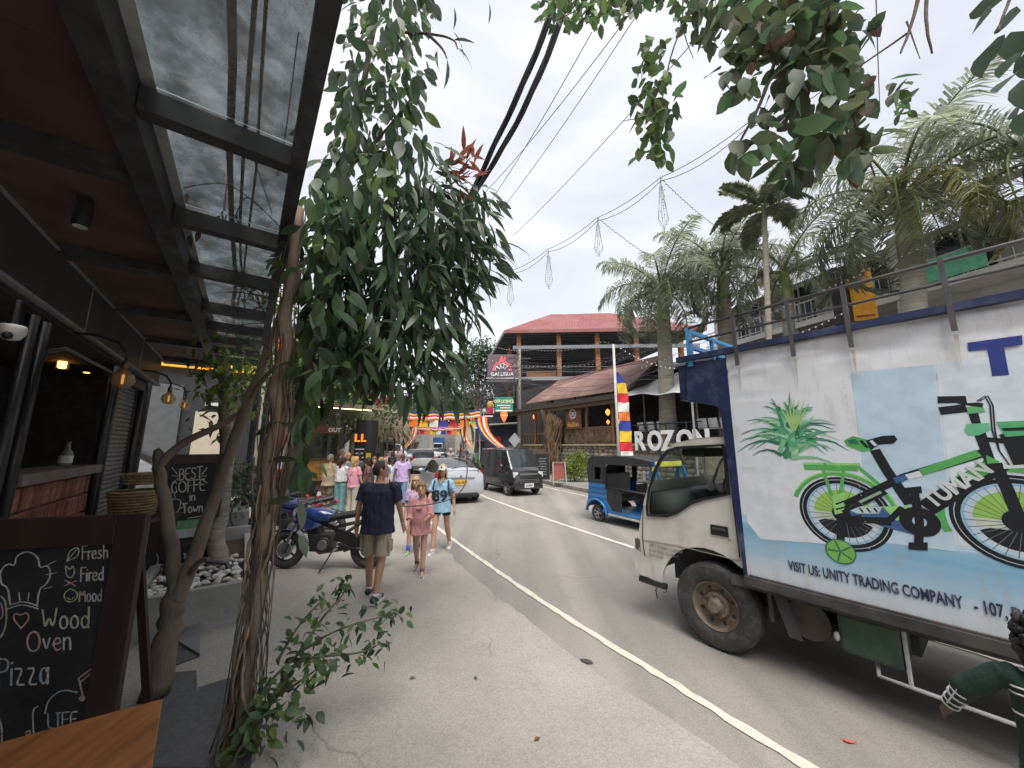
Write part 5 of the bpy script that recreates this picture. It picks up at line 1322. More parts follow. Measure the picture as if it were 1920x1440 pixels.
    mb = MB(); mb.grid(lambda u, v: (-.67 + .34 * math.cos(R(70 + 90 * v)), (u - .5) * .14, .32 + .34 * math.sin(R(70 + 90 * v))), 4, 8); mb.build('rear_mudguard', m_black, t, smooth=True)
    MB().ell((-.74, 0, .82), (.05, .07, .04)).build('tail_lamp', m_redl, t, smooth=True)
    MB().tube([(-.12, .12, .28), (-.02, .3, .02)], .013, 6).build('side_stand', m_steel, t)
    for y in (-1, 1): MB().tube([(-.2, y * .12, .33), (-.2, y * .26, .34)], .014, 6).build('foot_peg', m_grey, t)
    MB().box((-.35, .115, .5), (.4, .02, .2), Matrix.Rotation(-.3, 3, 'Y')).build('side_cover', m_black, t, bevel=.008)
    return t
m_bikeb = M('bike_blue', (.018, .042, .17), .25, coat=.7, var=.08, dirt=(.2, .26, .45), dscale=5)
motorbike('blue and black motorbike parked beside the man in navy', Vector((-3.05, 6.38, .008)), R(181), m_bikeb)
motorbike('dark blue motorbike parked behind the first, nearer the shop', Vector((-4.4, 7.7, .008)), R(205), M('bike_navy', (.03, .04, .14), .3, coat=.5))
motorbike('red motorbike parked among the plants by the shop front', Vector((-5.5, 8.6, .008)), R(195), M('bike_red', (.3, .02, .03), .3, coat=.5))
# ================================================================ PEOPLE
def caps(mb, a, b, ra, rb, n=10):
    a, b = Vector(a), Vector(b); d = (b - a)
    d = d.normalized() if d.length > 1e-6 else Vector((0, 0, 1))
    mb.tube([a - d * ra * .96, a - d * ra * .7, a, b, b + d * rb * .7, b + d * rb * .96], [ra * .3, ra * .72, ra, rb, rb * .72, rb * .3], n)
def remesh(mb, vox, it, mats, name, wr=0.0, wsc=9.0, wst=(1, 1, .45)):
    me = mb.mesh('tmp', mats[0] if isinstance(mats, list) else mats)
    o = bpy.data.objects.new('tmp', me)
    r = o.modifiers.new('r', 'REMESH'); r.mode = 'VOXEL'; r.voxel_size = vox; r.adaptivity = 0
    s = o.modifiers.new('s', 'SMOOTH'); s.iterations = it; s.factor = .5
    out = evaluate(o); bpy.data.meshes.remove(me)
    out.name = name
    if wr:
        ns = [v.normal.copy() for v in out.vertices]
        for v, n_ in zip(out.vertices, ns):
            q = Vector((v.co.x * wst[0], v.co.y * wst[1], v.co.z * wst[2])) * wsc
            f = noise.noise(q) + .5 * noise.noise(q * 2.3 + Vector((7, 1, 3)))
            v.co += n_ * (abs(f) * 1.6 - .5) * wr
    out.materials.clear()
    for m in (mats if isinstance(mats, list) else [mats]): out.materials.append(m)
    out.shade_smooth()
    return out
def put(name, me, parent):
    o = bpy.data.objects.new(name, me); col.objects.link(o); o.parent = parent; WM[o.name] = WM[parent.name]; return o
def cloth(c, nm=None): return M('cloth_%02x%02x%02x' % tuple(int(x * 255) for x in c), c, .85, var=.12, scale=14, bump=.25, bscale=60)
def skinm(c): return M('skin_%02x%02x%02x' % tuple(int(x * 255) for x in c), c, .55, var=.08, scale=12)
def hairm(c): return M('hair_%02x%02x%02x' % tuple(int(x * 255) for x in c), c, .5, var=.4, scale=16, stretch=(3, 3, .8), bump=.5)
WHITE_SKIN, TAN_SKIN, BROWN_SKIN = (.52, .29, .2), (.44, .235, .155), (.12, .062, .04)
def person(label, loc, az, h=1.7, skin=WHITE_SKIN, shirt=(.5, .5, .5), lower='shorts', lowc=(.4, .35, .28), hair='short', hairc=(.06, .04, .03), shoes=(.05, .05, .06),
           legs=(0, 2, 0, 2), arms=((5, 8, 15), (5, 8, 15)), lean=0, turn=0, nod=0, fem=False, sleeve='short', vox=.013, group=None, hem=-.1, loose=.0, headk=1.0, fingers=True, zoff=0.0, socks=None, spread=1.0, heady=0, eyes=True, bulk=1.0):
    k = h / 1.75
    t = thing('person', label, 'person', Vector(loc) + Vector((0, 0, zoff)), -R(az), group)
    sk = skinm(skin)
    sp = Matrix.Rotation(R(-lean), 3, 'X')   # lean forward
    P = Vector((0, 0, 0.93))
    up = lambda x, y, z: P + sp @ Vector((x, y, z))
    sw = (.165 if fem else .185) * bulk
    J = {}
    for i, s in ((0, -1), (1, 1)):
        hp = P + Vector((s * .09 * spread, 0, -.03)); p = R(legs[i * 2]); b = R(legs[i * 2 + 1])
        kn = hp + Vector((s * .012 * spread, math.sin(p), -math.cos(p))) * .43
        q = p - b
        an = kn + Vector((0, math.sin(q), -math.cos(q))) * .41
        J['hip', s], J['knee', s], J['ank', s] = hp, kn, an
        fp = q * .75 if b > R(12) else 0
        J['fq', s] = fp
        sh = up(s * sw, 0, .47)
        pa, ab, eb = [R(x) for x in arms[i]]
        dv = sp @ Vector((s * math.sin(ab) * math.cos(pa), math.sin(pa), -math.cos(pa) * math.cos(ab)))
        el = sh + dv * .28
        ax = dv.cross(Vector((0, 1, 0))) if abs(dv.y) < .9 else Vector((1, 0, 0))
        e2 = pa + eb
        dv2 = sp @ Vector((s * math.sin(ab * .6) * math.cos(e2) - s * .12 * math.sin(eb), math.sin(e2), -math.cos(e2) * math.cos(ab * .6))); dv2.normalize()
        wr = el + dv2 * .25
        J['sh', s], J['el', s], J['wr', s], J['fd', s] = sh, el, wr, dv2
    zmin = min(J['ank', s].z for s in (-1, 1)) - .075
    HC = up(0, .015, .69); HR = Matrix.Rotation(R(-turn), 3, 'Z') @ Matrix.Rotation(R(-nod), 3, 'X')
    hk = headk
    hd = lambda x, y, z: HC + HR @ (Vector((x, y, z)) * hk)
    S = Matrix.Scale(k, 4); S.translation = Vector((0, 0, -zmin * k))
    # --- body
    b = MB(S)
    rings = [(-.1, .13, .1), (-.02, .155, .115), (.1, .13, .1), (.2, .135, .1), (.33, .155, .11), (.43, .15, .1), (.5, .1, .075), (.53, .06, .06)]
    if fem: rings = [(a, x * (.93 if a > .05 else 1.03), y) for a, x, y in rings]
    def loft(mb, rg, n=18):
        vs = []; 
        mb.grid(lambda u, v: up(0, 0, 0) + sp @ Vector((rg[int(round(v * (len(rg) - 1)))][1] * math.cos(u * 6.2832), rg[int(round(v * (len(rg) - 1)))][2] * math.sin(u * 6.2832), rg[int(round(v * (len(rg) - 1)))][0])), n, len(rg), closed_u=True)
        base = len(mb.v); 
        nn = n
        mb.f.append(list(range(base - nn * len(rg), base - nn * len(rg) + nn))[::-1]); mb.mi.append(0)
        mb.f.append(list(range(base - nn, base))); mb.mi.append(0)
    loft(b, rings)
    caps(b, up(0, -.005, .47), hd(0, -.01, -.06), .058 if not fem else .05, .052 if not fem else .045)
    b.ell(hd(0, 0, 0), (.076 * hk, .096 * hk, .118 * hk), 14, 10, HR); b.ell(hd(0, .03, -.06), (.056 * hk, .062 * hk, .058 * hk), 12, 8, HR)
    b.tube([hd(0, .09, .02), hd(0, .112, -.02), hd(0, .095, -.03)], [.008 * hk, .016 * hk, .01 * hk], 6)
    for s in (-1, 1):
        b.ell(hd(s * .077, -.005, -.005), (.014 * hk, .024 * hk, .034 * hk), 8, 6, HR)
        caps(b, J['hip', s], J['knee', s], .082 if not fem else .08, .054); caps(b, J['knee', s], J['knee', s].lerp(J['ank', s], .3) + Vector((0, -.012, 0)), .052, .056); caps(b, J['knee', s].lerp(J['ank', s], .3) + Vector((0, -.012, 0)), J['ank', s], .054, .036)
        F0 = J['ank', s]; fq = Matrix.Rotation(J['fq', s], 3, 'X')
        caps(b, F0, F0 + fq @ Vector((s * .02, .13, -.045)), .038, .03)
        caps(b, J['sh', s], J['el', s], .05 if not fem else .042, .038); caps(b, J['el', s], J['wr', s], .039, .026)
        w = J['wr', s]; d2 = J['fd', s]
        sd = d2.cross(Vector((s, 0, 0))); sd = sd.normalized() if sd.length > .1 else Vector((0, 1, 0))
        caps(b, w, w + d2 * .08, .026, .032, 8)
        if fingers:
            for q in range(4):
                bs = w + d2 * .09 + sd * (q - 1.5) * .019; ln = (.062, .075, .07, .055)[q]
                nb = d2.cross(sd) * -s
                caps(b, bs, bs + d2 * ln * .55, .0105, .01, 6); caps(b, bs + d2 * ln * .55, bs + d2 * ln * .9 - nb * -.02 * s * 0 + Vector((-s * .018, 0, 0)), .01, .008, 6)
            tb = w + d2 * .03 + sd * .028; caps(b, tb, tb + d2 * .05 + sd * .025, .013, .01, 6)
        else: caps(b, w + d2 * .09, w + d2 * .16, .03, .02, 6)
    bo = put('body', remesh(b, vox * k, 3, sk, 'body'), t)
    # --- face
    if eyes:
        for s in (-1, 1):
            MB(S).ell(hd(s * .032, .083, .012), (.015 * hk, .008 * hk, .008 * hk), 8, 5, HR).build('eye', M('eye_dark', (.03, .025, .022), .3), t, smooth=True)
            MB(S).ell(hd(s * .034, .085, .034), (.02 * hk, .006 * hk, .005 * hk), 8, 5, HR).build('eyebrow', hairm(hairc), t, smooth=True)
        MB(S).ell(hd(0, .089, -.062), (.024 * hk, .007 * hk, .006 * hk), 8, 5, HR).build('mouth', M('lips', (.36, .13, .11), .5), t, smooth=True)
    # --- hair
    if hair != 'bald':
        hm = hairm(hairc); hb_ = MB(S)
        tmp = MB(); gr = 1.09 if hair != 'buzz' else 1.035
        tmp.ell((0, -.008 if hair != 'buzz' else -.004, .012 if hair != 'buzz' else .004), (.078 * gr, .1 * gr, .116 * gr), 26, 18)
        keep = []
        for f in tmp.f:
            c_ = sum((tmp.v[i] for i in f), Vector()) / len(f)
            hl = .062 if hair != 'buzz' else .075
            if c_.y > .035 and c_.z < hl: continue
            if c_.y > -.03 and c_.z < -.005: continue
            if c_.z < -.065: continue
            if hair == 'buzz' and c_.y > .0 and c_.z > .06 and abs(c_.x) < .05 and c_.y > .03: continue
            keep.append(f)
        hb_._add([hd(*(p + p.normalized() * .006 * noise.noise(p * 60))) for p in tmp.v], keep)
        if hair in ('long', 'pony', 'bob'):
            ln = {'long': .3, 'pony': .05, 'bob': .17}[hair]
            def curt(u, v):
                a = math.pi * (1.0 + u) + 0; a = math.pi * (.92 + 1.16 * u)
                r1 = 1.05 + .16 * math.sin(v * 2.2)
                return hd(.08 * r1 * math.cos(a), -.008 + .1 * r1 * math.sin(a) * (1 - .1 * v), .02 - ln * v + .008 * math.sin(u * 40))
            hb_.grid(curt, 30, 8)
        if hair == 'pony': hb_.tube([hd(0, -.1, .05), hd(0, -.15, .0), hd(0, -.15, -.12), hd(0, -.13, -.26)], [.03, .04, .036, .01], 8)
        if hair == 'curly':
            rr = random.Random(int(az * 7) + 3)
            for q in range(260):
                a = rr.uniform(0, 6.28); zz = rr.uniform(-.14, .14); r_ = .105 * math.sqrt(max(.1, 1 - (zz / .19) ** 2))
                x_, y_ = r_ * math.cos(a), r_ * math.sin(a) - .015
                if y_ > .045 and zz < .06: continue
                hb_.ell(hd(x_, y_, zz), rr.uniform(.013, .024) * hk, 6, 4)
        o = hb_.build('hair', hm, t, smooth=True)
        if hair in ('short', 'buzz', 'long', 'bob', 'pony'):
            so_ = o.modifiers.new('thick', 'SOLIDIFY'); so_.thickness = .008 * k; so_.offset = 0
    # --- upper garment
    if shirt is not None:
        c = MB(S); q = .016 + loose
        rg = [(hem, .172 + q + loose * .6, .136 + q + loose * .6), (hem + .12, .166 + q, .13 + q), (.14, .142 + q + loose, .108 + q + loose), (.3, .16 + q, .116 + q), (.41, .165 + q * .8, .108 + q * .6), (.48, .125 + q * .6, .082), (.515, .075, .068)]
        if fem: rg = [(a, x * .95, y) for a, x, y in rg]
        rg = [(a, x * bulk, y * bulk) for a, x, y in rg]
        loft(c, rg)
        for s in (-1, 1):
            a_, e_, w_ = J['sh', s], J['el', s], J['wr', s]
            c.ell(a_ + Vector((-s * .012, 0, -.005)), .062 + loose * .4, 10, 7)
            if sleeve == 'short': c.tube([a_, a_.lerp(e_, .4), a_.lerp(e_, .72)], [.064 + loose * .4, .066 + loose * .5, .069 + loose * .6], 12)
            elif sleeve == 'long':
                c.tube([a_, a_.lerp(e_, .5), e_], [.062 + loose * .4, .058 + loose * .4, .053 + loose * .4], 12); c.ell(e_, .053 + loose * .4); c.tube([e_, e_.lerp(w_, .5), e_.lerp(w_, .93)], [.053 + loose * .4, .047 + loose * .3, .041 + loose * .3], 12)
            elif sleeve == 'half':
                c.tube([a_, a_.lerp(e_, .5), e_], [.062 + loose * .4, .06 + loose * .5, .056 + loose * .5], 12); c.ell(e_, .056 + loose * .5); c.tube([e_, e_.lerp(w_, .45)], [.056 + loose * .5, .055 + loose * .4], 12)
        put('shirt', remesh(c, vox * k, 4, cloth(shirt), 'shirt', wr=.017 * k, wsc=9), t)
    # --- lower garment
    c = MB(S)
    if lower in ('shorts', 'trousers', 'hotpants'):
        fr = {'shorts': .9, 'hotpants': .38, 'trousers': 1.0}[lower]
        wd = .1 if lower == 'shorts' else .092
        rl_ = [(-.12, .15, .118), (-.03, .163 * bulk, .122), (.07, .15 * bulk, .112)]; loft(c, rl_)
        for s in (-1, 1):
            a_, kn, an = J['hip', s], J['knee', s], J['ank', s]
            c.ell(a_ + Vector((0, -.012, -.03)), .098, 10, 7)
            if lower == 'trousers':
                c.tube([a_, a_.lerp(kn, .5), kn], [.1 + loose, .088 + loose, .07 + loose], 12); c.ell(kn, .07 + loose); c.tube([kn, kn.lerp(an, .5), kn.lerp(an, .97)], [.07 + loose, .066 + loose, .06 + loose * 1.6], 12)
            else:
                c.tube([a_, a_.lerp(kn, fr * .5), a_.lerp(kn, fr)], [.1, wd, wd * 1.0], 14)
    elif lower == 'skirt':
        c.tube([P + Vector((0, 0, .1)), P + Vector((0, 0, -.05)), P + Vector((0, 0, -.45))], [.135, .165, .24], 18)
    put({'hotpants': 'shorts'}.get(lower, lower), remesh(c, vox * k, 3, cloth(lowc), lower, wr=.008 * k, wsc=9), t)
    # --- shoes
    if shoes is not None:
        for s in (-1, 1):
            F0 = J['ank', s]; fq = Matrix.Rotation(J['fq', s], 3, 'X')
            c = MB(S)
            f = lambda x, y, z: F0 + fq @ Vector((x + s * .02 * (y / .15), y, z))
            caps(c, f(0, -.05, -.03), f(0, .03, -.03), .042, .044); caps(c, f(0, .03, -.04), f(0, .155, -.048), .043, .032); caps(c, f(0, 0, 0), f(0, 0, -.03), .043, .043)
            so_ = put('shoe', remesh(c, .01 * k, 2, M('shoe_%02x%02x%02x' % tuple(int(x * 255) for x in shoes), shoes, .6, var=.1), 'shoe'), t)
            sl = MB(S); pts = [(-.045, -.07), (.045, -.07), (.05, .03), (.055, .12), (.035, .185), (-.03, .185), (-.05, .12), (-.045, .03)]
            sl.poly(pts, [], f(0, 0, -.087), fq @ Vector((1, 0, 0)), fq @ Vector((s * .1, 1, 0)), .022); sl.build('sole', M('sole_white', (.6, .6, .58), .6), so_)
            if socks:
                MB(S).tube([J['ank', s] + Vector((0, 0, -.02)), J['knee', s].lerp(J['ank', s], socks[1])], [.043, .05], 12).build('sock', cloth(socks[0]), t, smooth=True)
    t['k'] = k
    info = dict(J=J, S=S, up=up, hd=hd, P=P, HR=HR, hk=hk)
    t.pop('k', None)
    return t, info
def front_text(t, inf, body, z, size, colr, y_r=(.176, .134), bold=.01):
    cu = bpy.data.curves.new('tx', 'FONT'); cu.body = body; cu.size = size; cu.align_x = 'CENTER'; cu.offset = bold; cu.extrude = .0; cu.resolution_u = 3
    me = evaluate(bpy.data.objects.new('tmp', cu))
    for v in me.vertices:
        x, zz = v.co.x, v.co.y
        y = y_r[1] * math.sqrt(max(.05, 1 - (x / y_r[0]) ** 2)) + .012
        v.co = inf['S'] @ inf['up'](-x, y, z + zz)
    me.materials.clear(); me.materials.append(cloth(colr)); me.name = 'number'
    o = put('number', me, t); s = o.modifiers.new('t', 'SOLIDIFY'); s.thickness = .006; s.offset = 0
    return o
# ---- man in navy, walking away, looking right
man, inf = person('man in navy t-shirt and beige cargo shorts walking away', (-1.84, 5.22, .008), 3, 1.78, TAN_SKIN, (.016, .02, .045), 'shorts', (.4, .335, .24), 'buzz', (.035, .027, .022), (.025, .03, .05),
    legs=(9, 4, -10, 10), arms=((-4, 13, 14), (6, 14, 16)), turn=62, vox=.0085, hem=-.13, loose=.014, socks=((.6, .6, .58), .93), spread=1.15, bulk=1.12)
J, S = inf['J'], inf['S']
for s in (-1, 1):
    m_ = J['hip', s].lerp(J['knee', s], .6)
    MB(S).box(m_ + Vector((s * .1, 0, 0)), (.025, .13, .15)).build('cargo_pocket', cloth((.38, .315, .225)), man, bevel=.008)
    w = J['wr', s]; mb = MB(S); torus(mb, (0, 0, 0), .032, .005, 16, 6); mb.v = [S @ (w + Vector((p.x, p.z, p.y * 1.6)) - Vector((0, 0, 0))) if False else p for p in mb.v]
    MB(S).tube([w + J['fd', s] * -.012, w + J['fd', s] * .004], .033, 10).build('wristband', M('band_%d' % s, (.6, .58, .55) if s > 0 else (.02, .02, .02), .6), man)
    for q in range(3):
        a_ = J['ank', s]; fq = Matrix.Rotation(J['fq', s], 3, 'X')
        MB(S).bar(a_ + fq @ Vector((s * .052, .03 + q * .028, -.065)), a_ + fq @ Vector((s * .042, .005 + q * .028, -.015)), .008, .006).build('shoe_stripe', M('stripe_white', (.7, .7, .7), .5), man)
MB(S).bar(J['hip', 1].lerp(J['hip', -1], .5) + Vector((0, -.135, .07)), J['hip', 1].lerp(J['hip', -1], .5) + Vector((0, -.14, -.14)), .006, .006).build('seam', cloth((.28, .23, .16)), man)
for s in (-1, 1): MB(S).box(inf['P'] + Vector((s * .075, -.128, -.06)), (.1, .012, .11)).build('back_pocket', cloth((.37, .305, .22)), man, bevel=.004)
# ---- girl in pink sweatshirt
g1, inf = person('girl in pink sweatshirt and white shorts looking down', (-1.47, 6.12, .008), 178, 1.38, WHITE_SKIN, (.56, .27, .27), 'hotpants', (.68, .66, .63), 'pony', (.25, .15, .08), (.34, .31, .28),
    legs=(12, 6, -12, 16), arms=((22, 12, 62), (10, 8, 34)), nod=-14, vox=.0085, hem=-.17, loose=.03, sleeve='half', headk=1.16, fem=True, socks=((.2, .09, .1), .82))
front_text(g1, inf, 'AIN', .3, .075, (.2, .12, .16), (.2, .165), .003)
# ---- girl in lilac behind
g2, inf = person('girl in lilac t-shirt half hidden behind the pink one', (-1.86, 7.25, .008), 174, 1.38, WHITE_SKIN, (.5, .36, .52), 'hotpants', (.04, .05, .14), 'bob', (.5, .3, .15), (.25, .55, .25),
    legs=(-6, 10, 12, 5), arms=((-8, 10, 8), (5, 8, 12)), turn=8, vox=.0095, hem=-.18, loose=.022, headk=1.16, fem=True, socks=((.03, .12, .5), .68))
# ---- woman in football shirt 89
wo, inf = person('woman in pale blue number 89 shirt and white cap', (-1.36, 7.32, .008), 186, 1.64, WHITE_SKIN, (.3, .5, .66), 'hotpants', (.022, .025, .045), 'long', (.52, .36, .18), (.62, .72, .76),
    legs=(-14, 18, 20, 8), arms=((-6, 14, 12), (16, 12, 42)), vox=.0085, hem=-.13, loose=.016, headk=1.03, fem=True, sleeve='short', socks=((.62, .62, .6), .92))
front_text(wo, inf, '89', .1, .31, (.02, .025, .05), (.2, .152), .006)
J, S, hd, up = inf['J'], inf['S'], inf['hd'], inf['up']
mb = MB(S); cp = MB(); cp.ell((0, -.006, .03), (.09, .112, .1), 20, 12)
mb._add([hd(*p) for p in cp.v], [f for f in cp.f if min(cp.v[i].z for i in f) > .028]); mb.build('cap', cloth((.6, .59, .57)), wo, smooth=True)
mb = MB(S); mb.grid(lambda u, v: hd((u - .5) * .15, .085 + .09 * v * (1 - (2 * u - 1) ** 2 * .45), .045 - .012 * v - .02 * (2 * u - 1) ** 2), 9, 4); o = mb.build('cap_brim', cloth((.56, .55, .53)), wo, smooth=True); o.modifiers.new('t', 'SOLIDIFY').thickness = .006
MB(S).box(hd(0, .102, .075), (.03, .01, .03)).build('cap_badge', cloth((.05, .05, .1)), wo)
for s in (-1, 1): MB(S).tube([up(s * .12, -.14, .3), up(s * .135, -.06, .515), up(s * .145, .06, .49), up(s * .16, .11, .38), up(s * .175, .08, .2)], .016, 8).build('rucksack_strap', cloth((.03, .04, .06)), wo, smooth=True)
mb = MB(S); mb.box(up(0, -.19, .28), (.26, .12, .38)); mb.build('rucksack', cloth((.03, .04, .06)), wo, bevel=.03)
mb = MB(S); mb.tube([up(-.075, .1, .52), up(0, .145, .42), up(.075, .1, .52)], .009, 6); mb.build('neckline', cloth((.02, .025, .05)), wo, smooth=True)
for s in (-1, 1):
    for q in (.52, .62): MB(S).tube([J['sh', s].lerp(J['el', s], q), J['sh', s].lerp(J['el', s], q + .035)], .0735, 14).build('sleeve_stripe', cloth((.02, .025, .05)), wo, smooth=True)
# ---- men walking further on
person('bald man in lilac t-shirt and blue jeans on the road edge', (-3.75, 12.75, .008), 178, 1.74, BROWN_SKIN, (.5, .36, .62), 'trousers', (.12, .22, .36), 'bald', (.02, .02, .02), (.03, .04, .06), legs=(12, 6, -10, 14), arms=((-8, 10, 12), (8, 10, 14)), vox=.012, hem=-.16, loose=.02)
person('man in white shirt and black trousers beside the bald man', (-4.2, 12.9, .008), 120, 1.62, BROWN_SKIN, (.66, .66, .66), 'trousers', (.02, .02, .023), 'short', (.02, .018, .016), (.03, .03, .03), legs=(18, 6, -16, 22), arms=((-16, 8, 10), (14, 8, 20)), vox=.013, hem=-.1, loose=.01)
# ---- the group on the pavement
G = 'tourists standing in a group'
def pg(u, y): return ((u - 960) / 680 * y * .987, y, .008)
c1, inf = person('person in beige jacket and brown shorts at the group edge', pg(622, 11.6), 25, 1.7, TAN_SKIN, (.46, .37, .25), 'shorts', (.19, .15, .11), 'short', (.32, .24, .16), (.3, .28, .26), arms=((12, 10, 50), (12, 10, 40)), vox=.013, group=G, sleeve='long', loose=.035, hem=-.16, nod=-8)
c2, inf = person('woman with dark ponytail in white top and wide teal trousers', pg(645, 11.2), 15, 1.64, TAN_SKIN, (.62, .6, .6), 'trousers', (.15, .3, .32), 'pony', (.02, .016, .014), (.5, .4, .36), arms=((20, 8, 70), (20, 8, 70)), fem=True, vox=.012, group=G, hem=.04, loose=.02, nod=-10)
c3, inf = person('woman with curly blond hair in a pink t-shirt', pg(668, 10.9), 20, 1.64, WHITE_SKIN, (.58, .26, .32), 'trousers', (.4, .36, .3), 'curly', (.62, .42, .18), (.4, .4, .4), arms=((25, 10, 60), (5, 12, 20)), fem=True, vox=.012, group=G, loose=.018)
MB(inf['S']).tube([inf['up'](.13, -.02, .5), inf['up'](.02, -.155, .3), inf['up'](-.14, -.13, .08)], .014, 6).build('bag_strap', cloth((.2, .12, .08)), c3, smooth=True)
person('tall man in navy at the back of the group', pg(642, 13.0), 60, 1.86, WHITE_SKIN, (.03, .035, .06), 'trousers', (.08, .09, .12), 'buzz', (.14, .11, .09), vox=.016, group=G, fingers=False)
person('woman with long blond hair between the back row heads', pg(655, 12.8), 150, 1.72, WHITE_SKIN, (.1, .12, .16), 'trousers', (.1, .1, .12), 'long', (.58, .36, .16), fem=True, vox=.016, group=G, fingers=False)
c6, inf = person('guide with dark skin holding a pale blue sheet', pg(675, 12.5), 195, 1.72, BROWN_SKIN, (.04, .045, .05), 'trousers', (.04, .04, .05), 'short', (.015, .013, .012), vox=.015, group=G, arms=((40, 5, 70), (40, 5, 70)), fingers=False)
mb = MB(inf['S']); mb.box(inf['up'](.1, .38, .36), (.26, .01, .3), Matrix.Rotation(-.3, 3, 'X')); mb.build('sheet', M('sheet_blue', (.4, .62, .72), .7), c6)
person('dark haired woman in maroon in the middle of the group', pg(693, 12.0), 240, 1.6, BROWN_SKIN, (.2, .1, .1), 'trousers', (.05, .05, .06), 'bob', (.02, .016, .014), fem=True, vox=.015, group=G, fingers=False)
person('brown haired woman in black facing the street', pg(704, 12.1), 160, 1.62, WHITE_SKIN, (.05, .05, .055), 'trousers', (.05, .05, .07), 'long', (.2, .11, .06), fem=True, vox=.015, group=G, fingers=False)
person('woman in white t-shirt and olive skirt with her back turned', pg(716, 11.4), 30, 1.62, WHITE_SKIN, (.62, .62, .62), 'skirt', (.22, .19, .1), 'bob', (.28, .17, .1), (.2, .2, .2), fem=True, vox=.013, group=G, loose=.015)
person('person in bright blue shirt behind the olive skirt', pg(725, 12.4), 200, 1.56, TAN_SKIN, (.08, .3, .58), 'trousers', (.06, .06, .08), 'short', (.3, .27, .24), vox=.015, group=G, fingers=False)
# ---- further figures
G2 = 'pedestrians further up the street'
person('person in red top far behind the group', pg(728, 20), 170, 1.66, TAN_SKIN, (.5, .03, .05), 'trousers', (.05, .05, .06), 'short', (.03, .02, .02), vox=.02, group=G2, fingers=False, eyes=False)
person('person in black dress beside the red top', pg(737, 19.2), 160, 1.66, BROWN_SKIN, (.02, .02, .022), 'skirt', (.02, .02, .022), 'long', (.02, .02, .02), fem=True, vox=.02, group=G2, fingers=False, eyes=False)
person('person in mauve shirt walking near the white van', pg(747, 26), 175, 1.7, TAN_SKIN, (.35, .22, .3), 'trousers', (.3, .25, .22), 'short', (.03, .02, .02), vox=.02, group=G2, fingers=False, eyes=False)
person('person in cream shirt far along the left kerb', pg(712, 17), 180, 1.68, BROWN_SKIN, (.5, .45, .38), 'trousers', (.1, .1, .12), 'short', (.02, .02, .02), vox=.02, group=G2, fingers=False, eyes=False)
person('man in navy t-shirt standing behind the blue three wheeler', (3.95, 16.2, .13), -80, 1.74, TAN_SKIN, (.025, .035, .07), 'trousers', (.08, .08, .1), 'short', (.03, .025, .02), arms=((20, 10, 100), (5, 10, 20)), vox=.014, fingers=False)
# ---- riders on oncoming scooters
def rider(lb, lm, u, y, c, az, paint):
    p = Vector(pg(u, y)); motorbike(lm, p, R(90 - az), paint, group='scooters riding towards the camera')
    fwd = Vector((math.sin(R(az)), math.cos(R(az)), 0))
    t, inf = person(lb, p - fwd * .28, az, 1.7, BROWN_SKIN, c, 'trousers', (.06, .06, .08), 'bald', legs=(68, 85, 68, 85), arms=((48, 10, 20), (48, 10, 20)), lean=8, vox=.018, fingers=False, eyes=False, zoff=.36, spread=1.5)
    mb = MB(inf['S']); mb.ell(inf['hd'](0, -.005, .03), (.12, .14, .14), 14, 9); mb.build('helmet', M('helmet_%d' % u, (.5, .5, .5) if u < 850 else (.4, .03, .04), .3, coat=.5), t, smooth=True)
rider('scooter rider in pale jacket and white helmet', 'pale scooter ridden towards the camera left of the red one', 846, 26, (.5, .42, .4), 168, M('scoot_white', (.55, .52, .5), .3, coat=.4))
rider('scooter rider with red helmet beside the dark saloon', 'red scooter ridden towards the camera beside the dark saloon', 866, 22.5, (.1, .1, .12), 165, M('scoot_red', (.45, .03, .03), .3, coat=.4))
# ---- child at the right edge, close to the lens
rc_, inf = person('child with dark curly hair in dark green suit with white lines, walking close by', (2.37, 1.78, .008), 50, 1.2, BROWN_SKIN, (.012, .035, .026), 'trousers', (.012, .035, .026), 'curly', (.012, .01, .009), (.03, .04, .035),
    legs=(14, 8, -14, 20), arms=((8, 46, 18), (0, 12, 12)), sleeve='long', vox=.009, loose=.02, headk=1.18, hem=-.16)
J, S, up = inf['J'], inf['S'], inf['up']
mw_ = M('stripe_white', (.7, .7, .7), .5)
for s in (-1, 1):
    a_, e_, w_ = J['sh', s], J['el', s], J['wr', s]
    for q in (-1, 0, 1):
        o1 = Vector((q * .02, -.045 + abs(q) * .012, .03)); 
        mb = MB(S); mb.tube([e_.lerp(w_, .15) + Vector((0, -.052, .03)) + Vector((q * .025, 0, q * .02)), e_.lerp(w_, .9) + Vector((0, -.046, .022)) + Vector((q * .02, 0, q * .015))], .005, 5); mb.build('white_line', mw_, rc_)
for q in (.2, .45, .7, .9):
    a_, e_, w_ = J['sh', -1], J['el', -1], J['wr', -1]; MB(S).tube([e_.lerp(w_, q), e_.lerp(w_, q + .04)], .064 - .014 * q, 14).build('white_line', mw_, rc_, smooth=True)
for zz in (.46, .42, .3):
    mb = MB(S); mb.tube([up(.19 * math.cos(a), -.01 + .135 * math.sin(a), zz - .05 * abs(math.cos(a))) for a in [math.pi + k * math.pi / 12 for k in range(13)]], .006, 5); mb.build('white_line', mw_, rc_, smooth=True)
for x_ in (-.1, .08):
    mb = MB(S); mb.tube([up(x_ + .05 * math.sin(k * .8), -.152 + .02 * abs(k - 4) * .2, .32 - k * .055) for k in range(9)], .006, 5); mb.build('white_line', mw_, rc_, smooth=True)
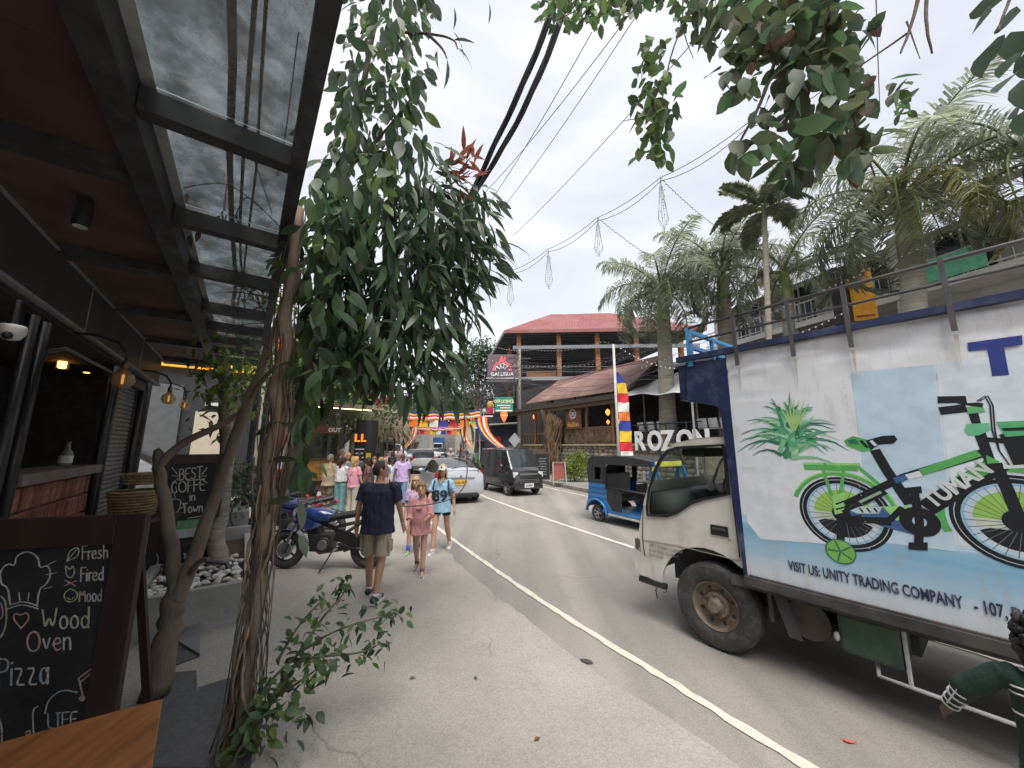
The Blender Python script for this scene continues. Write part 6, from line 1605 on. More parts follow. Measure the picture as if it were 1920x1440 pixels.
# driver's bare foot resting in the lorry window
fq_ = tw(1226, 952); dv = thing('person', 'bare foot of the driver resting by the lorry side window', 'person', T.p, R(90 - TAZ))
b = MB(); x0, z0 = fq_[0] - .02, fq_[1]
caps(b, (x0, -.12, z0 - .03), (x0 - .03, -.14, z0 + .09), .035, .04); caps(b, (x0, -.12, z0 - .04), (x0 - .12, -.2, z0 - .06), .04, .045); caps(b, (x0 - .12, -.2, z0 - .06), (x0 - .5, -.55, z0 - .12), .045, .065)
for q in range(5): caps(b, (x0 - .02 + q * .004, -.1 - q * .018, z0 + .1), (x0 - .005 + q * .004, -.1 - q * .018, z0 + .14 - q * .008), .014 - q * .0012, .012 - q * .001, 6)
put('body', remesh(b, .009, 2, skinm((.2, .1, .065)), 'body'), dv)
# dry leaves fallen on the concrete
for k in range(5):
    p = gnd(560 + k * 110, rnd.uniform(1150, 1400), .016); mb = MB(); mb._add([(0, 0, 0), (.03, .016, .006), (.06, 0, .002), (.03, -.016, .008)], [(0, 1, 2), (0, 2, 3)]); mb.v = [Matrix.Rotation(k * 1.7, 3, 'Z') @ v + p for v in mb.v]
    tag(mb.build('fallen_leaf', M('dry_leaf', (.16, .09, .045), .8), origin=p), 'small dry brown leaf on the concrete, %s of five from the left' % ['first', 'second', 'third', 'fourth', 'fifth'][k], 'leaf', 'dry leaves on the concrete')
# ================================================================ NEAR SIDE: CAFE FRONT, CANOPY, BOARDS
LAZ = -36.0
LD = Vector((math.sin(R(LAZ)), math.cos(R(LAZ)), 0)); LN = Vector((LD.y, -LD.x, 0))
def L(a, p, z): return LD * a + LN * p + Vector((0, 0, z))
m_frame = M('canopy_steel', (.045, .046, .05), .55, var=.3, metal=.1, dirt=(.12, .115, .1), dscale=5)
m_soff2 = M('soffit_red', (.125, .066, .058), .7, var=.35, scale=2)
m_fascia = M('fascia_dark', (.05, .052, .056), .45, var=.25, scale=2)
CZ = 3.8
canp = thing('glass_canopy', 'dark steel canopy with dirty glass panes over the cafe front', 'canopy', L(3, 0, 0))
MB().bar(L(-2, -.70, CZ), L(10.2, -.70, CZ), .13, .2).build('inner_beam', m_frame, canp, world=True)
MB().bar(L(-2, -.61, CZ + .11), L(10.2, -.61, CZ + .11), .06, .02).build('beam_lip', M('lip_pale', (.3, .31, .28), .7, var=.3), canp, world=True)
MB().bar(L(-2, .10, CZ), L(7.6, .10, CZ), .085, .14).build('outer_beam', m_frame, canp, world=True)
bm_ = [-1.0, .2, 1.35, 2.5, 3.7, 4.78, 6.05, 7.0, 7.9, 8.8, 9.7]
for a in bm_: MB().bar(L(a, -.63, CZ + .0), L(a, .06, CZ + .0), .095, .13).build('cross_beam', m_frame, canp, world=True)
m_pane = glassmat('canopy_glass', (.66, .7, .7), .52, .08, grime=.26, gcol=(.25, .26, .255))
for a0, a1 in zip(bm_[:-1], bm_[1:]): MB().box(((a0 + a1) / 2, .29, CZ + .13), (a1 - a0 - .012, .86, .012)).build('glass_pane', m_pane, canp).matrix_local = WM[canp.name].inverted() @ Matrix((LD, -LN, Vector((0, 0, 1)))).transposed().to_4x4()
# vine stems lying over the glass and a bare trailing twig below it
ov = thing('woody_climber', 'bare woody climber lying across the glass canopy', 'climber', L(3, -.25, CZ + .15))
for k, (p0, p1, r_) in enumerate(((-.22, -.36, .022), (-.16, -.3, .012), (-.08, -.26, .009))):
    MB().tube([L(.6 + i * .8, p0 + (p1 - p0) * i / 10 + rnd.uniform(-.03, .03), CZ + .17 + rnd.uniform(0, .05)) for i in range(11)], r_, 6).build('stem', M('stem_dark', (.09, .07, .055), .9, var=.3), ov, smooth=True, world=True)
# soffit of the cafe: red brown boards between dark joists
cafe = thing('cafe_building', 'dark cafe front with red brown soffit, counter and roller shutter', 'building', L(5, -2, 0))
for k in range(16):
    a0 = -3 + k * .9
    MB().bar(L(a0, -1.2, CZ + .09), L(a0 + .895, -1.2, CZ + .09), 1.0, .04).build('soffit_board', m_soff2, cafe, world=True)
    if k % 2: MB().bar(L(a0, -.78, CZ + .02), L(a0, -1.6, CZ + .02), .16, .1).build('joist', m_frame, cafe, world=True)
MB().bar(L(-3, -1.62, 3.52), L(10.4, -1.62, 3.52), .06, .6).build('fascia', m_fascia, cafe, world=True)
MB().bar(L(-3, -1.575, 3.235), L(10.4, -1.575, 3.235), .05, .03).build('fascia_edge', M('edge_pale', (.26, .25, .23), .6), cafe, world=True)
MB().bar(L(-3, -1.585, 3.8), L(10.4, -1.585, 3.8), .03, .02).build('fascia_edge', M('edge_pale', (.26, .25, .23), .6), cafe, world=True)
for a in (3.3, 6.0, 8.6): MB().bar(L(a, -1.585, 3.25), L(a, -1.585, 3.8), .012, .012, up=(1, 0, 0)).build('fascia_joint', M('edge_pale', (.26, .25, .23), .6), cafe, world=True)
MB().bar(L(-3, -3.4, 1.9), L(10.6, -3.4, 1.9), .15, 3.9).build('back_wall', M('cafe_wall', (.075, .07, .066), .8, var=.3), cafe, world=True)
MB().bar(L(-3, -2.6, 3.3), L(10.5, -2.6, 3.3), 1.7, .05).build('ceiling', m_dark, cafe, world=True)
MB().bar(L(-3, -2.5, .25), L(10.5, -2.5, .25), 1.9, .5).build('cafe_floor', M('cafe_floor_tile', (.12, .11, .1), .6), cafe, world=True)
MB().bar(L(10.5, -1.7, 1.9), L(10.5, -4.2, 1.9), .15, 3.9).build('end_wall', M('cafe_wall', (.075, .07, .066), .8, var=.3), cafe, world=True)
m_pipe = M('post_black', (.03, .03, .033), .4, var=.3)
for a in (5.35, 5.6, 8.1, 8.3, 10.05):
    MB().tube([L(a, -1.75, .3), L(a, -1.75, 3.22)], .045, 8).build('post', m_pipe, cafe, smooth=True, world=True)
MB().tube([L(5.6, -1.75, 2.6), L(5.75, -1.75, 2.95), L(6.2, -1.75, 3.08), L(8.3, -1.75, 3.1)], .022, 7).build('conduit', m_pipe, cafe, smooth=True, world=True)
MB().box((0, 0, 0), (1.2, .05, 1.6)).build('wall_panel', M('panel_grey', (.09, .09, .09), .7), cafe).matrix_local = WM[cafe.name].inverted() @ Matrix.Translation(L(7.0, -3.2, 2.3)) @ Matrix.Rotation(R(90 - LAZ), 4, 'Z')
# counter with soldier bricks
ctr = MB().bar(L(5.7, -1.95, 1.66), L(8.15, -1.95, 1.66), .5, .12).build('counter_top', M('counter_stone', (.2, .18, .17), .7, var=.25, dirt=(.28, .1, .06)), cafe, world=True, bevel=.012)
MB().bar(L(5.7, -1.98, 1.05), L(8.1, -1.98, 1.05), .3, 1.1).build('counter_core', M('mortar', (.16, .14, .12)), cafe, world=True)
bme = []
for k in range(3):
    mb = MB(); mb.box((0, 0, 0), (.085, .07, .24)); me = mb.mesh('brick', M('brick_%d' % k, [(.3, .11, .075), (.38, .17, .12), (.24, .1, .08)][k], .85, var=.3, scale=18, bump=.5)); bme.append(me)
Lrot = Matrix.Rotation(R(90 - LAZ), 4, 'Z')
for r_ in range(4):
    for k in range(24):
        o = inst('brick', bme[rnd.randrange(3)], cafe, mw=Matrix.Translation(L(5.78 + k * .1 + (r_ % 2) * .03, -1.815 + rnd.uniform(-.012, .012), 1.46 - r_ * .265)) @ Lrot @ Matrix.Rotation(rnd.uniform(-.05, .05), 4, 'Y'))
        bv = o.modifiers.new('b', 'BEVEL'); bv.width = .012
# roller shutter of separate slats
m_slat = M('shutter_slat', (.2, .19, .175), .45, metal=.3, var=.2)
sh = MB().bar(L(8.36, -1.87, 1.75), L(9.98, -1.87, 1.75), .02, 2.75).build('shutter_backing', m_black, cafe, world=True)
mb = MB(); pr = [(-.036, 0), (-.03, .018), (0, .03), (.03, .018), (.036, 0)]
for i in range(4): mb.quad((0, pr[i][1], pr[i][0]), (1.6, pr[i][1], pr[i][0]), (1.6, pr[i + 1][1], pr[i + 1][0]), (0, pr[i + 1][1], pr[i + 1][0]))
sm_ = mb.mesh('slat', m_slat, smooth=True)
for k in range(34): inst('slat', sm_, cafe, mw=Matrix.Translation(L(8.37, -1.85, .55 + k * .076)) @ Matrix((LD, LN, Vector((0, 0, 1)))).transposed().to_4x4())
MB().bar(L(8.3, -1.8, 3.12), L(10.05, -1.8, 3.12), .2, .14).build('shutter_box', m_fascia, cafe, world=True)
# neighbour building closing the view behind the shutter
nb = thing('neighbour_shop', 'shop end wall with orange sign band, cream and charcoal panels', 'building', L(15, -2, 0))
MB().bar(L(15.6, .1, 2.9), L(15.6, -7, 2.9), 1.0, 5.8).build('wall', M('nb_dark', (.03, .03, .032), .7), nb, world=True)
MB().bar(L(15.05, -.55, 1.8), L(15.05, -1.35, 1.8), .08, 2.5).build('cream_panel', M('nb_cream', (.55, .47, .37), .8, var=.06), nb, world=True)
MB().bar(L(15.04, -1.7, 2.6), L(15.04, -2.6, 2.6), .08, 2.5).build('charcoal_panel', M('nb_charcoal', (.1, .105, .11), .7), nb, world=True)
MB().bar(L(15.0, .1, 4.55), L(15.0, -3.5, 4.55), .12, .3).build('sign_band', M('nb_orange', (.8, .33, .02), .5, emit=(1, .4, .02), estr=.25), nb, world=True)
MB().bar(L(15.02, .2, 4.85), L(15.02, -3.5, 4.85), .3, .18).build('parapet', M('nb_grey', (.2, .19, .18), .7), nb, world=True)
MB().bar(L(15.03, -.5, 3.3), L(15.03, -1.15, 3.3), .1, .1).build('shelf', m_white, nb, world=True)
# lane slab under the white parked car, then set the car on it
struct(MB().bar(L(10.7, -3.2, .22), L(14.9, -3.2, .22), 4.4, .44).build('lane', m_conc))
lc = bpy.data.objects['lane_car']; lc.location = L(12.3, -2.5, .445); lc.rotation_euler = (0, 0, az_rz(58))
# lamps: three gooseneck bulbs, two lit wall lanterns, downlight, dome camera
m_bulb = glassmat('amber_bulb', (.95, .82, .6), .55, .04, gcol=(.42, .33, .22))
for k, (u, v, lb) in enumerate(((230, 712, 'large amber glass bulb on a gooseneck arm, nearest of three'), (316, 748, 'middle amber bulb of three on gooseneck arms by the shutter'), (346, 760, 'farthest amber bulb of three on gooseneck arms by the shutter'))):
    w_ = Wall(L(0, -1.2, 0)[:2], LAZ); a_, z_ = w_.sz(u, v)
    o_ = L(a_, -1.2, z_)
    t = thing('gooseneck_lamp', lb, 'lamp', o_, 0, 'gooseneck bulbs on the cafe front')
    MB().lathe([(.01, -.1), (.07, -.08), (.105, -.01), (.09, .06), (.045, .1), (.035, .13)], 14).build('bulb', m_bulb, t, smooth=True)
    MB().tube([(0, 0, -.05), (0, 0, .06)], .012, 6).build('filament', M('filament', (.8, .45, .1), .4, emit=(1, .5, .1), estr=.4), t)
    MB().lathe([(.03, .12), (.032, .2), (.02, .22)], 10).build('socket', M('socket_brass', (.16, .12, .07), .5, metal=.4), t, smooth=True)
    c_ = LN * -1.0
    MB().tube([(0, 0, .2), (0, 0, .3), c_ * .08 + Vector((0, 0, .42)), c_ * .25 + Vector((0, 0, .48)), c_ * .42 + Vector((0, 0, .48))], .016, 7).build('arm', m_pipe, t, smooth=True)
for (u, v, lb) in ((118, 680, 'glowing amber lantern on the cafe wall, the nearer one'), (164, 690, 'glowing amber lantern on the cafe wall, the farther one')):
    w_ = Wall(L(0, -2.4, 0)[:2], LAZ); a_, z_ = w_.sz(u, v)
    t = thing('wall_lantern', lb, 'lantern', L(a_, -2.4, z_), 0, 'lit lanterns inside the cafe')
    MB().lathe([(.035, -.09), (.05, -.07), (.055, .07), (.04, .09)], 10).build('glass', M('lantern_glow', (.9, .5, .15), .4, emit=(1, .42, .08), estr=2.6), t, smooth=True)
    MB().lathe([(.06, .1), (.085, .11), (.03, .18), (.01, .2)], 10).build('cap', m_pipe, t)
    for k in range(4): MB().tube([(.078 * math.cos(k * 1.57), .078 * math.sin(k * 1.57), -.1), (.078 * math.cos(k * 1.57), .078 * math.sin(k * 1.57), .1)], .007, 5).build('bar', m_pipe, t)
w_ = Wall(L(0, -1.7, 0)[:2], LAZ); a_, z_ = w_.sz(22, 626)
t = thing('dome_camera', 'white dome security camera under the cafe fascia', 'camera', L(a_, -1.7, z_))
MB().lathe([(.01, -.06), (.05, -.045), (.075, 0), (.08, .05), (.07, .075)], 14).build('housing', m_white, t, smooth=True); MB().ell((.045, -.055, -.03), .032).build('lens', m_black, t, smooth=True)
MB().tube([(0, 0, .07), (0, 0, .3)], .02, 6).build('stem', m_pipe, t)
t = thing('downlight', 'small black downlight with pale lens under the red brown soffit', 'lamp', L(3.9, -1.15, 3.7)); w2 = at(150, 425, 2.6)
a_ = gnd(150, 425, 3.62); t.location = a_; WM[t.name] = Matrix.Translation(a_)
MB().lathe([(.045, 0), (.05, .02), (.05, .22)], 14).build('housing', m_black, t, smooth=35); MB().lathe([(.001, -.004), (.04, -.003), (.04, .01)], 14).build('lens', M('lens_pale', (.6, .6, .52), .3), t)
# bottle on the counter
w_ = Wall(L(0, -1.95, 0)[:2], LAZ); a_, z_ = w_.sz(122, 866)
t = thing('bottle', 'squat clear bottle standing on the cafe counter', 'bottle', L(a_, -1.95, 1.722))
MB().lathe([(.06, 0), (.065, .02), (.065, .17), (.03, .22), (.022, .3), (.025, .32)], 14).build('glass', M('bottle_glass', (.2, .21, .18), .1), t, smooth=True); MB().lathe([(.066, .04), (.066, .14)], 14, cap=False).build('paper', m_white, t)
MB().lathe([(.024, .3), (.024, .34)], 10).build('stopper', m_black, t)
# ---------------------------------------------------------------- chalkboards
ST = {  # handwriting strokes, unit cap height
 'F': [[(.0, 0), (.02, 1)], [(.02, 1), (.5, 1.02)], [(.02, .55), (.4, .56)]], 'r': [[(.0, .6), (.02, 0)], [(.01, .42), (.12, .6), (.28, .58)]],
 'e': [[(.02, .32), (.4, .34), (.36, .56), (.2, .63), (.05, .5), (.0, .25), (.1, .04), (.25, .0), (.4, .1)]], 's': [[(.36, .55), (.2, .63), (.05, .52), (.14, .36), (.32, .26), (.34, .1), (.18, 0), (.0, .08)]],
 'h': [[(.0, 1), (.0, 0)], [(.0, .4), (.14, .6), (.32, .56), (.36, .3), (.36, 0)]], 'i': [[(.02, .6), (.0, 0)], [(.03, .8), (.04, .84)]], 'd': [[(.4, 1), (.38, 0)], [(.38, .4), (.24, .6), (.06, .5), (.0, .25), (.1, .02), (.26, .02), (.38, .2)]],
 'M': [[(0, 0), (.06, 1), (.3, .4), (.56, 1), (.62, 0)]], 'o': [[(.2, .62), (.05, .52), (0, .3), (.07, .06), (.22, 0), (.37, .1), (.41, .34), (.34, .56), (.2, .62)]],
 'W': [[(0, 1), (.14, 0), (.34, .7), (.54, 0), (.74, 1.02)]], 'O': [[(.36, 1), (.1, .86), (0, .5), (.1, .12), (.36, 0), (.64, .14), (.72, .52), (.6, .88), (.36, 1)]], 'v': [[(0, .6), (.17, 0), (.36, .62)]],
 'n': [[(0, .6), (0, 0)], [(0, .4), (.14, .6), (.3, .58), (.36, .4), (.36, 0)]], 'P': [[(0, 0), (.02, 1)], [(.02, 1), (.36, .98), (.46, .78), (.36, .54), (.02, .48)]], 'z': [[(0, .6), (.36, .6), (0, 0), (.38, .0)]],
 'a': [[(.36, .6), (.34, 0)], [(.35, .44), (.22, .62), (.05, .52), (0, .26), (.08, .03), (.22, .02), (.35, .2)]], 'L': [[(0, 1), (0, 0), (.42, 0)]], 'I': [[(.1, 1), (.1, 0)], [(-.03, 1), (.23, 1)], [(-.03, 0), (.23, 0)]],
 'E': [[(.44, 1), (0, 1), (0, 0), (.46, 0)], [(0, .53), (.36, .54)]], 'B': [[(0, 0), (0, 1), (.3, .98), (.4, .8), (.3, .57), (0, .52)], [(.3, .55), (.46, .34), (.36, .06), (0, 0)]], 'S': [[(.44, .86), (.28, 1), (.06, .88), (.08, .62), (.38, .42), (.42, .16), (.22, 0), (0, .12)]],
 'T': [[(.28, 1), (.26, 0)], [(0, 1), (.56, 1.02)]], 'C': [[(.5, .88), (.3, 1), (.08, .86), (0, .5), (.08, .14), (.3, 0), (.52, .12)]], 'w': [[(0, .6), (.12, 0), (.26, .45), (.4, 0), (.54, .62)]], ' ': []}
ADV = {'W': .9, 'M': .78, 'O': .88, 'i': .2, 'r': .36, 'I': .38, 'C': .66, 'T': .68, 'w': .7, ' ': .4}
class Chalk:
    def __init__(s, W, off): s.W = W; s.off = off; s.b = {}
    def st(s, pts, w, c):
        mb = s.b.setdefault(c, MB()); P = smooth_path([Vector((p[0], p[1], 0)) for p in pts], 2) if len(pts) > 2 else [Vector((p[0], p[1], 0)) for p in pts]
        Q = [s.W.px(p.x, p.y, s.off + rnd.uniform(-.0004, .0004)) for p in P]
        for a_, b_ in zip(Q[:-1], Q[1:]):
            if (b_ - a_).length < 1e-5: continue
            e_ = (b_ - a_).normalized() * w * .3
            mb.bar(a_ - e_, b_ + e_, .0016, w * rnd.uniform(.75, 1.15), up=(b_ - a_).normalized().cross(s.W.n))
    def word(s, txt, x, y, h, w, c, dx=1.0, slope=0.0):
        for ch in txt:
            for k in ST[ch]: s.st([(x + p[0] * h * dx, y - p[1] * h + slope * p[0] * h) for p in k], w, c if not isinstance(c, list) else c[rnd.randrange(len(c))])
            x += ADV.get(ch, .56) * h * dx; y += slope * ADV.get(ch, .56) * h * dx
    def done(s, parent, name='chalk_writing'):
        for c, mb in s.b.items(): mb.build(name, M('chalk_%02x%02x%02x' % tuple(int(x * 255) for x in c), c, .95, var=.35, scale=60), parent, world=True)['kind'] = 'stuff'
def board_wall(pr, pl, z):
    a, b = gnd(*pr, z), gnd(*pl, z); d = a - b
    return Wall(b[:2], math.degrees(math.atan2(d.x, d.y))), d.length
m_slate = M('blackboard', (.016, .016, .018), .75, var=.5, scale=3, dirt=(.045, .045, .05), dscale=2.0)
m_bframe = M('board_frame', (.036, .017, .014), .55, var=.35, scale=4, stretch=(1, 1, .3))
BA, la = board_wall((276, 962), (0, 973), 1.53)
# n of this wall points away from or towards the camera?
sgn = -1 if BA.n.dot(-BA.p) < 0 else 1
tob = lambda d: sgn * d
bdA = thing('pizza_chalkboard', 'large chalkboard reading Fresh Fired Mood Wood Oven Pizza', 'chalkboard', BA.pt(la / 2, 0))
def wrect(W, a0, z0, a1, z1, off, th, nm, m, par, bev=0.0):
    return MB().bar(W.pt(a0, (z0 + z1) / 2, off), W.pt(a1, (z0 + z1) / 2, off), th, z1 - z0).build(nm, m, par, world=True, bevel=bev)
aR = BA.sz(275, 1000)[0]; aI = BA.sz(216, 1030)[0]; zT = 1.53; zI = BA.sz(216, 1018)[1]; aLf = -.55
wrect(BA, aLf, .12, aI, zI, tob(.0), .02, 'slate', m_slate, bdA)
wrect(BA, aI, .0, aR, zT, tob(.01), .05, 'stile', m_bframe, bdA, .004); wrect(BA, aLf, zI, aI, zT, tob(.01), .05, 'top_rail', m_bframe, bdA, .004); wrect(BA, aLf, .02, aI, .12, tob(.01), .05, 'bottom_rail', m_bframe, bdA, .004); wrect(BA, aLf - .14, .0, aLf, zT, tob(.01), .05, 'stile', m_bframe, bdA, .004)
MB().bar(BA.pt(aR - .05, 0.0, tob(-.45)), BA.pt(aR - .05, 1.3, tob(-.03)), .05, .03).build('back_leg', m_bframe, bdA, world=True); MB().bar(BA.pt(aLf, 0.0, tob(-.45)), BA.pt(aLf, 1.3, tob(-.03)), .05, .03).build('back_leg', m_bframe, bdA, world=True)
CHW, CHY, CHP, CHB = (.46, .45, .42), (.4, .4, .25), (.45, .28, .26), (.3, .36, .4)
ck = Chalk(BA, tob(.013)); zc = lambda x, y: (x * .375, 900 + y * .375)
ck.word('Fresh', *zc(420, 395), 25, .007, CHW, .78, -.06); ck.word('Fired', *zc(412, 503), 25, .007, [CHW, CHY, CHP], .8, -.05); ck.word('Mood', *zc(405, 605), 23, .007, [CHP, CHB, CHW], .78, -.03)
ck.word('Wood', *zc(222, 745), 38, .009, [CHY, CHW], .94, -.05); ck.word('Oven', *zc(145, 855), 38, .009, [CHP, CHW], .9, -.06); ck.word('Pizza', *zc(5, 1022), 50, .01, [CHB, CHW], .82, -.04)
ck.word('LIFE', *zc(250, 1235), 28, .007, [CHB, CHW], 1.0, -.06)
zz = lambda *q: [zc(*p) for p in q]
ck.st(zz((62, 620), (50, 530), (15, 520), (10, 450), (50, 412), (85, 430), (90, 375), (150, 350), (205, 385), (205, 440), (250, 420), (265, 470), (240, 520), (205, 540), (195, 630)), .008, CHW)
ck.st(zz((50, 640), (120, 615), (200, 640)), .007, CHW); ck.st(zz((62, 620), (130, 600), (195, 625)), .006, CHW); ck.st(zz((105, 560), (110, 600)), .005, CHW); ck.st(zz((155, 560), (150, 600)), .005, CHW)
for q in (((230, 430), (290, 400)), ((240, 470), (295, 460)), ((230, 540), (270, 530))): ck.st(zz(*q), .004, CHW)
ck.st(zz((115, 735), (75, 690), (85, 660), (115, 672), (145, 655), (158, 690), (115, 738)), .007, CHP)
ck.st(zz((345, 400), (355, 350), (405, 330), (400, 380), (345, 402)), .006, CHW); ck.st(zz((340, 405), (400, 335)), .004, CHW)
ck.st(zz((340, 455), (335, 420), (360, 450), (370, 420), (385, 455), (365, 490), (340, 475), (340, 455)), .006, CHY); ck.st(zz((330, 525), (390, 500)), .007, CHP); ck.st(zz((335, 498), (385, 525)), .007, CHP)
ck.st(zz((360, 540), (330, 560), (330, 595), (360, 610), (395, 590), (395, 555), (360, 540)), .006, CHY); ck.st(zz((345, 585), (362, 596), (380, 582)), .005, CHY)
for q in (((402, 985), (470, 935)), ((410, 1005), (475, 950)), ((402, 985), (425, 1080)), ((470, 935), (500, 1030))): ck.st(zz(*q), .009, CHP)
for c_ in ((420, 1085), (490, 1040)): ck.st(zz((c_[0] - 12, c_[1]), (c_[0], c_[1] - 12), (c_[0] + 12, c_[1]), (c_[0], c_[1] + 12), (c_[0] - 12, c_[1])), .012, CHP)
ck.st(zz((235, 1160), (250, 1090), (320, 1040), (395, 1055)), .007, CHB); ck.st(zz((465, 1085), (495, 1120), (505, 1170)), .007, CHB)
ck.st(zz((200, 1125), (172, 1140), (178, 1255)), .007, CHW); ck.st(zz((140, 1255), (160, 1240), (160, 1265), (140, 1268)), .01, CHP)
ck.st(zz((-20, 570), (30, 580), (45, 640), (40, 740), (0, 800)), .007, CHY); ck.st(zz((-20, 600), (20, 610), (28, 690), (-20, 690)), .006, CHP); ck.st(zz((-10, 1155), (22, 1220), (20, 1300)), .007, CHY)
ck.done(bdA)
# coffee board
BB = Wall(at(292, 852, 5.05)[:2], math.degrees(math.atan2(at(410, 850, 5.5).x - at(292, 852, 5.05).x, .45)))
sg2 = -1 if BB.n.dot(-BB.p) < 0 else 1
bdB = thing('coffee_chalkboard', 'chalkboard reading BEST COFFE in Town behind the forked tree', 'chalkboard', BB.pt(.4, 0))
rb_ = lambda u0, v0, u1, v1, off, th, nm, m: wrect(BB, BB.sz(u0, (v0 + v1) / 2)[0], BB.sz((u0 + u1) / 2, v1)[1], BB.sz(u1, (v0 + v1) / 2)[0], BB.sz((u0 + u1) / 2, v0)[1], sg2 * off, th, nm, m, bdB)
rb_(284, 852, 410, 1085, 0, .03, 'backing', m_bframe); rb_(304, 870, 398, 1012, .018, .012, 'slate', m_slate)
for (q) in ((284, 852, 304, 1085), (398, 852, 411, 1085)): rb_(*q, .02, .03, 'stile', m_bframe)
rb_(304, 852, 398, 869, .02, .03, 'top_rail', m_bframe)
rb_(326, 974, 388, 990, .03, .012, 'green_strip', M('strip_green', (.12, .3, .13), .6, var=.3, scale=20)); rb_(326, 990, 388, 1006, .032, .012, 'pale_strip', M('strip_pale', (.45, .47, .44), .7, var=.2))
rb_(288, 1024, 396, 1078, .022, .012, 'lower_slate', m_slate)
zd = lambda x, y: (x / 3, 480 + y / 3)
ck = Chalk(BB, sg2 * .03)
ck.word('BEST', *zd(1010, 1262), 21, .014, CHW, .92, -.12); ck.word('COFFE', *zd(965, 1335), 21, .014, CHW, .95, -.1); ck.word('in', *zd(1068, 1375), 16, .012, CHW, 1.0, -.1); ck.word('Town', 342, 962, 18, .014, CHW, .9, -.08)
for s_, x_ in ((1, 968), (-1, 1165)):
    for q in ((-40, -45, 0, -8), (-38, 0, 4, 4), (-38, 40, 2, 18)): ck.st([zd(x_ + s_ * (40 + q[0]), 1235 + q[1]), zd(x_ + s_ * (40 + q[2] - 10), 1235 + q[3])], .012, CHW)
ck.st([(317, 938), (319, 956), (328, 962), (337, 955), (339, 938)], .012, CHW); ck.st([(317, 938), (328, 934), (339, 938)], .01, CHW); ck.st([(339, 942), (345, 944), (343, 952), (338, 952)], .01, CHW); ck.st([(313, 962), (328, 968), (343, 960)], .01, CHW)
for x_ in (322, 329): ck.st([(x_, 932), (x_ - 3, 926), (x_ + 3, 920), (x_, 913)], .008, CHW)
ck.st([(352, 971), (386, 966)], .01, CHW); ck.st([(294, 1060), (298, 1045), (292, 1035)], .01, CHW); ck.st([(292, 1058), (302, 1056), (310, 1062)], .01, CHW); ck.word('IL', 345, 1046, 9, .01, CHW)
ck.done(bdB)
# wicker lamp baskets left of the board
wk = M('wicker', (.25, .17, .09), .85, var=.35, scale=20, bump=.4)
for (u, v, r_, lb) in ((248, 935, .24, 'wide wicker basket standing beside the coffee board'), (268, 905, .2, 'small round wicker tray behind the wide basket')):
    p_ = at(u, v + 30 if r_ > .22 else v, 4.7)
    t = thing('wicker_basket', lb, 'basket', p_)
    for k in range(9 if r_ > .22 else 4):
        mb = MB(); z_ = k * .035; rr_ = r_ * (.8 + .2 * k / 8); torus(mb, (0, 0, 0), rr_, .018, 24, 6); mb.v = [Vector((q.x, q.z, q.y + z_)) for q in mb.v]; mb.build('hoop', wk, t, smooth=True)
    mb = MB()
    for k in range(20): a_ = k * .314; mb.bar((r_ * .8 * math.cos(a_), r_ * .8 * math.sin(a_), 0), (r_ * math.cos(a_), r_ * math.sin(a_), .3 if r_ > .22 else .12), .012, .012)
    mb.lathe([(.01, .0), (r_ * .8, 0)], 20); mb.build('weave', wk, t)['kind'] = 'stuff'
bs_ = thing('basket_stand', 'dark stand carrying the wicker baskets', 'stand', at(255, 960, 4.7) * 1.0)
p_ = at(255, 965, 4.7); MB().box((p_.x, p_.y, p_.z - .04), (.7, .5, .05)).build('shelf', m_bframe, bs_, world=True)
for x_ in (-.3, .3):
    for y_ in (-.2, .2): MB().bar((p_.x + x_, p_.y + y_, .01), (p_.x + x_, p_.y + y_, p_.z - .06), .05, .05, up=(1, 0, 0)).build('leg', m_bframe, bs_, world=True)
# ---------------------------------------------------------------- wooden table in front
c0 = gnd(305, 1310, .75); e1 = (gnd(285, 1440, .75) - c0).normalized(); e2 = (gnd(0, 1392, .75) - c0).normalized()
tb = thing('wooden_table', 'orange brown wooden table at the lower left corner', 'table', (c0.x, c0.y, 0))
m_tab = M('table_wood', (.34, .13, .04), .45, var=.35, scale=3, stretch=(7, 1.2, 1), detail=8, coat=.15)
nb_ = 5
for k in range(nb_):
    a_ = c0 + e1 * (.0 + k * .17); mb = MB(); mb.poly([(0, 0), (.1685, 0), (.1685, 1.35), (0, 1.35)], [], a_ - Vector((0, 0, .04)), e1, e2, .04 if e1.cross(e2).z > 0 else -.04); mb.v = [v if abs(v.z - .75) < .03 or True else v for v in mb.v]; mb.build('plank', m_tab, tb, world=True, bevel=.003)
for (x_, y_) in ((.08, .1), (.75, .1), (.08, 1.25), (.75, 1.25)): MB().bar(c0 + e1 * x_ + e2 * y_ + Vector((0, 0, -.75)), c0 + e1 * x_ + e2 * y_ + Vector((0, 0, -.045)), .06, .06, up=(1, 0, 0)).build('leg', m_steel, tb, world=True)
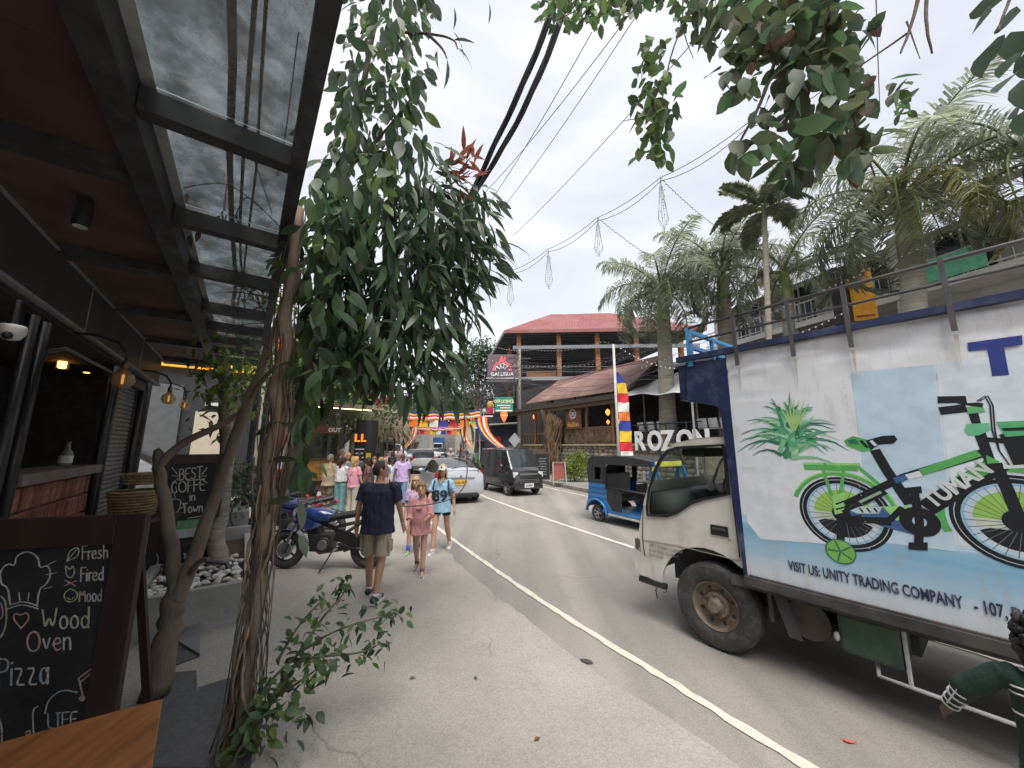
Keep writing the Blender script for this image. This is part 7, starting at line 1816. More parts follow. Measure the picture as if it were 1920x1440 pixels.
# ---------------------------------------------------------------- floor pieces, planter
m_shadow = M('painted_shadow', (.1, .1, .105), .9, var=.2, scale=30, bump=.5)  # cast shadows on the terrace floor, painted as thin dark patches
for nm, pts in (('floor_shadow_patch', [(300, 1320), (322, 1262), (368, 1258), (370, 1300), (380, 1440), (240, 1440)]), ('floor_shadow_patch', [(370, 1312), (372, 1290), (462, 1262), (478, 1300), (470, 1440), (380, 1440)]), ('floor_shadow_patch', [(290, 1250), (300, 1218), (330, 1206), (372, 1232), (300, 1258)])):
    q = [gnd(u, v, .013) for u, v in pts]; struct(MB().poly([(p.x, p.y) for p in q], [], (0, 0, .013), (1, 0, 0), (0, 1, 0), .006).build(nm, m_shadow))
bl = thing('ramp_plate', 'grey metal wedge plate lying beside the planter', 'ramp', gnd(360, 1200))
q = [gnd(u, v, .012) for u, v in ((330, 1206), (374, 1170), (374, 1232))]
mb = MB(); mb._add([q[0], q[1], q[2], q[0] + Vector((0, 0, .03)), q[1] + Vector((0, 0, .1)), q[2] + Vector((0, 0, .03))], [(0, 2, 1), (3, 4, 5), (0, 1, 4, 3), (1, 2, 5, 4), (2, 0, 3, 5)]); mb.build('plate', M('ramp_grey', (.2, .21, .22), .6), bl, world=True)
m_plant = M('planter_concrete', (.36, .355, .34), .9, var=.18, scale=3, bump=.3, dirt=(.15, .145, .135))
pl_ = thing('concrete_planter', 'low concrete planter filled with white pebbles', 'planter', L(6.8, -.3, 0))
PZ = .44
def lbox(a0, a1, p0, p1, z0, z1, nm, m, par, bev=0.0): return MB().bar(L((a0 + a1) / 2, p0, (z0 + z1) / 2), L((a0 + a1) / 2, p1, (z0 + z1) / 2), a1 - a0, z1 - z0).build(nm, m, par, world=True, bevel=bev)
lbox(5.5, 5.6, -.85, .25, 0, PZ, 'wall', m_plant, pl_, .008); lbox(8.4, 8.5, -.85, .25, 0, PZ + .12, 'wall', m_plant, pl_, .008); lbox(5.6, 8.4, .15, .25, 0, PZ - .003, 'wall', m_plant, pl_, .008); lbox(5.6, 8.4, -.85, -.75, 0, PZ - .003, 'wall', m_plant, pl_, .008)
lbox(5.6, 8.4, -.75, .15, 0, PZ - .09, 'soil', M('soil', (.07, .05, .035), .95), pl_)
pebs = []
for k in range(4):
    mb = MB(); mb.ell((0, 0, 0), (.04, .03, .022), 8, 6); rr = random.Random(k); mb.v = [v * (1 + .14 * noise.noise(v * 40 + Vector((k, 0, 0)))) for v in mb.v]; pebs.append(mb.mesh('pebble', M('pebble_%d' % k, [(.62, .6, .56), (.55, .52, .47), (.68, .66, .62), (.48, .42, .33)][k], .7, var=.1), smooth=True))
for k in range(230):
    a_ = 5.62 + 1.45 * rnd.random() ** 1.3; p_ = rnd.uniform(-.72, .12)
    inst('pebble', pebs[rnd.randrange(4)], pl_, mw=Matrix.Translation(L(a_, p_, PZ - .075 + rnd.uniform(0, .05))) @ Matrix.Rotation(rnd.uniform(0, 6.28), 4, 'Z') @ Matrix.Rotation(rnd.uniform(-.4, .4), 4, 'X') @ Matrix.Scale(rnd.uniform(.7, 1.4), 4))
# taller planter behind with small shrub is added with the plants
lbox(8.9, 11.5, -.9, .2, 0, .75, 'x', m_plant, tag(thing('tall_planter', 'taller concrete planter behind the white pebbles', 'planter', L(10, -.3, 0)), None, None), .01).name = 'wall'
# bent black bench leg in front of the planter
be = thing('bench_frame', 'bent black metal bench frame beside the planter', 'bench', gnd(430, 1110))
MB().tube([at(385, 1052, 5.0), at(425, 1056, 5.1), at(447, 1108, 5.0)], .03, 6).build('leg', m_pipe, be, world=True); MB().tube([at(300, 1095, 4.5), at(330, 1098, 4.5), at(340, 1140, 4.4)], .03, 6).build('leg', m_pipe, be, world=True)
# ================================================================ STREET ON THE LEFT BEYOND THE CAFE, BANNERS, WIRES
kio = thing('juice_kiosk', 'open kiosk with amber wood counter and flat lit roof', 'kiosk', Vector(pg(600, 12.6)))
def fr(u, y, z): q = pg(u, y); return Vector((q[0], q[1], z))
k0 = fr(556, 12.4, 0); k1 = fr(640, 13.4, 0)
kd = (k1 - k0).normalized(); kn = Vector((kd.y, -kd.x, 0))
m_amber = M('amber_wood', (.5, .24, .05), .55, var=.25, scale=3, stretch=(1, 1, 4))
for k in range(4): MB().bar(k0 + kd * (.0 + k * .4) + Vector((0, 0, 1.15)), k0 + kd * (.39 + k * .4) + Vector((0, 0, 1.15)), .06, .7).build('counter_panel', m_amber, kio, world=True)
MB().bar(k0 + Vector((0, 0, 1.53)) - kn * .1, k1 + Vector((0, 0, 1.53)) - kn * .1, .4, .05).build('counter_top', M('counter_dark', (.12, .07, .04), .6), kio, world=True)
for k in range(5): MB().bar(k0 + kd * 1.1 + Vector((0, 0, .15 + k * .17)) , k1 + Vector((0, 0, .15 + k * .17)), .3, .03).build('shelf', M('shelf_wood', (.3, .2, .12), .7), kio, world=True)
for s_ in (.0, 1.05, (k1 - k0).length): MB().bar(k0 + kd * s_ + Vector((0, 0, 0)) - kn * .02, k0 + kd * s_ + Vector((0, 0, 3.1)) - kn * .02, .1, .1, up=(1, 0, 0)).build('post', m_white if s_ > 2 else m_steel, kio, world=True)
MB().bar(k0 - kd * .6 + Vector((0, 0, 3.35)) - kn * .3, k1 + kd * .7 + Vector((0, 0, 3.35)) - kn * .3, 2.4, .16).build('roof', M('kiosk_roof', (.22, .16, .12), .8, var=.2), kio, world=True)
MB().bar(k0 - kd * .6 + Vector((0, 0, 3.27)) + kn * .78, k1 + kd * .7 + Vector((0, 0, 3.27)) + kn * .78, .03, .03).build('light_strip', M('strip_light', (1, .8, .4), .5, emit=(1, .75, .3), estr=3), kio, world=True)
MB().bar(k0 + Vector((0, 0, 2.55)) + kn * .02, k1 + Vector((0, 0, 2.55)) + kn * .02, .05, .26).build('sign_board', M('kiosk_sign', (.12, .05, .03), .6), kio, world=True)
text('lettering', 'OUT', .2, m_letter, k0 + kd * .95 + Vector((0, 0, 2.48)) + kn * .05, kd, ZZ, kio, bold=.006)
MB().bar(k0 - kn * 2.2 + Vector((0, 0, 1.6)), k1 - kn * 2.2 + Vector((0, 0, 1.6)), .1, 3.2).build('back_wall', M('kiosk_back', (.06, .07, .05), .8, var=.5), kio, world=True)
# striped cone
cp_ = gnd(596, 953); cn = thing('traffic_cone', 'red and white striped traffic cone beside the kiosk', 'cone', (cp_.x, cp_.y, .008))
for k in range(5): r0_, r1_ = .15 - k * .026, .15 - (k + 1) * .026; MB().lathe([(r0_, .03 + k * .12), (r1_, .03 + (k + 1) * .12)], 16).build('band', M('cone_red', (.4, .04, .05), .6) if k % 2 == 0 else m_white, cn, smooth=35)
MB().box((0, 0, .015), (.36, .36, .03)).build('base', m_black, cn)
# black LL column sign and menu boards
lp_ = fr(687, 15.0, 0); ll = thing('column_sign', 'tall round black column sign with orange LL lettering', 'sign', lp_)
MB().lathe([(.42, 0), (.42, 3.0), (.4, 3.02)], 28).build('column', M('column_black', (.018, .018, .02), .5), ll, smooth=35)
[text('letter', 'L', .42, M('letter_orange', (.8, .2, .04), .5, emit=(1, .25, .05), estr=.4), lp_ + Vector((x_, -.47, 2.15)), XX, ZZ, ll, ext=.03, bold=.01) for x_ in (-.3, -.05)]
for k in range(4): MB().box((-.08, -.42, 1.85 - k * .16), (.34 - .05 * (k % 2), .04, .05)).build('print_line', m_letter, ll)
text('yellow_lettering', 'ජ', .5, M('letter_yellow', (.8, .55, .03), .5), lp_ + Vector((.05, -.42, 1.2)), XX, ZZ, ll, ext=.05) if False else MB().box((.25, -.36, 1.45), (.16, .1, .5)).build('yellow_mark', M('letter_yellow', (.8, .55, .03), .5), ll)
mp_ = fr(705, 15.6, 0); mn = thing('menu_stand', 'small dark menu stand beside the black column sign', 'sign', mp_)
MB().box((0, 0, 1.2), (.4, .05, 1.0)).build('slate', m_slate, mn); MB().bar((-.18, 0, 0), (-.18, 0, .8), .04, .04, up=(1, 0, 0)).build('leg', m_steel, mn); MB().bar((.18, 0, 0), (.18, 0, .8), .04, .04, up=(1, 0, 0)).build('leg', m_steel, mn)
# A-frame board on the far pavement
af = thing('a_frame_sign', 'brown folding pavement sign in front of the yellow green hedge', 'sign', gnd(1050, 909, .13) + Vector((0, .3, 0)))
for s_ in (-1, 1):
    mb = MB()
    for x_ in (-.32, .32): mb.bar((x_, s_ * .3, .0), (x_ * .9, s_ * .02, 1.05), .04, .03)
    mb.build('frame', m_grey, af)
MB().poly([(-.3, .15), (.3, .3), (.28, 1.0), (-.28, 1.0)], [], (0, -.14, 0), XX, (0, .25, 1), .02).build('panel', M('aframe_red', (.25, .06, .04), .6), af)
MB().bar((-.3, 0, 1.05), (.3, 0, 1.05), .04, .03).build('hinge_bar', m_grey, af)
cb_ = thing('pavement_chalkboard', 'dark standing chalkboard behind the black minivan', 'chalkboard', fr(1016, 20.5, .13))
MB().box((0, 0, .75), (.75, .06, 1.3)).build('slate', m_slate, cb_); MB().box((0, .02, .75), (.85, .04, 1.42)).build('frame', m_wood, cb_); 
for k in range(7): MB().box((rnd.uniform(-.08, .08), -.035, .3 + k * .14), (.4, .006, .03)).build('chalk_line', M('chalk_faint', (.3, .32, .34), .9), cb_)
# flag banners by the cafe
fb = thing('hanging_flag', 'crimson and white cloth banner hanging behind the vine post', 'flag', at(518, 835, 7.0))
def clothpiece(par, u0, v0, u1, v1, y, m, nm, ph=0.0):
    a_, c_ = at(u0, v1, y), at(u1, v0, y)
    MB().grid(lambda u, v: (a_.x + (c_.x - a_.x) * u, y + .04 * math.sin(u * 7 + ph + v * 2), a_.z + (c_.z - a_.z) * v), 10, 8).build(nm, m, par, smooth=True, world=True)
clothpiece(fb, 504, 805, 534, 838, 7.0, cloth((.35, .02, .05)), 'crimson_band'); clothpiece(fb, 505, 838, 535, 900, 7.0, cloth((.62, .6, .66)), 'white_band', 1)
fo = thing('orange_flag', 'bright orange cloth hanging below the crimson banner', 'flag', at(515, 905, 6.8)); clothpiece(fo, 498, 880, 532, 918, 6.8, M('orange_cloth', (.8, .13, .02), .7), 'cloth')
f2 = thing('roof_flag', 'small red orange flag beside the canopy end', 'flag', at(525, 655, 7.5)); clothpiece(f2, 516, 632, 534, 672, 7.5, M('orange_cloth', (.8, .13, .02), .7), 'cloth'); MB().tube([at(535, 690, 7.5), at(535, 620, 7.5)], .015, 5).build('staff', m_steel, f2, world=True)
bk = M('poster_lines', (.25, .03, .01), .8)
for k in range(3): MB().tube([at(506, 888 + k * 8, 6.76), at(526, 887 + k * 8, 6.76)], .008, 4).build('print_line', bk, fo, world=True)
# red planter post and lattice behind the vine
for i_, (u, y) in enumerate(((472, 8.0), (492, 8.1))):
    t = thing('pergola_post', ['dark pergola post left of the hanging flag', 'second dark pergola post close to the hanging flag'][i_], 'post', fr(u, y, 0), 0, 'pergola posts'); MB().bar((0, 0, 0), (0, 0, 3.4), .09, .09, up=(1, 0, 0)).build('shaft', m_steel, t); MB().box((0, 0, .03), (.2, .2, .05)).build('foot', m_steel, t)
# ---- shop row on the left, far
m_thatch = M('thatch', (.3, .24, .16), .95, var=.4, scale=6, stretch=(3, 3, 1), bump=.6)
th = thing('thatched_hut', 'thatched round roof hut behind the black column sign', 'hut', fr(712, 23, 0))
rt = MB(); rr = random.Random(4)
rt.lathe([(1.9, 2.5), (1.75, 3.2), (1.3, 4.0), (.6, 4.5), (.05, 4.7)], 24); rt.build('roof_core', m_thatch, th, smooth=True)
mb = MB()
for k in range(420):
    a_ = rr.uniform(0, 6.28); t0 = rr.uniform(0, 1); r_ = 1.95 - 1.5 * t0 ** 1.6; z_ = 2.5 + 2.1 * t0
    p0 = Vector((r_ * math.cos(a_), r_ * math.sin(a_), z_)); p1 = p0 + Vector((math.cos(a_) * .3, math.sin(a_) * .3, -.55)); sd_ = Vector((-math.sin(a_), math.cos(a_), 0)) * .05
    mb._add([p0 - sd_, p0 + sd_, p1], [(0, 1, 2)])
mb.build('straw', m_thatch, th)['kind'] = 'stuff'
for k in range(5): a_ = k * 1.257; MB().tube([(1.5 * math.cos(a_), 1.5 * math.sin(a_), 0), (1.5 * math.cos(a_), 1.5 * math.sin(a_), 2.7)], .07, 6).build('post', m_post, th)
def shop(lb, u0, y0, u1, y1, h, wc, rc, depth=7, sign=None):
    a_, c_ = fr(u0, y0, 0), fr(u1, y1, 0); d_ = (c_ - a_); ln = d_.length; d_.normalize(); n_ = Vector((-d_.y, d_.x, 0))
    if n_.x > 0: n_ = -n_
    t = thing('shop_building', lb, 'building', a_)
    mid = (a_ + c_) / 2
    MB().bar(a_ + n_ * depth / 2 + Vector((0, 0, h / 2)), c_ + n_ * depth / 2 + Vector((0, 0, h / 2)), depth, h).build('wall', wc, t, world=True)
    MB().bar(a_ - n_ * .6 + Vector((0, 0, 2.9)), c_ - n_ * .6 + Vector((0, 0, 2.8)), 1.6, .1).build('awning', rc, t, world=True)
    MB().bar(a_ + n_ * depth / 2 - n_ * .3 + Vector((0, 0, h + .1)), c_ + n_ * depth / 2 - n_ * .3 + Vector((0, 0, h + .1)), depth + 1.2, .18).build('roof', rc, t, world=True)
    k = max(1, int(ln / 2.4))
    for i in range(k):
        s0_ = ln * (i + .12) / k; s1_ = ln * (i + .88) / k
        MB().bar(a_ + d_ * s0_ - n_ * .04 + Vector((0, 0, 1.3)), a_ + d_ * s1_ - n_ * .04 + Vector((0, 0, 1.3)), .06, 2.3).build('shop_opening', m_dark, t, world=True)
        if h > 5: MB().bar(a_ + d_ * s0_ - n_ * .04 + Vector((0, 0, 4.6)), a_ + d_ * (s0_ + (s1_ - s0_) * .7) - n_ * .04 + Vector((0, 0, 4.6)), .06, 1.3).build('window', m_cglass, t, world=True)
        MB().bar(a_ + d_ * s0_ - n_ * .1 + Vector((0, 0, 3.3)), a_ + d_ * s1_ - n_ * .1 + Vector((0, 0, 3.3)), .06, .5).build('sign_board', M('shopboard%d' % ((i * 3 + int(u0)) % 5), [(.4, .06, .05), (.06, .2, .32), (.55, .45, .12), (.1, .25, .14), (.5, .48, .45)][(i * 3 + int(u0)) % 5], .6), t, world=True)
    return t
m_wcream = M('shop_cream', (.45, .41, .34), .85, dirt=(.28, .25, .2)); m_wgrey = M('shop_grey', (.3, .3, .29), .85, dirt=(.18, .17, .15)); m_wgreen = M('shop_green', (.2, .28, .2), .85); m_rtile = M('roof_tile', (.3, .13, .09), .8, var=.2); m_rtin = M('roof_tin', (.35, .34, .33), .6, var=.15)
shop('cream shop building behind the kiosk on the left', 520, 15.0, 640, 21, 5.8, m_wcream, m_rtin)
shop('grey shop building left of the white van', 655, 26, 700, 40, 6.2, m_wgrey, m_rtile)
shop('green shop building far along the left side', 703, 46, 745, 64, 5.2, m_wgreen, m_rtin)
shop('pale building closing the street end on the left', 740, 88, 800, 96, 6.5, m_wcream, m_rtile)
shop('grey building closing the street end in the middle', 802, 100, 850, 96, 7.5, m_wgrey, m_rtin)
shop('cream building closing the street end on the right', 852, 92, 902, 84, 6.0, m_wcream, m_rtile)
rs = thing('right_shop', 'dark shop front beyond the red roofed building', 'building', fr(900, 52, 0))
MB().box((3.2, 4, 2.6), (7, 12, 5.2)).build('wall', M('rs_navy', (.05, .06, .09), .7), rs); MB().box((3.0, 3.8, 5.3), (8, 13, .2)).build('roof', m_rtin, rs); MB().box((-.5, -2.4, 2.6), (2.6, .6, .1)).build('awning', m_rtile, rs); MB().box((.6, -2.05, 1.3), (1.4, .06, 2.2)).build('shop_opening', m_dark, rs)
# green road sign far
gsn = thing('direction_sign', 'green direction sign over the white passenger van', 'sign', fr(751, 50, 0))
a_, c_ = at(739, 820, 50), at(763, 810, 50); MB().box((0, 0, (a_.z + c_.z) / 2), (c_.x - a_.x, .06, c_.z - a_.z)).build('panel', M('road_green', (.02, .25, .17), .5), gsn); MB().tube([(0, .1, 0), (0, .1, c_.z)], .06, 6).build('post', m_grey, gsn)
for k in range(2): MB().box((-.1, -.04, a_.z + .25 + k * .3), ((c_.x - a_.x) * .6, .02, .1)).build('print_line', m_letter, gsn)
# ---- striped banner arches over the road
BC = [(.03, .05, .3), (.75, .5, .04), (.6, .03, .04), (.72, .7, .68), (.75, .2, .03)]
BCM = [cloth(c) for c in BC]
def banner(lb, u0, u1, v, y, h, dr):
    a_, c_ = at(u0, v, y), at(u1, v, y)
    t = thing('banner_arch', lb, 'banner', (a_.x, y, 0))
    for k in range(5):
        MB().grid(lambda u, q: (a_.x + (c_.x - a_.x) * u, y + .1 * math.sin(u * 25), a_.z - .25 * math.sin(u * 3.14) * .6 - h * (k + q) / 5 + .03 * math.sin(u * 40)), 50, 3).build('stripe', BCM[k], t, smooth=True, world=True)
    for s_, p_ in ((-1, a_), (1, c_)):
        for k in range(5):
            pts = lambda u, q: (p_.x + s_ * dr * q ** 1.8 + (k - 2 + u) * .16 * (1 - .3 * q), y - .3 * q, p_.z - h * .8 - 2.1 * q ** .8)
            MB().grid(pts, 3, 14).build('drape', BCM[k], t, smooth=True, world=True)
    for p_ in (a_, c_): MB().tube([(p_.x, y + .15, 0), (p_.x, y + .15, p_.z + .1)], .05, 6).build('pole', m_grey, t, world=True)
    n_ = 9
    for k in range(n_):
        x_ = a_.x + (c_.x - a_.x) * (k + .5) / n_; w__ = abs(c_.x - a_.x) / n_ * .42
        MB().grid(lambda u, q: (x_ + (u - .5) * 2 * w__, y + .05 + .04 * math.sin(u * 6), a_.z - h - .16 - .42 * q), 4, 3).build('pennant', BCM[(k * 2) % 5], t, smooth=True, world=True)
    MB().tube([(a_.x, y, a_.z + .02), ((a_.x + c_.x) / 2, y, a_.z - .14), (c_.x, y, a_.z + .02)], .02, 5).build('rope', m_steel, t, world=True)
banner('striped banner arch over the road, the nearer one', 728, 900, 769, 24, .52, 1.5)
banner('faded striped banner arch over the road, the farther one', 776, 868, 796, 40, .5, .9)
# ---- tall pole with a column of coloured flags
fp_ = fr(1159, 14.6, .13); fpz = at(1159, 646, 14.6).z
fpo = thing('flag_pole', 'white pole with a long strip of blue yellow red white and orange flags', 'flagpole', fp_)
MB().tube([(0, 0, 0), (0, 0, fpz - .13)], [.06, .05], 10).build('pole', M('pole_white', (.5, .49, .47), .6), fpo, smooth=True)
zs = [497, 570, 640, 700, 765, 825, 893, 967, 1030, 1085]
cs = [0, 1, 2, 3, 4, 0, 1, 2, 3]
for k in range(9):
    z0_, z1_ = at(1159, 560 + zs[k] * .2778, 14.6).z, at(1159, 560 + zs[k + 1] * .2778, 14.6).z
    w0 = .06 + .34 * min(1, k / 1.2) + .012 * k if k else .05; w1 = .06 + .34 * min(1, (k + 1) / 1.2) + .012 * k
    MB().grid(lambda u, q: (fp_.x + .06 + u * (w0 + (w1 - w0) * q), 14.6 - .05 + .03 * math.sin(u * 5 + k * 2 + q * 3), z0_ + (z1_ - z0_) * q), 8, 6).build('flag', BCM[cs[k]], fpo, smooth=True, world=True)
# ---- wires
m_cable = M('cable_black', (.025, .027, .035), .6); m_wire = M('wire_grey', (.09, .09, .1), .6)
def sagline(a_, c_, sg, n=16): return [a_.lerp(c_, i / n) + Vector((0, 0, -sg * 4 * (i / n) * (1 - i / n))) for i in range(n + 1)]
for i_, (pts) in enumerate(([(1072, -80, 4.6), (1036, 20, 4.9), (985, 150, 5.4), (930, 265, 6.2), (893, 345, 7.2), (850, 430, 9)], [(1100, -80, 4.6), (1058, 20, 4.9), (1003, 165, 5.4), (945, 275, 6.2), (897, 350, 7.2), (852, 435, 9)])):
    P = smooth_path([at(*p) for p in pts], 2)
    t = thing('cable_bundle', ['thick black overhead cable bundle, left of the pair', 'thick black overhead cable bundle, right of the pair'][i_], 'cable', P[0], 0, 'overhead cable bundles')
    for k in range(3):
        q = [p + Vector((.032 * math.cos(k * 2.1 + j * .5), 0, .032 * math.sin(k * 2.1 + j * .5))) for j, p in enumerate(P)]
        MB().tube(q, .03, 7).build('strand', m_cable, t, smooth=True, world=True)
names_ = ['first', 'second', 'third', 'fourth', 'fifth', 'sixth', 'seventh', 'eighth']
for i_, (p0, p1) in enumerate((((1215, -20, 7), (905, 365, 15)), ((1110, 60, 8), (890, 420, 16)), ((1225, -20, 7), (925, 412, 18)), ((1420, -60, 6), (962, 442, 20)))):
    P = sagline(at(*p0), at(*p1), .25)
    tag(MB().tube(P, .012, 5).build('overhead_wire', m_wire, smooth=True, origin=P[0]) if False else (lambda mb: mb.build('overhead_wire', m_wire, smooth=True, origin=P[0]))(MB().tube(P, .012, 5)), 'thin overhead wire, %s from the left against the sky' % names_[i_], 'wire', 'thin overhead wires')
# light string crossing the street with hanging loops
ZL = 10.0
SP = [gnd(u, v, ZL) for u, v in ((1600, 110), (1400, 232), (1238, 333), (1120, 408), (1028, 467), (957, 508), (905, 537))]
ls = thing('light_string', 'string of unlit lights with hanging loops crossing the street', 'light string', SP[2])
for dz in (0, -.12):
    q = []
    for a_, c_ in zip(SP[:-1], SP[1:]): q += sagline(a_ + Vector((0, 0, dz)), c_ + Vector((0, 0, dz)), .12 + abs(dz), 6)[:-1]
    MB().tube(q + [SP[-1]], .01, 4).build('wire', m_wire, ls, world=True)
for k, p in enumerate(SP[2:6]):
    mb = MB()
    ln = 1.75 if k != 1 else 1.5
    for s_ in (-1, 1, .3): mb.tube([p, p + Vector((s_ * .06, .02, -ln * .4)), p + Vector((s_ * .16, 0, -ln * .8)), p + Vector((s_ * .03, 0, -ln)), p + Vector((-s_ * .14, 0, -ln * .78)), p + Vector((-s_ * .04, 0, -.3))], .008, 4)
    for j in range(16): mb.ell(p + Vector((rnd.uniform(-.1, .1), 0, -ln * (j + 1) / 17)), .018, 5, 4)
    mb.build('hanging_loop', M('wire_pale', (.28, .28, .29), .6), ls, world=True)
def bulbstring(lb, pts, sg, nb):
    P = []
    for a_, c_ in zip(pts[:-1], pts[1:]): P += sagline(a_, c_, sg, 10)[:-1]
    P.append(pts[-1]); t = thing('fairy_lights', lb, 'light string', P[0], 0, 'fairy light strings')
    MB().tube(P, .009, 4).build('wire', m_wire, t, world=True)
    mb = MB(); 
    for j in range(nb):
        s_ = (j + .5) / nb * (len(P) - 1); i = int(s_); p = P[i].lerp(P[min(i + 1, len(P) - 1)], s_ - i); mb.ell(p + Vector((0, 0, -.03)), .028, 5, 4)
    mb.build('bulbs', M('fairy_bulb', (.7, .68, .6), .4), t, world=True)['kind'] = 'stuff'
bulbstring('fairy lights from the first hanging loop down to the palms', [SP[2], at(1370, 440, 16)], .2, 30)
bulbstring('fairy lights from the second hanging loop to the restaurant palms', [SP[3], at(1330, 540, 18)], .3, 40)
bulbstring('fairy lights along the red roof from the galleria sign', [at(905, 640, 24), at(1000, 655, 24), at(1130, 640, 22), at(1290, 645, 20)], .3, 60)
bulbstring('fairy lights sagging in front of the open upper floor', [at(900, 668, 25), at(1040, 685, 24), at(1200, 660, 21), at(1330, 600, 18)], .3, 60)
bulbstring('fairy lights from the flag pole to the lorry side', [at(1160, 650, 14.6), at(1300, 690, 14), at(1420, 640, 13), at(1620, 560, 12)], .3, 50)
bulbstring('long fairy light string passing the big palm crown', [at(1200, 690, 18), at(1500, 560, 14), at(1920, 370, 9)], .1, 60)
# tangle of service wires by the pole
sw_ = thing('service_wires', 'tangle of service wires sagging to the utility pole', 'wires', Vector((pb.x, 27.5, 0)))
rr = random.Random(3)
for k in range(26):
    z0_ = at(975, rr.uniform(660, 730), 27.5).z; e_ = at(rr.uniform(690, 800), rr.uniform(690, 770), rr.uniform(30, 40))
    MB().tube(sagline(Vector((pb.x, 27.4, z0_)), e_, rr.uniform(.4, 1.6), 14), .014, 4).build('wire', m_wire, sw_, world=True)
for k in range(16):
    z0_ = at(975, rr.uniform(660, 740), 27.5).z; e_ = at(rr.uniform(1180, 1330), rr.uniform(600, 720), rr.uniform(16, 20))
    MB().tube(sagline(Vector((pb.x, 27.4, z0_)), e_, rr.uniform(.3, 1.1), 14), .012, 4).build('wire', m_wire, sw_, world=True)
for k in range(18):
    x_ = at(900 + k * 5, 745, 27).x; MB().tube([(x_, 27.3, at(940, 728, 27.3).z + rr.uniform(-.2, .2)), (x_ + rr.uniform(-.05, .05), 27.3, at(940, 760, 27.3).z + rr.uniform(-.4, .3))], .012, 4).build('dropper', m_wire, sw_, world=True)
lp_ = thing('left_pole', 'grey utility pole behind the banner on the left kerb', 'pole', fr(705, 30, 0)); MB().tube([(0, 0, 0), (0, 0, 8.5)], [.14, .1], 8).build('shaft', M('pole_concrete'), lp_, smooth=True); MB().bar((-.8, 0, 8), (.8, 0, 8), .08, .1).build('cross_arm', m_steel, lp_)
for (u, v, lb) in ((711, 754, 'red round shop lamp sign hanging left under the leaves'), (727, 752, 'red and black square lamp sign hanging right under the leaves')):
    p_ = at(u, v, 22); t = thing('round_sign', lb, 'sign', p_); MB().lathe([(.24, 0), (.24, .08)], 18, (0, 0, 0), 'Y').build('panel', M('sign_red', (.55, .03, .05), .5), t); MB().lathe([(.1, -.01), (.1, .0)], 12, (0, 0, 0), 'Y').build('centre', m_black, t); MB().tube([(0, .04, .2), (0, .04, .8)], .012, 4).build('hanger', m_steel, t)
# ================================================================ TREES, PALMS, VINES
def leaf_mesh(name, ln, w, mat, fold=.18, curl=.25, tip=1.0, n=4):
    """one leaf along +X, width along Y, folded on the midrib, curling down"""
    mb = MB(); vs = [(0, 0, 0)]; mid = []; 
    P = []
    for i in range(1, n):
        t = i / n; ww = w / 2 * (math.sin(math.pi * t ** (.75 / tip)) ** .85)
        z = -curl * ln * t * t
        P.append(((ln * t, ww, z + fold * ww), (ln * t, 0, z), (ln * t, -ww, z + fold * ww)))
    vs = [(0, 0, 0)] + [p for q in P for p in q] + [(ln, 0, -curl * ln)]
    fs = [(0, 2, 1), (0, 3, 2)]
    for i in range(len(P) - 1):
        a = 1 + i * 3; fs += [(a, a + 1, a + 4, a + 3), (a + 1, a + 2, a + 5, a + 4)]
    a = 1 + (len(P) - 1) * 3; e_ = len(vs) - 1; fs += [(a, a + 1, e_), (a + 1, a + 2, e_)]
    mb._add(vs, fs)
    return mb.mesh(name, mat, smooth=True)
def leafM(p, d, roll, s):
    d = Vector(d).normalized(); up_ = Vector((0, 0, 1)); sd = up_.cross(d)
    if sd.length < .05: sd = Vector((1, 0, 0))
    sd.normalize(); u_ = d.cross(sd)
    Mx = Matrix((d, sd, u_)).transposed().to_4x4(); Mx = Matrix.Translation(p) @ Mx @ Matrix.Rotation(roll, 4, 'X') @ Matrix.Scale(s, 4)
    return Mx
def foliage(par, items, cap=280, nm='leaf', crown='crown_leaves'):
    """items: (world matrix, mesh). The largest as seen become leaf objects, the rest one joined crown"""
    cl = Vector((0, 0, EYE))
    items = sorted(items, key=lambda q: -(q[0].to_scale().x * q[1].vertices[-1].co.length) / max(.2, (q[0].translation - cl).length))
    for Mx, me in items[:cap]: inst(nm, me, par, mw=Mx)
    rest = items[cap:]
    if not rest: return
    inv = WM[par.name].inverted(); vs = []; fs = []; mi = []; mats = []
    for Mx, me in rest:
        T = inv @ Mx; b = len(vs); m = me.materials[0]
        if m not in mats: mats.append(m)
        k = mats.index(m)
        vs += [tuple(T @ v.co) for v in me.vertices]
        for p in me.polygons: fs.append([b + i for i in p.vertices]); mi.append(k)
    me = bpy.data.meshes.new(crown); me.from_pydata(vs, [], fs)
    for m in mats: me.materials.append(m)
    me.polygons.foreach_set('material_index', mi); me.shade_smooth(); me.update()
    o = bpy.data.objects.new(crown, me); col.objects.link(o); o.parent = par; o['kind'] = 'stuff'
def rand_ball(rr):
    while True:
        v = Vector((rr.uniform(-1, 1), rr.uniform(-1, 1), rr.uniform(-1, 1)))
        if v.length < 1: return v
lmD = leafmat('leaf_dark', (.045, .078, .043), .35); lmM = leafmat('leaf_mid', (.065, .115, .05), .4); lmL = leafmat('leaf_light', (.1, .155, .05), .4); lmG = leafmat('leaf_greyback', (.095, .12, .085), .3); lmR = leafmat('leaf_red', (.2, .07, .045), .4); lmO = leafmat('leaf_olive', (.06, .075, .038), .5); lmY = leafmat('leaf_yellow', (.2, .27, .04), .4); lmB = leafmat('leaf_brown', (.085, .052, .036), .25)
m_bark = M('bark_brown', (.17, .125, .09), .9, var=.3, scale=6, bump=.6, bscale=30, stretch=(1, 1, .35))
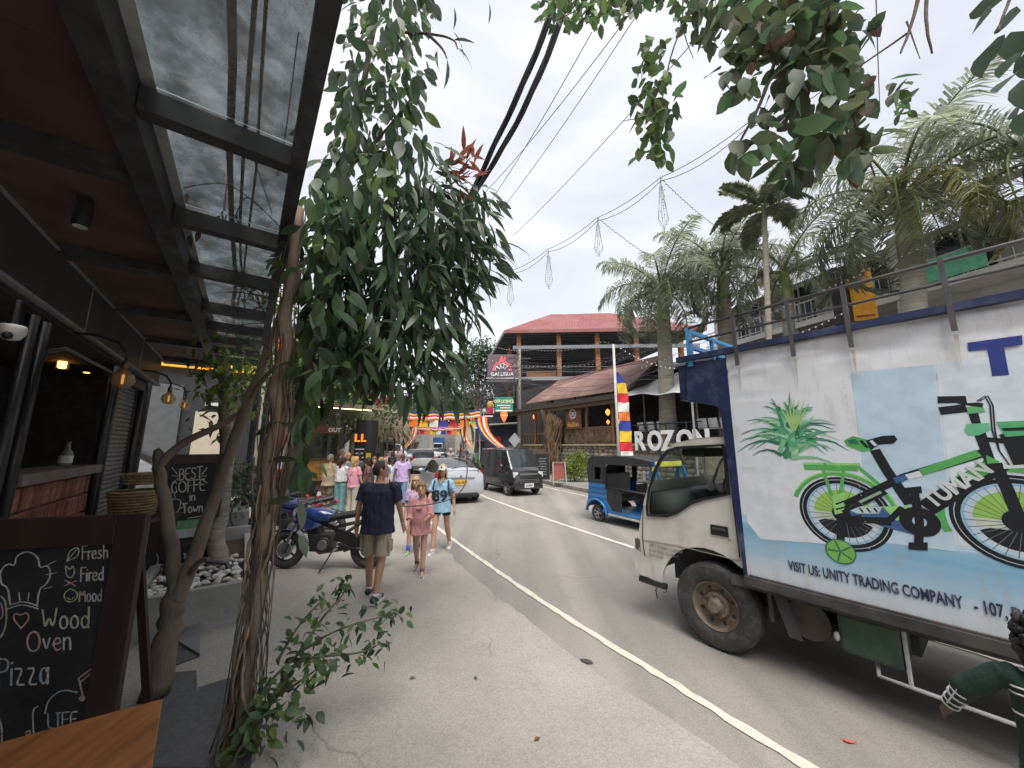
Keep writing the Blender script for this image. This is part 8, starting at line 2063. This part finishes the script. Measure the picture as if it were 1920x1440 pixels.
m_barkd = M('bark_dark', (.085, .06, .045), .95, var=.4, scale=8, bump=.6, bscale=40, stretch=(1, 1, .3))
def limb(mb, pts, r0, r1, n=9, k=2):
    P = smooth_path(pts, k); m_ = len(P); mb.tube([p + Vector((rnd.uniform(-1, 1), rnd.uniform(-1, 1), 0)) * r1 * .25 for p in P], [r0 + (r1 - r0) * i / (m_ - 1) for i in range(m_)], n); return P
# ---- forked tree in front of the boards
ft = thing('forked_tree', 'bare forked tree trunk rising in front of the chalkboards', 'tree', gnd(290, 1312))
b0 = gnd(290, 1312)
mb = MB(); limb(mb, [b0, at(300, 1240, 3.32), at(318, 1170, 3.4), at(328, 1115, 3.45)], .1, .075); trunk = mb.build('trunk', m_bark, ft, smooth=True, world=True)
mb = MB(); limb(mb, [at(326, 1130, 3.42), at(327, 1060, 3.5), at(312, 960, 3.55), at(296, 880, 3.6), at(300, 845, 3.65)], .062, .04); mb.build('limb', m_bark, ft, smooth=True, world=True)
mb = MB(); limb(mb, [at(296, 875, 3.6), at(330, 835, 3.7), at(420, 795, 3.9), at(480, 750, 4.0)], .042, .026); mb.build('limb', m_bark, ft, smooth=True, world=True)
mb = MB(); limb(mb, [at(330, 1130, 3.43), at(365, 1040, 3.55), at(402, 930, 3.7), at(440, 820, 3.8), at(485, 700, 3.9), at(530, 580, 4.0), at(560, 470, 4.1)], .066, .03); mb.build('limb', m_bark, ft, smooth=True, world=True)
mb = MB(); limb(mb, [at(440, 825, 3.8), at(470, 740, 3.85), at(520, 680, 3.7), at(590, 640, 3.6)], .03, .014); mb.build('limb', m_bark, ft, smooth=True, world=True)
mb = MB(); limb(mb, [at(355, 1080, 3.5), at(372, 1052, 3.4), at(392, 1048, 3.35)], .03, .018); mb.build('stub', m_bark, ft, smooth=True, world=True)
for k in range(14):
    a_ = at(rnd.uniform(480, 540), rnd.uniform(540, 700), 3.9); mb = MB(); limb(mb, [a_, a_ + Vector((rnd.uniform(-.35, .1), rnd.uniform(-.1, .2), rnd.uniform(.05, .3))), a_ + Vector((rnd.uniform(-.8, .1), rnd.uniform(-.2, .2), rnd.uniform(-.1, .4)))], .008, .003, 5); mb.build('twig', m_barkd, ft, world=True)
# ---- slender trunk in the planter with its own pale leaves
st_ = thing('planter_tree', 'slender grey ringed trunk growing from the pebble planter', 'tree', L(6.6, -.12, .4))
q0 = L(6.6, -.12, .38)
mb = MB(); P = limb(mb, [q0, at(405, 1000, 5.6), at(425, 880, 5.7), at(425, 760, 5.7), at(420, 680, 5.7)], .12, .075, 12); mb.build('trunk', M('bark_ringed', (.24, .2, .16), .9, var=.35, scale=5, bump=.7, bscale=14, stretch=(.4, .4, 3)), st_, smooth=True, world=True)
lf_s = [leaf_mesh('leaf', .13, .05, m) for m in (lmM, lmL, lmY)]
it = []
for k in range(420):
    c_ = at(430 + rnd.gauss(0, 38), 705 + rnd.gauss(0, 42), 5.6 + rnd.uniform(-.5, .5)); it.append((leafM(c_, (rnd.uniform(-1, 1), rnd.uniform(-1, 1), rnd.uniform(-1, .3)), rnd.uniform(-.6, .6), rnd.uniform(.7, 1.5)), lf_s[rnd.randrange(3)]))
foliage(st_, it, 120)
# ---- vine covered post: the dark hanging mass left of centre
vb = gnd(450, 1402); vt = thing('climbing_vine', 'tall climber of long dark leaves smothering a rooted post', 'vine', (vb.x, vb.y, 0))
MB().tube([(vb.x + .02 * math.sin(k * 1.9), vb.y + .02 * math.cos(k * 2.3), k * .2) for k in range(21)], [.05 + .012 * math.sin(k * 2.7) for k in range(21)], 9).build('post', M('bark_brown'), vt, smooth=True, world=True)
for k in range(36):
    a_ = rnd.uniform(0, 6.28); pts = []; r_ = rnd.uniform(.03, .065); z1_ = rnd.uniform(1.5, 4.2)
    for j in range(10):
        z_ = z1_ * j / 9; a_ += rnd.uniform(-.8, .8); rr_ = r_ + rnd.uniform(-.04, .06) + (.06 * (1 - j / 3) if j < 3 else 0)
        pts.append((vb.x + rr_ * math.cos(a_), vb.y + rr_ * math.sin(a_), z_))
    MB().tube(smooth_path(pts, 1), rnd.choice([.003, .004, .005, .007, .011]), 5).build('root', m_barkd if k % 3 else M('root_brown', (.2, .14, .095), .9, var=.4, scale=9), vt, smooth=True, world=True)
mb = MB(); limb(mb, [(vb.x, vb.y, 1.2), at(560, 800, 3.0), at(600, 560, 3.2), at(640, 330, 3.4), at(690, 120, 3.6), at(720, -60, 3.8)], .045, .028); mb.build('stem', m_barkd, vt, smooth=True, world=True)
for q in ([(600, 560, 3.2), (680, 500, 3.4), (780, 480, 3.6), (880, 470, 3.8)], [(610, 520, 3.2), (700, 430, 3.4), (800, 380, 3.6), (880, 320, 3.7)], [(600, 580, 3.2), (690, 600, 3.4), (790, 640, 3.5), (850, 720, 3.5)], [(640, 330, 3.4), (720, 250, 3.4), (790, 160, 3.4)], [(590, 620, 3.2), (680, 560, 3.5), (860, 560, 3.7)], [(740, 60, 3.5), (800, 62, 3.5), (852, 72, 3.5), (858, 92, 3.5)], [(800, 62, 3.5), (830, 90, 3.5), (838, 110, 3.5)], [(720, -30, 3.7), (840, -8, 3.5), (920, -6, 3.5)]):
    mb = MB(); limb(mb, [at(*p) for p in q], .02, .006, 6); mb.build('branch', m_barkd, vt, smooth=True, world=True)
lfL = [leaf_mesh('leaf', .31, .066, m, curl=.3) for m in (lmD, lmD, lmM, lmG)]; lfB = [leaf_mesh('leaf', .23, .1, m, curl=.15, tip=.8) for m in (lmD, lmM, lmL, lmG)]
lfR = leaf_mesh('leaf', .26, .058, lmR, curl=.2)
# clumps: (u, v, radius u, radius v, depth, count, kind)  kind l = lance leaves, b = broad leaves
clumps = [(730, 20, 85, 80, 3.5, 150, 'b'), (720, 130, 80, 90, 3.4, 150, 'b'), (705, 245, 90, 80, 3.4, 140, 'b'), (670, 350, 75, 90, 3.2, 120, 'b'), (770, 330, 70, 60, 3.5, 90, 'l'), (740, 430, 130, 70, 3.5, 230, 'l'), (830, 430, 80, 80, 3.7, 170, 'l'), (860, 500, 85, 60, 3.8, 170, 'l'), (760, 520, 130, 60, 3.6, 230, 'l'), (700, 580, 110, 60, 3.5, 170, 'l'), (800, 590, 100, 50, 3.6, 110, 'l'), (720, 660, 100, 50, 3.5, 130, 'l'), (820, 670, 50, 50, 3.5, 50, 'l'), (760, 720, 90, 36, 3.5, 70, 'l'), (640, 480, 60, 70, 3.2, 110, 'b'), (620, 600, 55, 70, 3.1, 90, 'b'), (660, 690, 60, 50, 3.3, 70, 'l'), (590, 700, 50, 80, 3.1, 60, 'b'), (890, 420, 45, 60, 3.8, 60, 'l'), (650, 200, 30, 120, 3.3, 30, 'b'), (830, 740, 40, 40, 3.4, 26, 'l'), (575, 830, 36, 70, 3.0, 26, 'b'), (560, 480, 30, 60, 3.0, 22, 'b'), (610, 400, 40, 90, 3.1, 56, 'b'), (602, 540, 42, 80, 3.1, 56, 'b')]
it = []
for (u, v, ru, rv, y, n_, kd_) in clumps:
    for k in range(int(n_ * (1.12 if kd_ == 'l' else 1.0))):
        q = rand_ball(rnd); p = at(u + q.x * ru * 1.08, v + q.z * rv * 1.08 - 16, y + q.y * .55)
        if kd_ == 'l':
            d_ = Vector((q.x * .7 + rnd.uniform(-.4, .5), rnd.uniform(-.7, .7), rnd.uniform(-1.1, .0))); me = lfL[rnd.randrange(4)]; s_ = rnd.uniform(.65, 1.15)
        else:
            d_ = Vector((q.x * .5 + rnd.uniform(-.5, .5), rnd.uniform(-.7, .7), rnd.uniform(-1.3, -.2))); me = lfB[min(3, int(rnd.random() ** 1.3 * 4))]; s_ = rnd.uniform(.55, 1.15)
        it.append((leafM(p, d_, rnd.uniform(-.9, .9), s_), me))
for k in range(34):
    q = rand_ball(rnd); it.append((leafM(at(865 + q.x * 34, 320 + q.z * 50, 3.7 + q.y * .2), (rnd.uniform(-.2, 1), rnd.uniform(-.4, .4), rnd.uniform(-.5, 1)), rnd.uniform(-.6, .6), rnd.uniform(.7, 1.0)), lfR))
for (u, v, dx, dz, s_) in ((850, 60, .6, -.8, 1.1), (858, 90, .8, -.7, 1.0), (838, 110, .2, -1, 1.2), (850, 75, 1, .2, .8), (820, 95, -.1, -1, 1.2), (930, 470, 1, -.5, 1), (945, 455, 1, -.2, 1), (900, 520, .7, -1, 1.1), (880, 560, .6, -1, 1), (915, 0, .3, -1, 1), (850, 10, .3, -1, 1)): it.append((leafM(at(u, v, 3.5), (dx, 0, dz), .3, s_), lfL[0]))
for (u, v, dx, dz, s_, m_) in ((560, 862, -1, .05, 1.0, 0), (555, 935, -1, -.1, 1.0, 0), (540, 500, -.9, .35, .9, 2), (560, 500, -.6, -.5, .9, 1), (585, 250, -.9, .1, .9, 1), (600, 590, .3, -1, .9, 3), (600, 660, .2, -1, 1.0, 3), (560, 940, .3, -1, .9, 3), (560, 1000, .5, -1, .8, 3), (870, 780, .1, -1, .8, 3), (880, 790, .3, -1, .8, 2), (862, 825, .1, -1, .8, 3), (885, 850, .5, -.6, .6, 2), (895, 855, .2, -1, .6, 2), (865, 690, .1, -1, 1.1, 1)): it.append((leafM(at(u, v, 2.75), (dx, .1, dz), .5, s_), lfB[m_]))
dl = leaf_mesh('leaf', .13, .045, lmB, curl=.5)
for (u, v) in ((352, 362), (358, 440), (372, 430), (418, 395), (426, 402), (412, 404), (438, 410), (446, 402), (436, 388), (400, 410)): it.append((leafM(at(u, v, 2.95), (rnd.uniform(-.4, .4), rnd.uniform(-.4, .4), -1), rnd.uniform(-1, 1), rnd.uniform(.6, 1.1)), dl))
foliage(vt, it, 300)
# thin trailing stems
for q in ([(560, 60, 2.9), (548, 150, 2.9), (535, 260, 2.9), (520, 330, 2.9)], [(880, 600, 3.4), (868, 700, 3.4), (872, 820, 3.4), (878, 900, 3.3), (855, 935, 3.1), (800, 948, 3.0), (750, 950, 2.9)], [(345, 352, 3.0), (380, 345, 3.0), (430, 342, 3.0), (490, 390, 3.0), (530, 430, 3.0)], [(420, 395, 3.0), (425, 345, 3.0)], [(440, 410, 3.0), (460, 360, 3.0), (500, 400, 3.0)], [(470, 285, 3.0), (488, 330, 3.0), (510, 400, 3.0)]):
    mb = MB(); limb(mb, [at(*p) for p in q], .006, .004, 5); mb.build('tendril', m_barkd, vt, smooth=True, world=True)
# ---- low sprawling shrub at the vine foot
sb = thing('sprawling_shrub', 'small leaved shrub sprawling from the vine foot over the concrete', 'shrub', (vb.x + .1, vb.y + .05, 0))
lfS = [leaf_mesh('leaf', .075, .042, m, curl=.2) for m in (lmD, lmM, lmM, lmL)]
it = []
def spray(pts, n_, r_, s0, s1):
    P = smooth_path([at(*p) for p in pts], 2); mb = MB(); mb.tube(P, [.012 - .009 * i / (len(P) - 1) for i in range(len(P))], 5); mb.build('twig', M('twig_green', (.09, .1, .05), .8), sb, smooth=True, world=True)
    for k in range(n_):
        i = rnd.randrange(1, len(P)); p = P[i] + Vector((rnd.gauss(0, r_), rnd.gauss(0, r_), rnd.gauss(0, r_))); it.append((leafM(p, (rnd.uniform(-1, 1), rnd.uniform(-.6, .6), rnd.uniform(-.9, .7)), rnd.uniform(-.8, .8), rnd.uniform(s0, s1)), lfS[rnd.randrange(4)]))
spray([(462, 1330, 2.75), (540, 1240, 2.8), (610, 1190, 2.9), (680, 1165, 3.0), (752, 1148, 3.1)], 90, .045, .7, 1.3)
spray([(560, 1225, 2.8), (610, 1150, 2.9), (650, 1110, 3.0), (640, 1092, 3.0)], 46, .04, .7, 1.2); spray([(540, 1240, 2.8), (600, 1230, 2.85), (680, 1225, 2.9), (715, 1205, 3.0)], 60, .045, .7, 1.2); spray([(480, 1330, 2.7), (560, 1280, 2.7), (620, 1235, 2.7)], 50, .05, .8, 1.3); spray([(455, 1420, 2.7), (480, 1360, 2.7), (520, 1300, 2.7)], 60, .06, .8, 1.5); spray([(430, 1450, 2.6), (450, 1400, 2.6), (500, 1330, 2.6), (560, 1340, 2.6)], 60, .07, .8, 1.5); spray([(520, 1240, 2.8), (560, 1170, 2.9), (610, 1120, 3.0)], 34, .05, .7, 1.1)
foliage(sb, it, 300)
# ---- overhanging tree, top right
ot = thing('overhanging_tree', 'leafy tree boughs hanging into view at the top right', 'tree', at(1500, -420, 3.6))
for q, r_ in (([(1500, -420, 3.6), (1490, -120, 3.2), (1470, 60, 3.0), (1430, 190, 2.9), (1385, 270, 2.8)], .03), ([(1490, -200, 3.2), (1560, 20, 3.0), (1580, 160, 2.9), (1640, 330, 2.8)], .02), ([(1740, -120, 2.8), (1722, 0, 2.7), (1705, 60, 2.7), (1688, 100, 2.6)], .022), ([(1750, -100, 2.8), (1735, 0, 2.7), (1738, 60, 2.6), (1748, 100, 2.6)], .02), ([(1705, 60, 2.7), (1640, 105, 2.8), (1560, 160, 2.9)], .012), ([(1470, -160, 3.4), (1330, -20, 3.4), (1275, 50, 3.4), (1245, 150, 3.4), (1230, 300, 3.3)], .014), ([(1440, -200, 3.6), (1230, -40, 3.7), (1100, 10, 3.7), (1040, 40, 3.7)], .014), ([(1280, -10, 3.5), (1280, 60, 3.3), (1300, 110, 3.2)], .009), ([(1960, -200, 2.2), (1900, -20, 2.0), (1870, 60, 1.9)], .016), ([(1640, -80, 3), (1645, 80, 2.9), (1650, 210, 2.9)], .007), ([(1700, 40, 2.7), (1725, 110, 2.6)], .008)):
    mb = MB(); limb(mb, [at(*p) for p in q], r_, r_ * .3, 7); mb.build('branch', m_barkd, ot, smooth=True, world=True)
lfO = [leaf_mesh('leaf', .225, .12, m, curl=.12, tip=.9) for m in (lmO, lmD, lmM, lmO)]; lfBr = leaf_mesh('leaf', .2, .11, lmB, curl=.2, tip=.9); lfo = [leaf_mesh('leaf', .14, .07, m, curl=.12, tip=.9) for m in (lmO, lmM, lmL)]
it = []
for (u, v, ru, rv, y, n_, s0, s1, small) in [(1440, 60, 130, 70, 2.9, 70, .7, 1.2, 0), (1540, 60, 110, 90, 2.9, 80, .8, 1.4, 0), (1430, 170, 90, 80, 2.85, 34, .7, 1.2, 0), (1550, 180, 100, 90, 2.8, 60, .8, 1.3, 0), (1500, 270, 90, 50, 2.8, 26, .8, 1.3, 0), (1590, 280, 60, 45, 2.8, 22, .9, 1.4, 0), (1400, 10, 110, 40, 3.2, 50, .7, 1.1, 0), (1330, 70, 40, 50, 3.1, 10, .7, 1, 0), (1385, 290, 30, 40, 2.8, 8, .7, 1, 0), (1228, 130, 36, 55, 3.4, 40, .8, 1.3, 1), (1228, 215, 50, 55, 3.4, 52, 1.0, 1.6, 1), (1225, 290, 36, 34, 3.3, 22, .8, 1.3, 1), (1060, 30, 60, 34, 3.7, 50, .8, 1.4, 1), (1140, 20, 60, 40, 3.6, 60, .8, 1.5, 1), (1230, 0, 60, 26, 3.6, 30, .8, 1.5, 1), (1290, 20, 50, 50, 3.4, 26, .8, 1.5, 1), (1690, 180, 36, 26, 2.8, 9, 1, 1.5, 1), (1700, 215, 30, 16, 2.8, 6, .6, .9, 1), (1480, 330, 30, 30, 2.8, 8, .8, 1.1, 0)]:
    for k in range(int(n_ * 1.4)):
        q = rand_ball(rnd); p = at(u + q.x * ru, v + q.z * rv - 12, y + q.y * .35); d_ = (rnd.uniform(-.8, .6), rnd.uniform(-.5, .5), rnd.uniform(-1.2, .1))
        me = lfo[rnd.randrange(3)] if small else (lfBr if rnd.random() < .08 else lfO[rnd.randrange(4)])
        it.append((leafM(p, d_, rnd.uniform(-.8, .8), rnd.uniform(s0, s1)), me))
for (u, v, dx, dz) in ((1860, 20, -.8, -.7), (1870, 70, -.5, -.9), (1850, 90, -.4, -1), (1905, 100, -.7, -.8), (1900, 140, -.8, -.6), (1930, 90, -.3, -1), (1915, 20, -.8, -.5), (1915, 190, -.7, -.7), (1880, 0, -1, -.3), (1925, 150, -.5, -1), (1930, 200, -.6, -1), (1895, 60, -.1, -1), (1915, 150, -.2, -1)): it.append((leafM(at(u, v, 1.95 + rnd.uniform(-.1, .1)), (dx, rnd.uniform(-.2, .2), dz), rnd.uniform(-.7, .7), rnd.uniform(.9, 1.15)), lfO[1]))
foliage(ot, it, 300)
# ---- palms
def frond_mesh(ln, droop, seed, mats, plum=True, lw=.02, ll=.6):
    rr = random.Random(seed); mb = MB(); n_ = 16; P = []
    for i in range(n_ + 1):
        t = i / n_; a_ = .95 - droop * t ** 1.15
        P.append((P[-1] if P else Vector((0, 0, 0))) + (Vector((math.cos(a_), 0, math.sin(a_))) * ln / n_ if i else Vector((0, 0, 0))))
    mb.tube(P, [.04 - .034 * i / n_ for i in range(n_ + 1)], 5)
    for i in range(n_ * 5):
        t = .12 + .88 * i / (n_ * 5); f = t * n_; k = min(n_ - 1, int(f)); p = P[k].lerp(P[k + 1], f - k); d_ = (P[k + 1] - P[k]).normalized()
        l_ = ll * math.sin(.4 + 2.4 * t) * rr.uniform(.8, 1.1)
        for s_ in (-1, 1):
            mb.cur = 1 if rr.random() < .75 else 2
            up_ = rr.uniform(-.5, .9) if plum else rr.uniform(.1, .45)
            v = (d_ * rr.uniform(.35, .7) + Vector((0, s_ * 1.0, up_ - .2))).normalized(); e1_ = p + v * l_ * .55; e2_ = p + v * l_ + Vector((0, 0, -l_ * rr.uniform(.25, .6) if plum else -l_ * .15)); w_ = v.cross(Vector((0, 0, 1))).normalized() * lw if abs(v.z) < .95 else Vector((lw, 0, 0))
            mb._add([p - w_ * .4, p + w_ * .4, e1_ + w_, e1_ - w_, e2_], [(0, 1, 2, 3), (3, 2, 4)])
    return mb.mesh('frond', [M('rachis', (.12, .16, .05), .7)] + mats)
pmG = [leafmat('palm_dark', (.2, .225, .16), .5), leafmat('palm_pale', (.32, .345, .26), .45)]
pmY = [leafmat('palm_yellowing', (.26, .25, .11), .4), leafmat('palm_pale', (.32, .345, .26), .45)]
fr_m = [frond_mesh(2.9, d_, 3 + k, pmG) for k, d_ in enumerate((1.3, 2.0, 2.6, 3.1))]; fr_y = frond_mesh(2.8, 2.7, 9, pmY); fr_a = [frond_mesh(1.9, d_, 20 + k, pmG, False, .05, .5) for k, d_ in enumerate((.9, 1.5))]
def palm(lb, base, top, r0, r1, nf, sc_, shaft=True, kind=0, yellow=(), seed=0):
    rr = random.Random(seed); t = thing('palm_tree', lb, 'palm', base, 0, 'palms beside the restaurant'); base = Vector(base); top = Vector(top)
    sl = 1.15 * sc_ if shaft else .1; q = top - Vector((0, 0, sl))
    MB().tube([base, base.lerp(q, .15), base.lerp(q, .5), q], [r0 * 1.15, r0, (r0 + r1) / 2, r1], 14).build('trunk', M('palm_trunk', (.29, .25, .2), .9, var=.25, scale=4, bump=.5, stretch=(.3, .3, 4)), t, smooth=True, world=True)
    if shaft: MB().tube([q, q + Vector((0, 0, .25)), q + Vector((0, 0, sl * .7)), top], [r1 * 1.0, r1 * 1.04, r1 * .8, r1 * .45], 14).build('crownshaft', M('crownshaft_green', (.2, .235, .085), .5, var=.25, scale=3), t, smooth=True, world=True)
    for k in range(nf):
        a_ = k * 2.399 + rr.uniform(-.2, .2); lv = k / nf
        ms = fr_a if kind else fr_m
        me = ms[min(len(ms) - 1, int(lv * len(ms)))] if k not in yellow else fr_y
        inst('frond', me, t, mw=Matrix.Translation(top + Vector((0, 0, -.05 - .2 * lv))) @ Matrix.Rotation(a_, 4, 'Z') @ Matrix.Rotation(R(-20 + 62 * lv), 4, 'Y') @ Matrix.Scale(sc_ * rr.uniform(.88, 1.1), 4))
def pb_(u, y): q = pg(u, y); return (q[0], q[1], .1)
palm('royal palm with thick trunk in front of the restaurant terrace', pb_(1252, 18.2), at(1240, 545, 18.2),   .46, .33, 21, 1.55, seed=1)
palm('second royal palm just right of the restaurant gable', pb_(1358, 17.5), at(1352, 505, 17.5), .4, .3, 18, 1.45, seed=2)
palm('short fan leaved areca palm between the two royal palms', pb_(1440, 13), at(1432, 385, 13), .12, .08, 12, 1.1, shaft=False, kind=1, seed=3)
palm('large royal palm with pale green crownshaft and yellowing fronds at the right', pb_(1712, 11.3), at(1690, 370, 11.3), .36, .3, 21, 1.5, yellow=(12, 15, 18), seed=4)
palm('palm behind the lorry roof rails near the white column', pb_(1475, 15), at(1470, 505, 15), .3, .2, 12, 1.2, seed=5)
palm('far right palm with crown cut by the picture edge', pb_(1985, 9.5), at(1930, 290, 9.5), .3, .24, 15, 1.3, seed=6)
# ---- broadleaf trees and hedges
def tree(lb, base, h, crown, n_, ls, mats, seed, grp=None, cap=0, name='broadleaf_tree', trunk_r=.18, cat='tree'):
    rr = random.Random(seed); t = thing(name, lb, cat, base, 0, grp); base = Vector(base)
    mb = MB(); limb(mb, [base, base + Vector((rr.uniform(-.2, .2), 0, h * .35)), base + Vector((rr.uniform(-.4, .4), 0, h * .75))], trunk_r, trunk_r * .4, 7); mb.build('trunk', m_bark, t, smooth=True, world=True)
    ms = [leaf_mesh('leaf', ls, ls * .5, m, n=3) for m in mats]; it = []
    for (cx, cy, cz, rx, ry, rz) in crown:
        mb = MB(); limb(mb, [base + Vector((0, 0, h * .45)), base + Vector((cx * .5, cy * .5, h * .45 + (cz - h * .45) * .6)), base + Vector((cx, cy, cz))], trunk_r * .4, .02, 5); mb.build('bough', m_bark, t, smooth=True, world=True)
        for k in range(n_):
            q = rand_ball(rr); q = q * (.55 + .45 * q.length); nn_ = 1 + .35 * noise.noise(q * 2.3 + Vector((seed, cx, cz)))
            p = base + Vector((cx + q.x * rx * nn_, cy + q.y * ry * nn_, cz + q.z * rz * nn_)); it.append((leafM(p, (rr.uniform(-1, 1), rr.uniform(-1, 1), rr.uniform(-1, .4)), rr.uniform(-.8, .8), rr.uniform(.7, 1.3)), ms[rr.randrange(len(ms))]))
    foliage(t, it, cap, crown='crown')
G3 = 'trees along the left side of the street'
def crn(seed, n_, R_, z0, z1):
    rr = random.Random(seed); return [(rr.uniform(-R_, R_) * .7, rr.uniform(-R_, R_) * .7, rr.uniform(z0, z1), R_ * rr.uniform(.45, .7), R_ * rr.uniform(.45, .7), R_ * rr.uniform(.35, .55)) for _ in range(n_)]
tree('light green tree standing behind the kiosk roof', pb_(600, 15), 5.5, crn(1, 8, 2.2, 4.2, 7.5), 330, .2, [lmL, lmM, lmY], 1, G3)
tree('green tree just left of the black column sign', pb_(655, 19), 6, crn(2, 8, 2.4, 3.6, 7.0), 330, .22, [lmM, lmL, lmD], 2, G3)
tree('ivy covered tree behind the white kiosk post', pb_(640, 15.8), 4, crn(3, 6, 1.2, 1.2, 4.6), 300, .15, [lmM, lmL], 3, G3)
tree('bright tree close behind the hanging flag', pb_(545, 10.5), 5.2, crn(4, 8, 1.5, 3.6, 6.2), 320, .16, [lmL, lmY, lmM], 4, G3)
tree('dark tree far along the left row of shops', pb_(700, 34), 8, crn(5, 9, 3.6, 5, 9), 330, .35, [lmM, lmD], 5, G3)
tree('tall tree left of the red roofed building', pb_(893, 54), 14, crn(6, 10, 5.0, 9, 16), 380, .5, [lmD, lmM], 6, trunk_r=.4)
tree('wide tree closing the street end', pb_(812, 104), 16, crn(7, 12, 9, 9, 19), 420, .8, [lmM, lmL, lmD], 7, trunk_r=.5)
tree('round tree beyond the far banner on the left', pb_(762, 76), 11, crn(8, 9, 6, 6, 12), 380, .6, [lmL, lmM], 8, trunk_r=.4)
tree('dark tree beyond the far banner on the right', pb_(868, 70), 11, crn(9, 9, 5, 6, 13), 380, .6, [lmD, lmM], 9, trunk_r=.4)
tree('yellow green clipped hedge beside the twig arch', gnd(1078, 903, .13), 1.2, [(0, 0, .75, .75, .6, .75), (.35, .2, 1.25, .5, .5, .5), (-.35, .1, .6, .6, .5, .6), (.2, -.1, .5, .7, .5, .5)], 520, .11, [lmY, lmY, lmL], 11, name='hedge', trunk_r=.05, cat='hedge')
tree('pale green bush growing left of the twig arch', gnd(1019, 882, .13), 2.0, [(0, 0, 1.6, .45, .45, .9), (.1, 0, 2.4, .35, .4, .6), (-.1, 0, .9, .45, .4, .6)], 420, .11, [lmL, lmY], 12, name='bush', trunk_r=.05, cat='bush')
tree('grey leaved shrub in the tall concrete planter', L(9.6, -.1, .74), .9, [(0, 0, .5, .6, .6, .5), (.4, .2, .4, .5, .5, .4), (-.3, .3, .7, .5, .5, .4)], 260, .09, [lmG, lmM, lmD], 13, name='shrub', trunk_r=.03, cat='shrub', cap=60)
tree('sparse thin shrub rising at the near end of the tall planter', L(8.75, .0, .44), 1.0, [(0, 0, .6, .35, .35, .5), (.2, .1, 1.1, .3, .3, .4)], 130, .09, [lmG, lmM], 14, name='shrub', trunk_r=.02, cat='shrub', cap=60)
tree('dark bushes along the wall behind the white letters', F.pt(-6, 2.0, 1.6), 1.2, [(0, 0, .8, .9, .7, .6), (1.6, -1.0, .7, .8, .7, .6), (-1.5, 1.2, .8, .8, .7, .6)], 220, .16, [lmD, lmM], 15, name='bush', trunk_r=.05, cat='bush')
bpy.data.scenes.remove(TMPS)
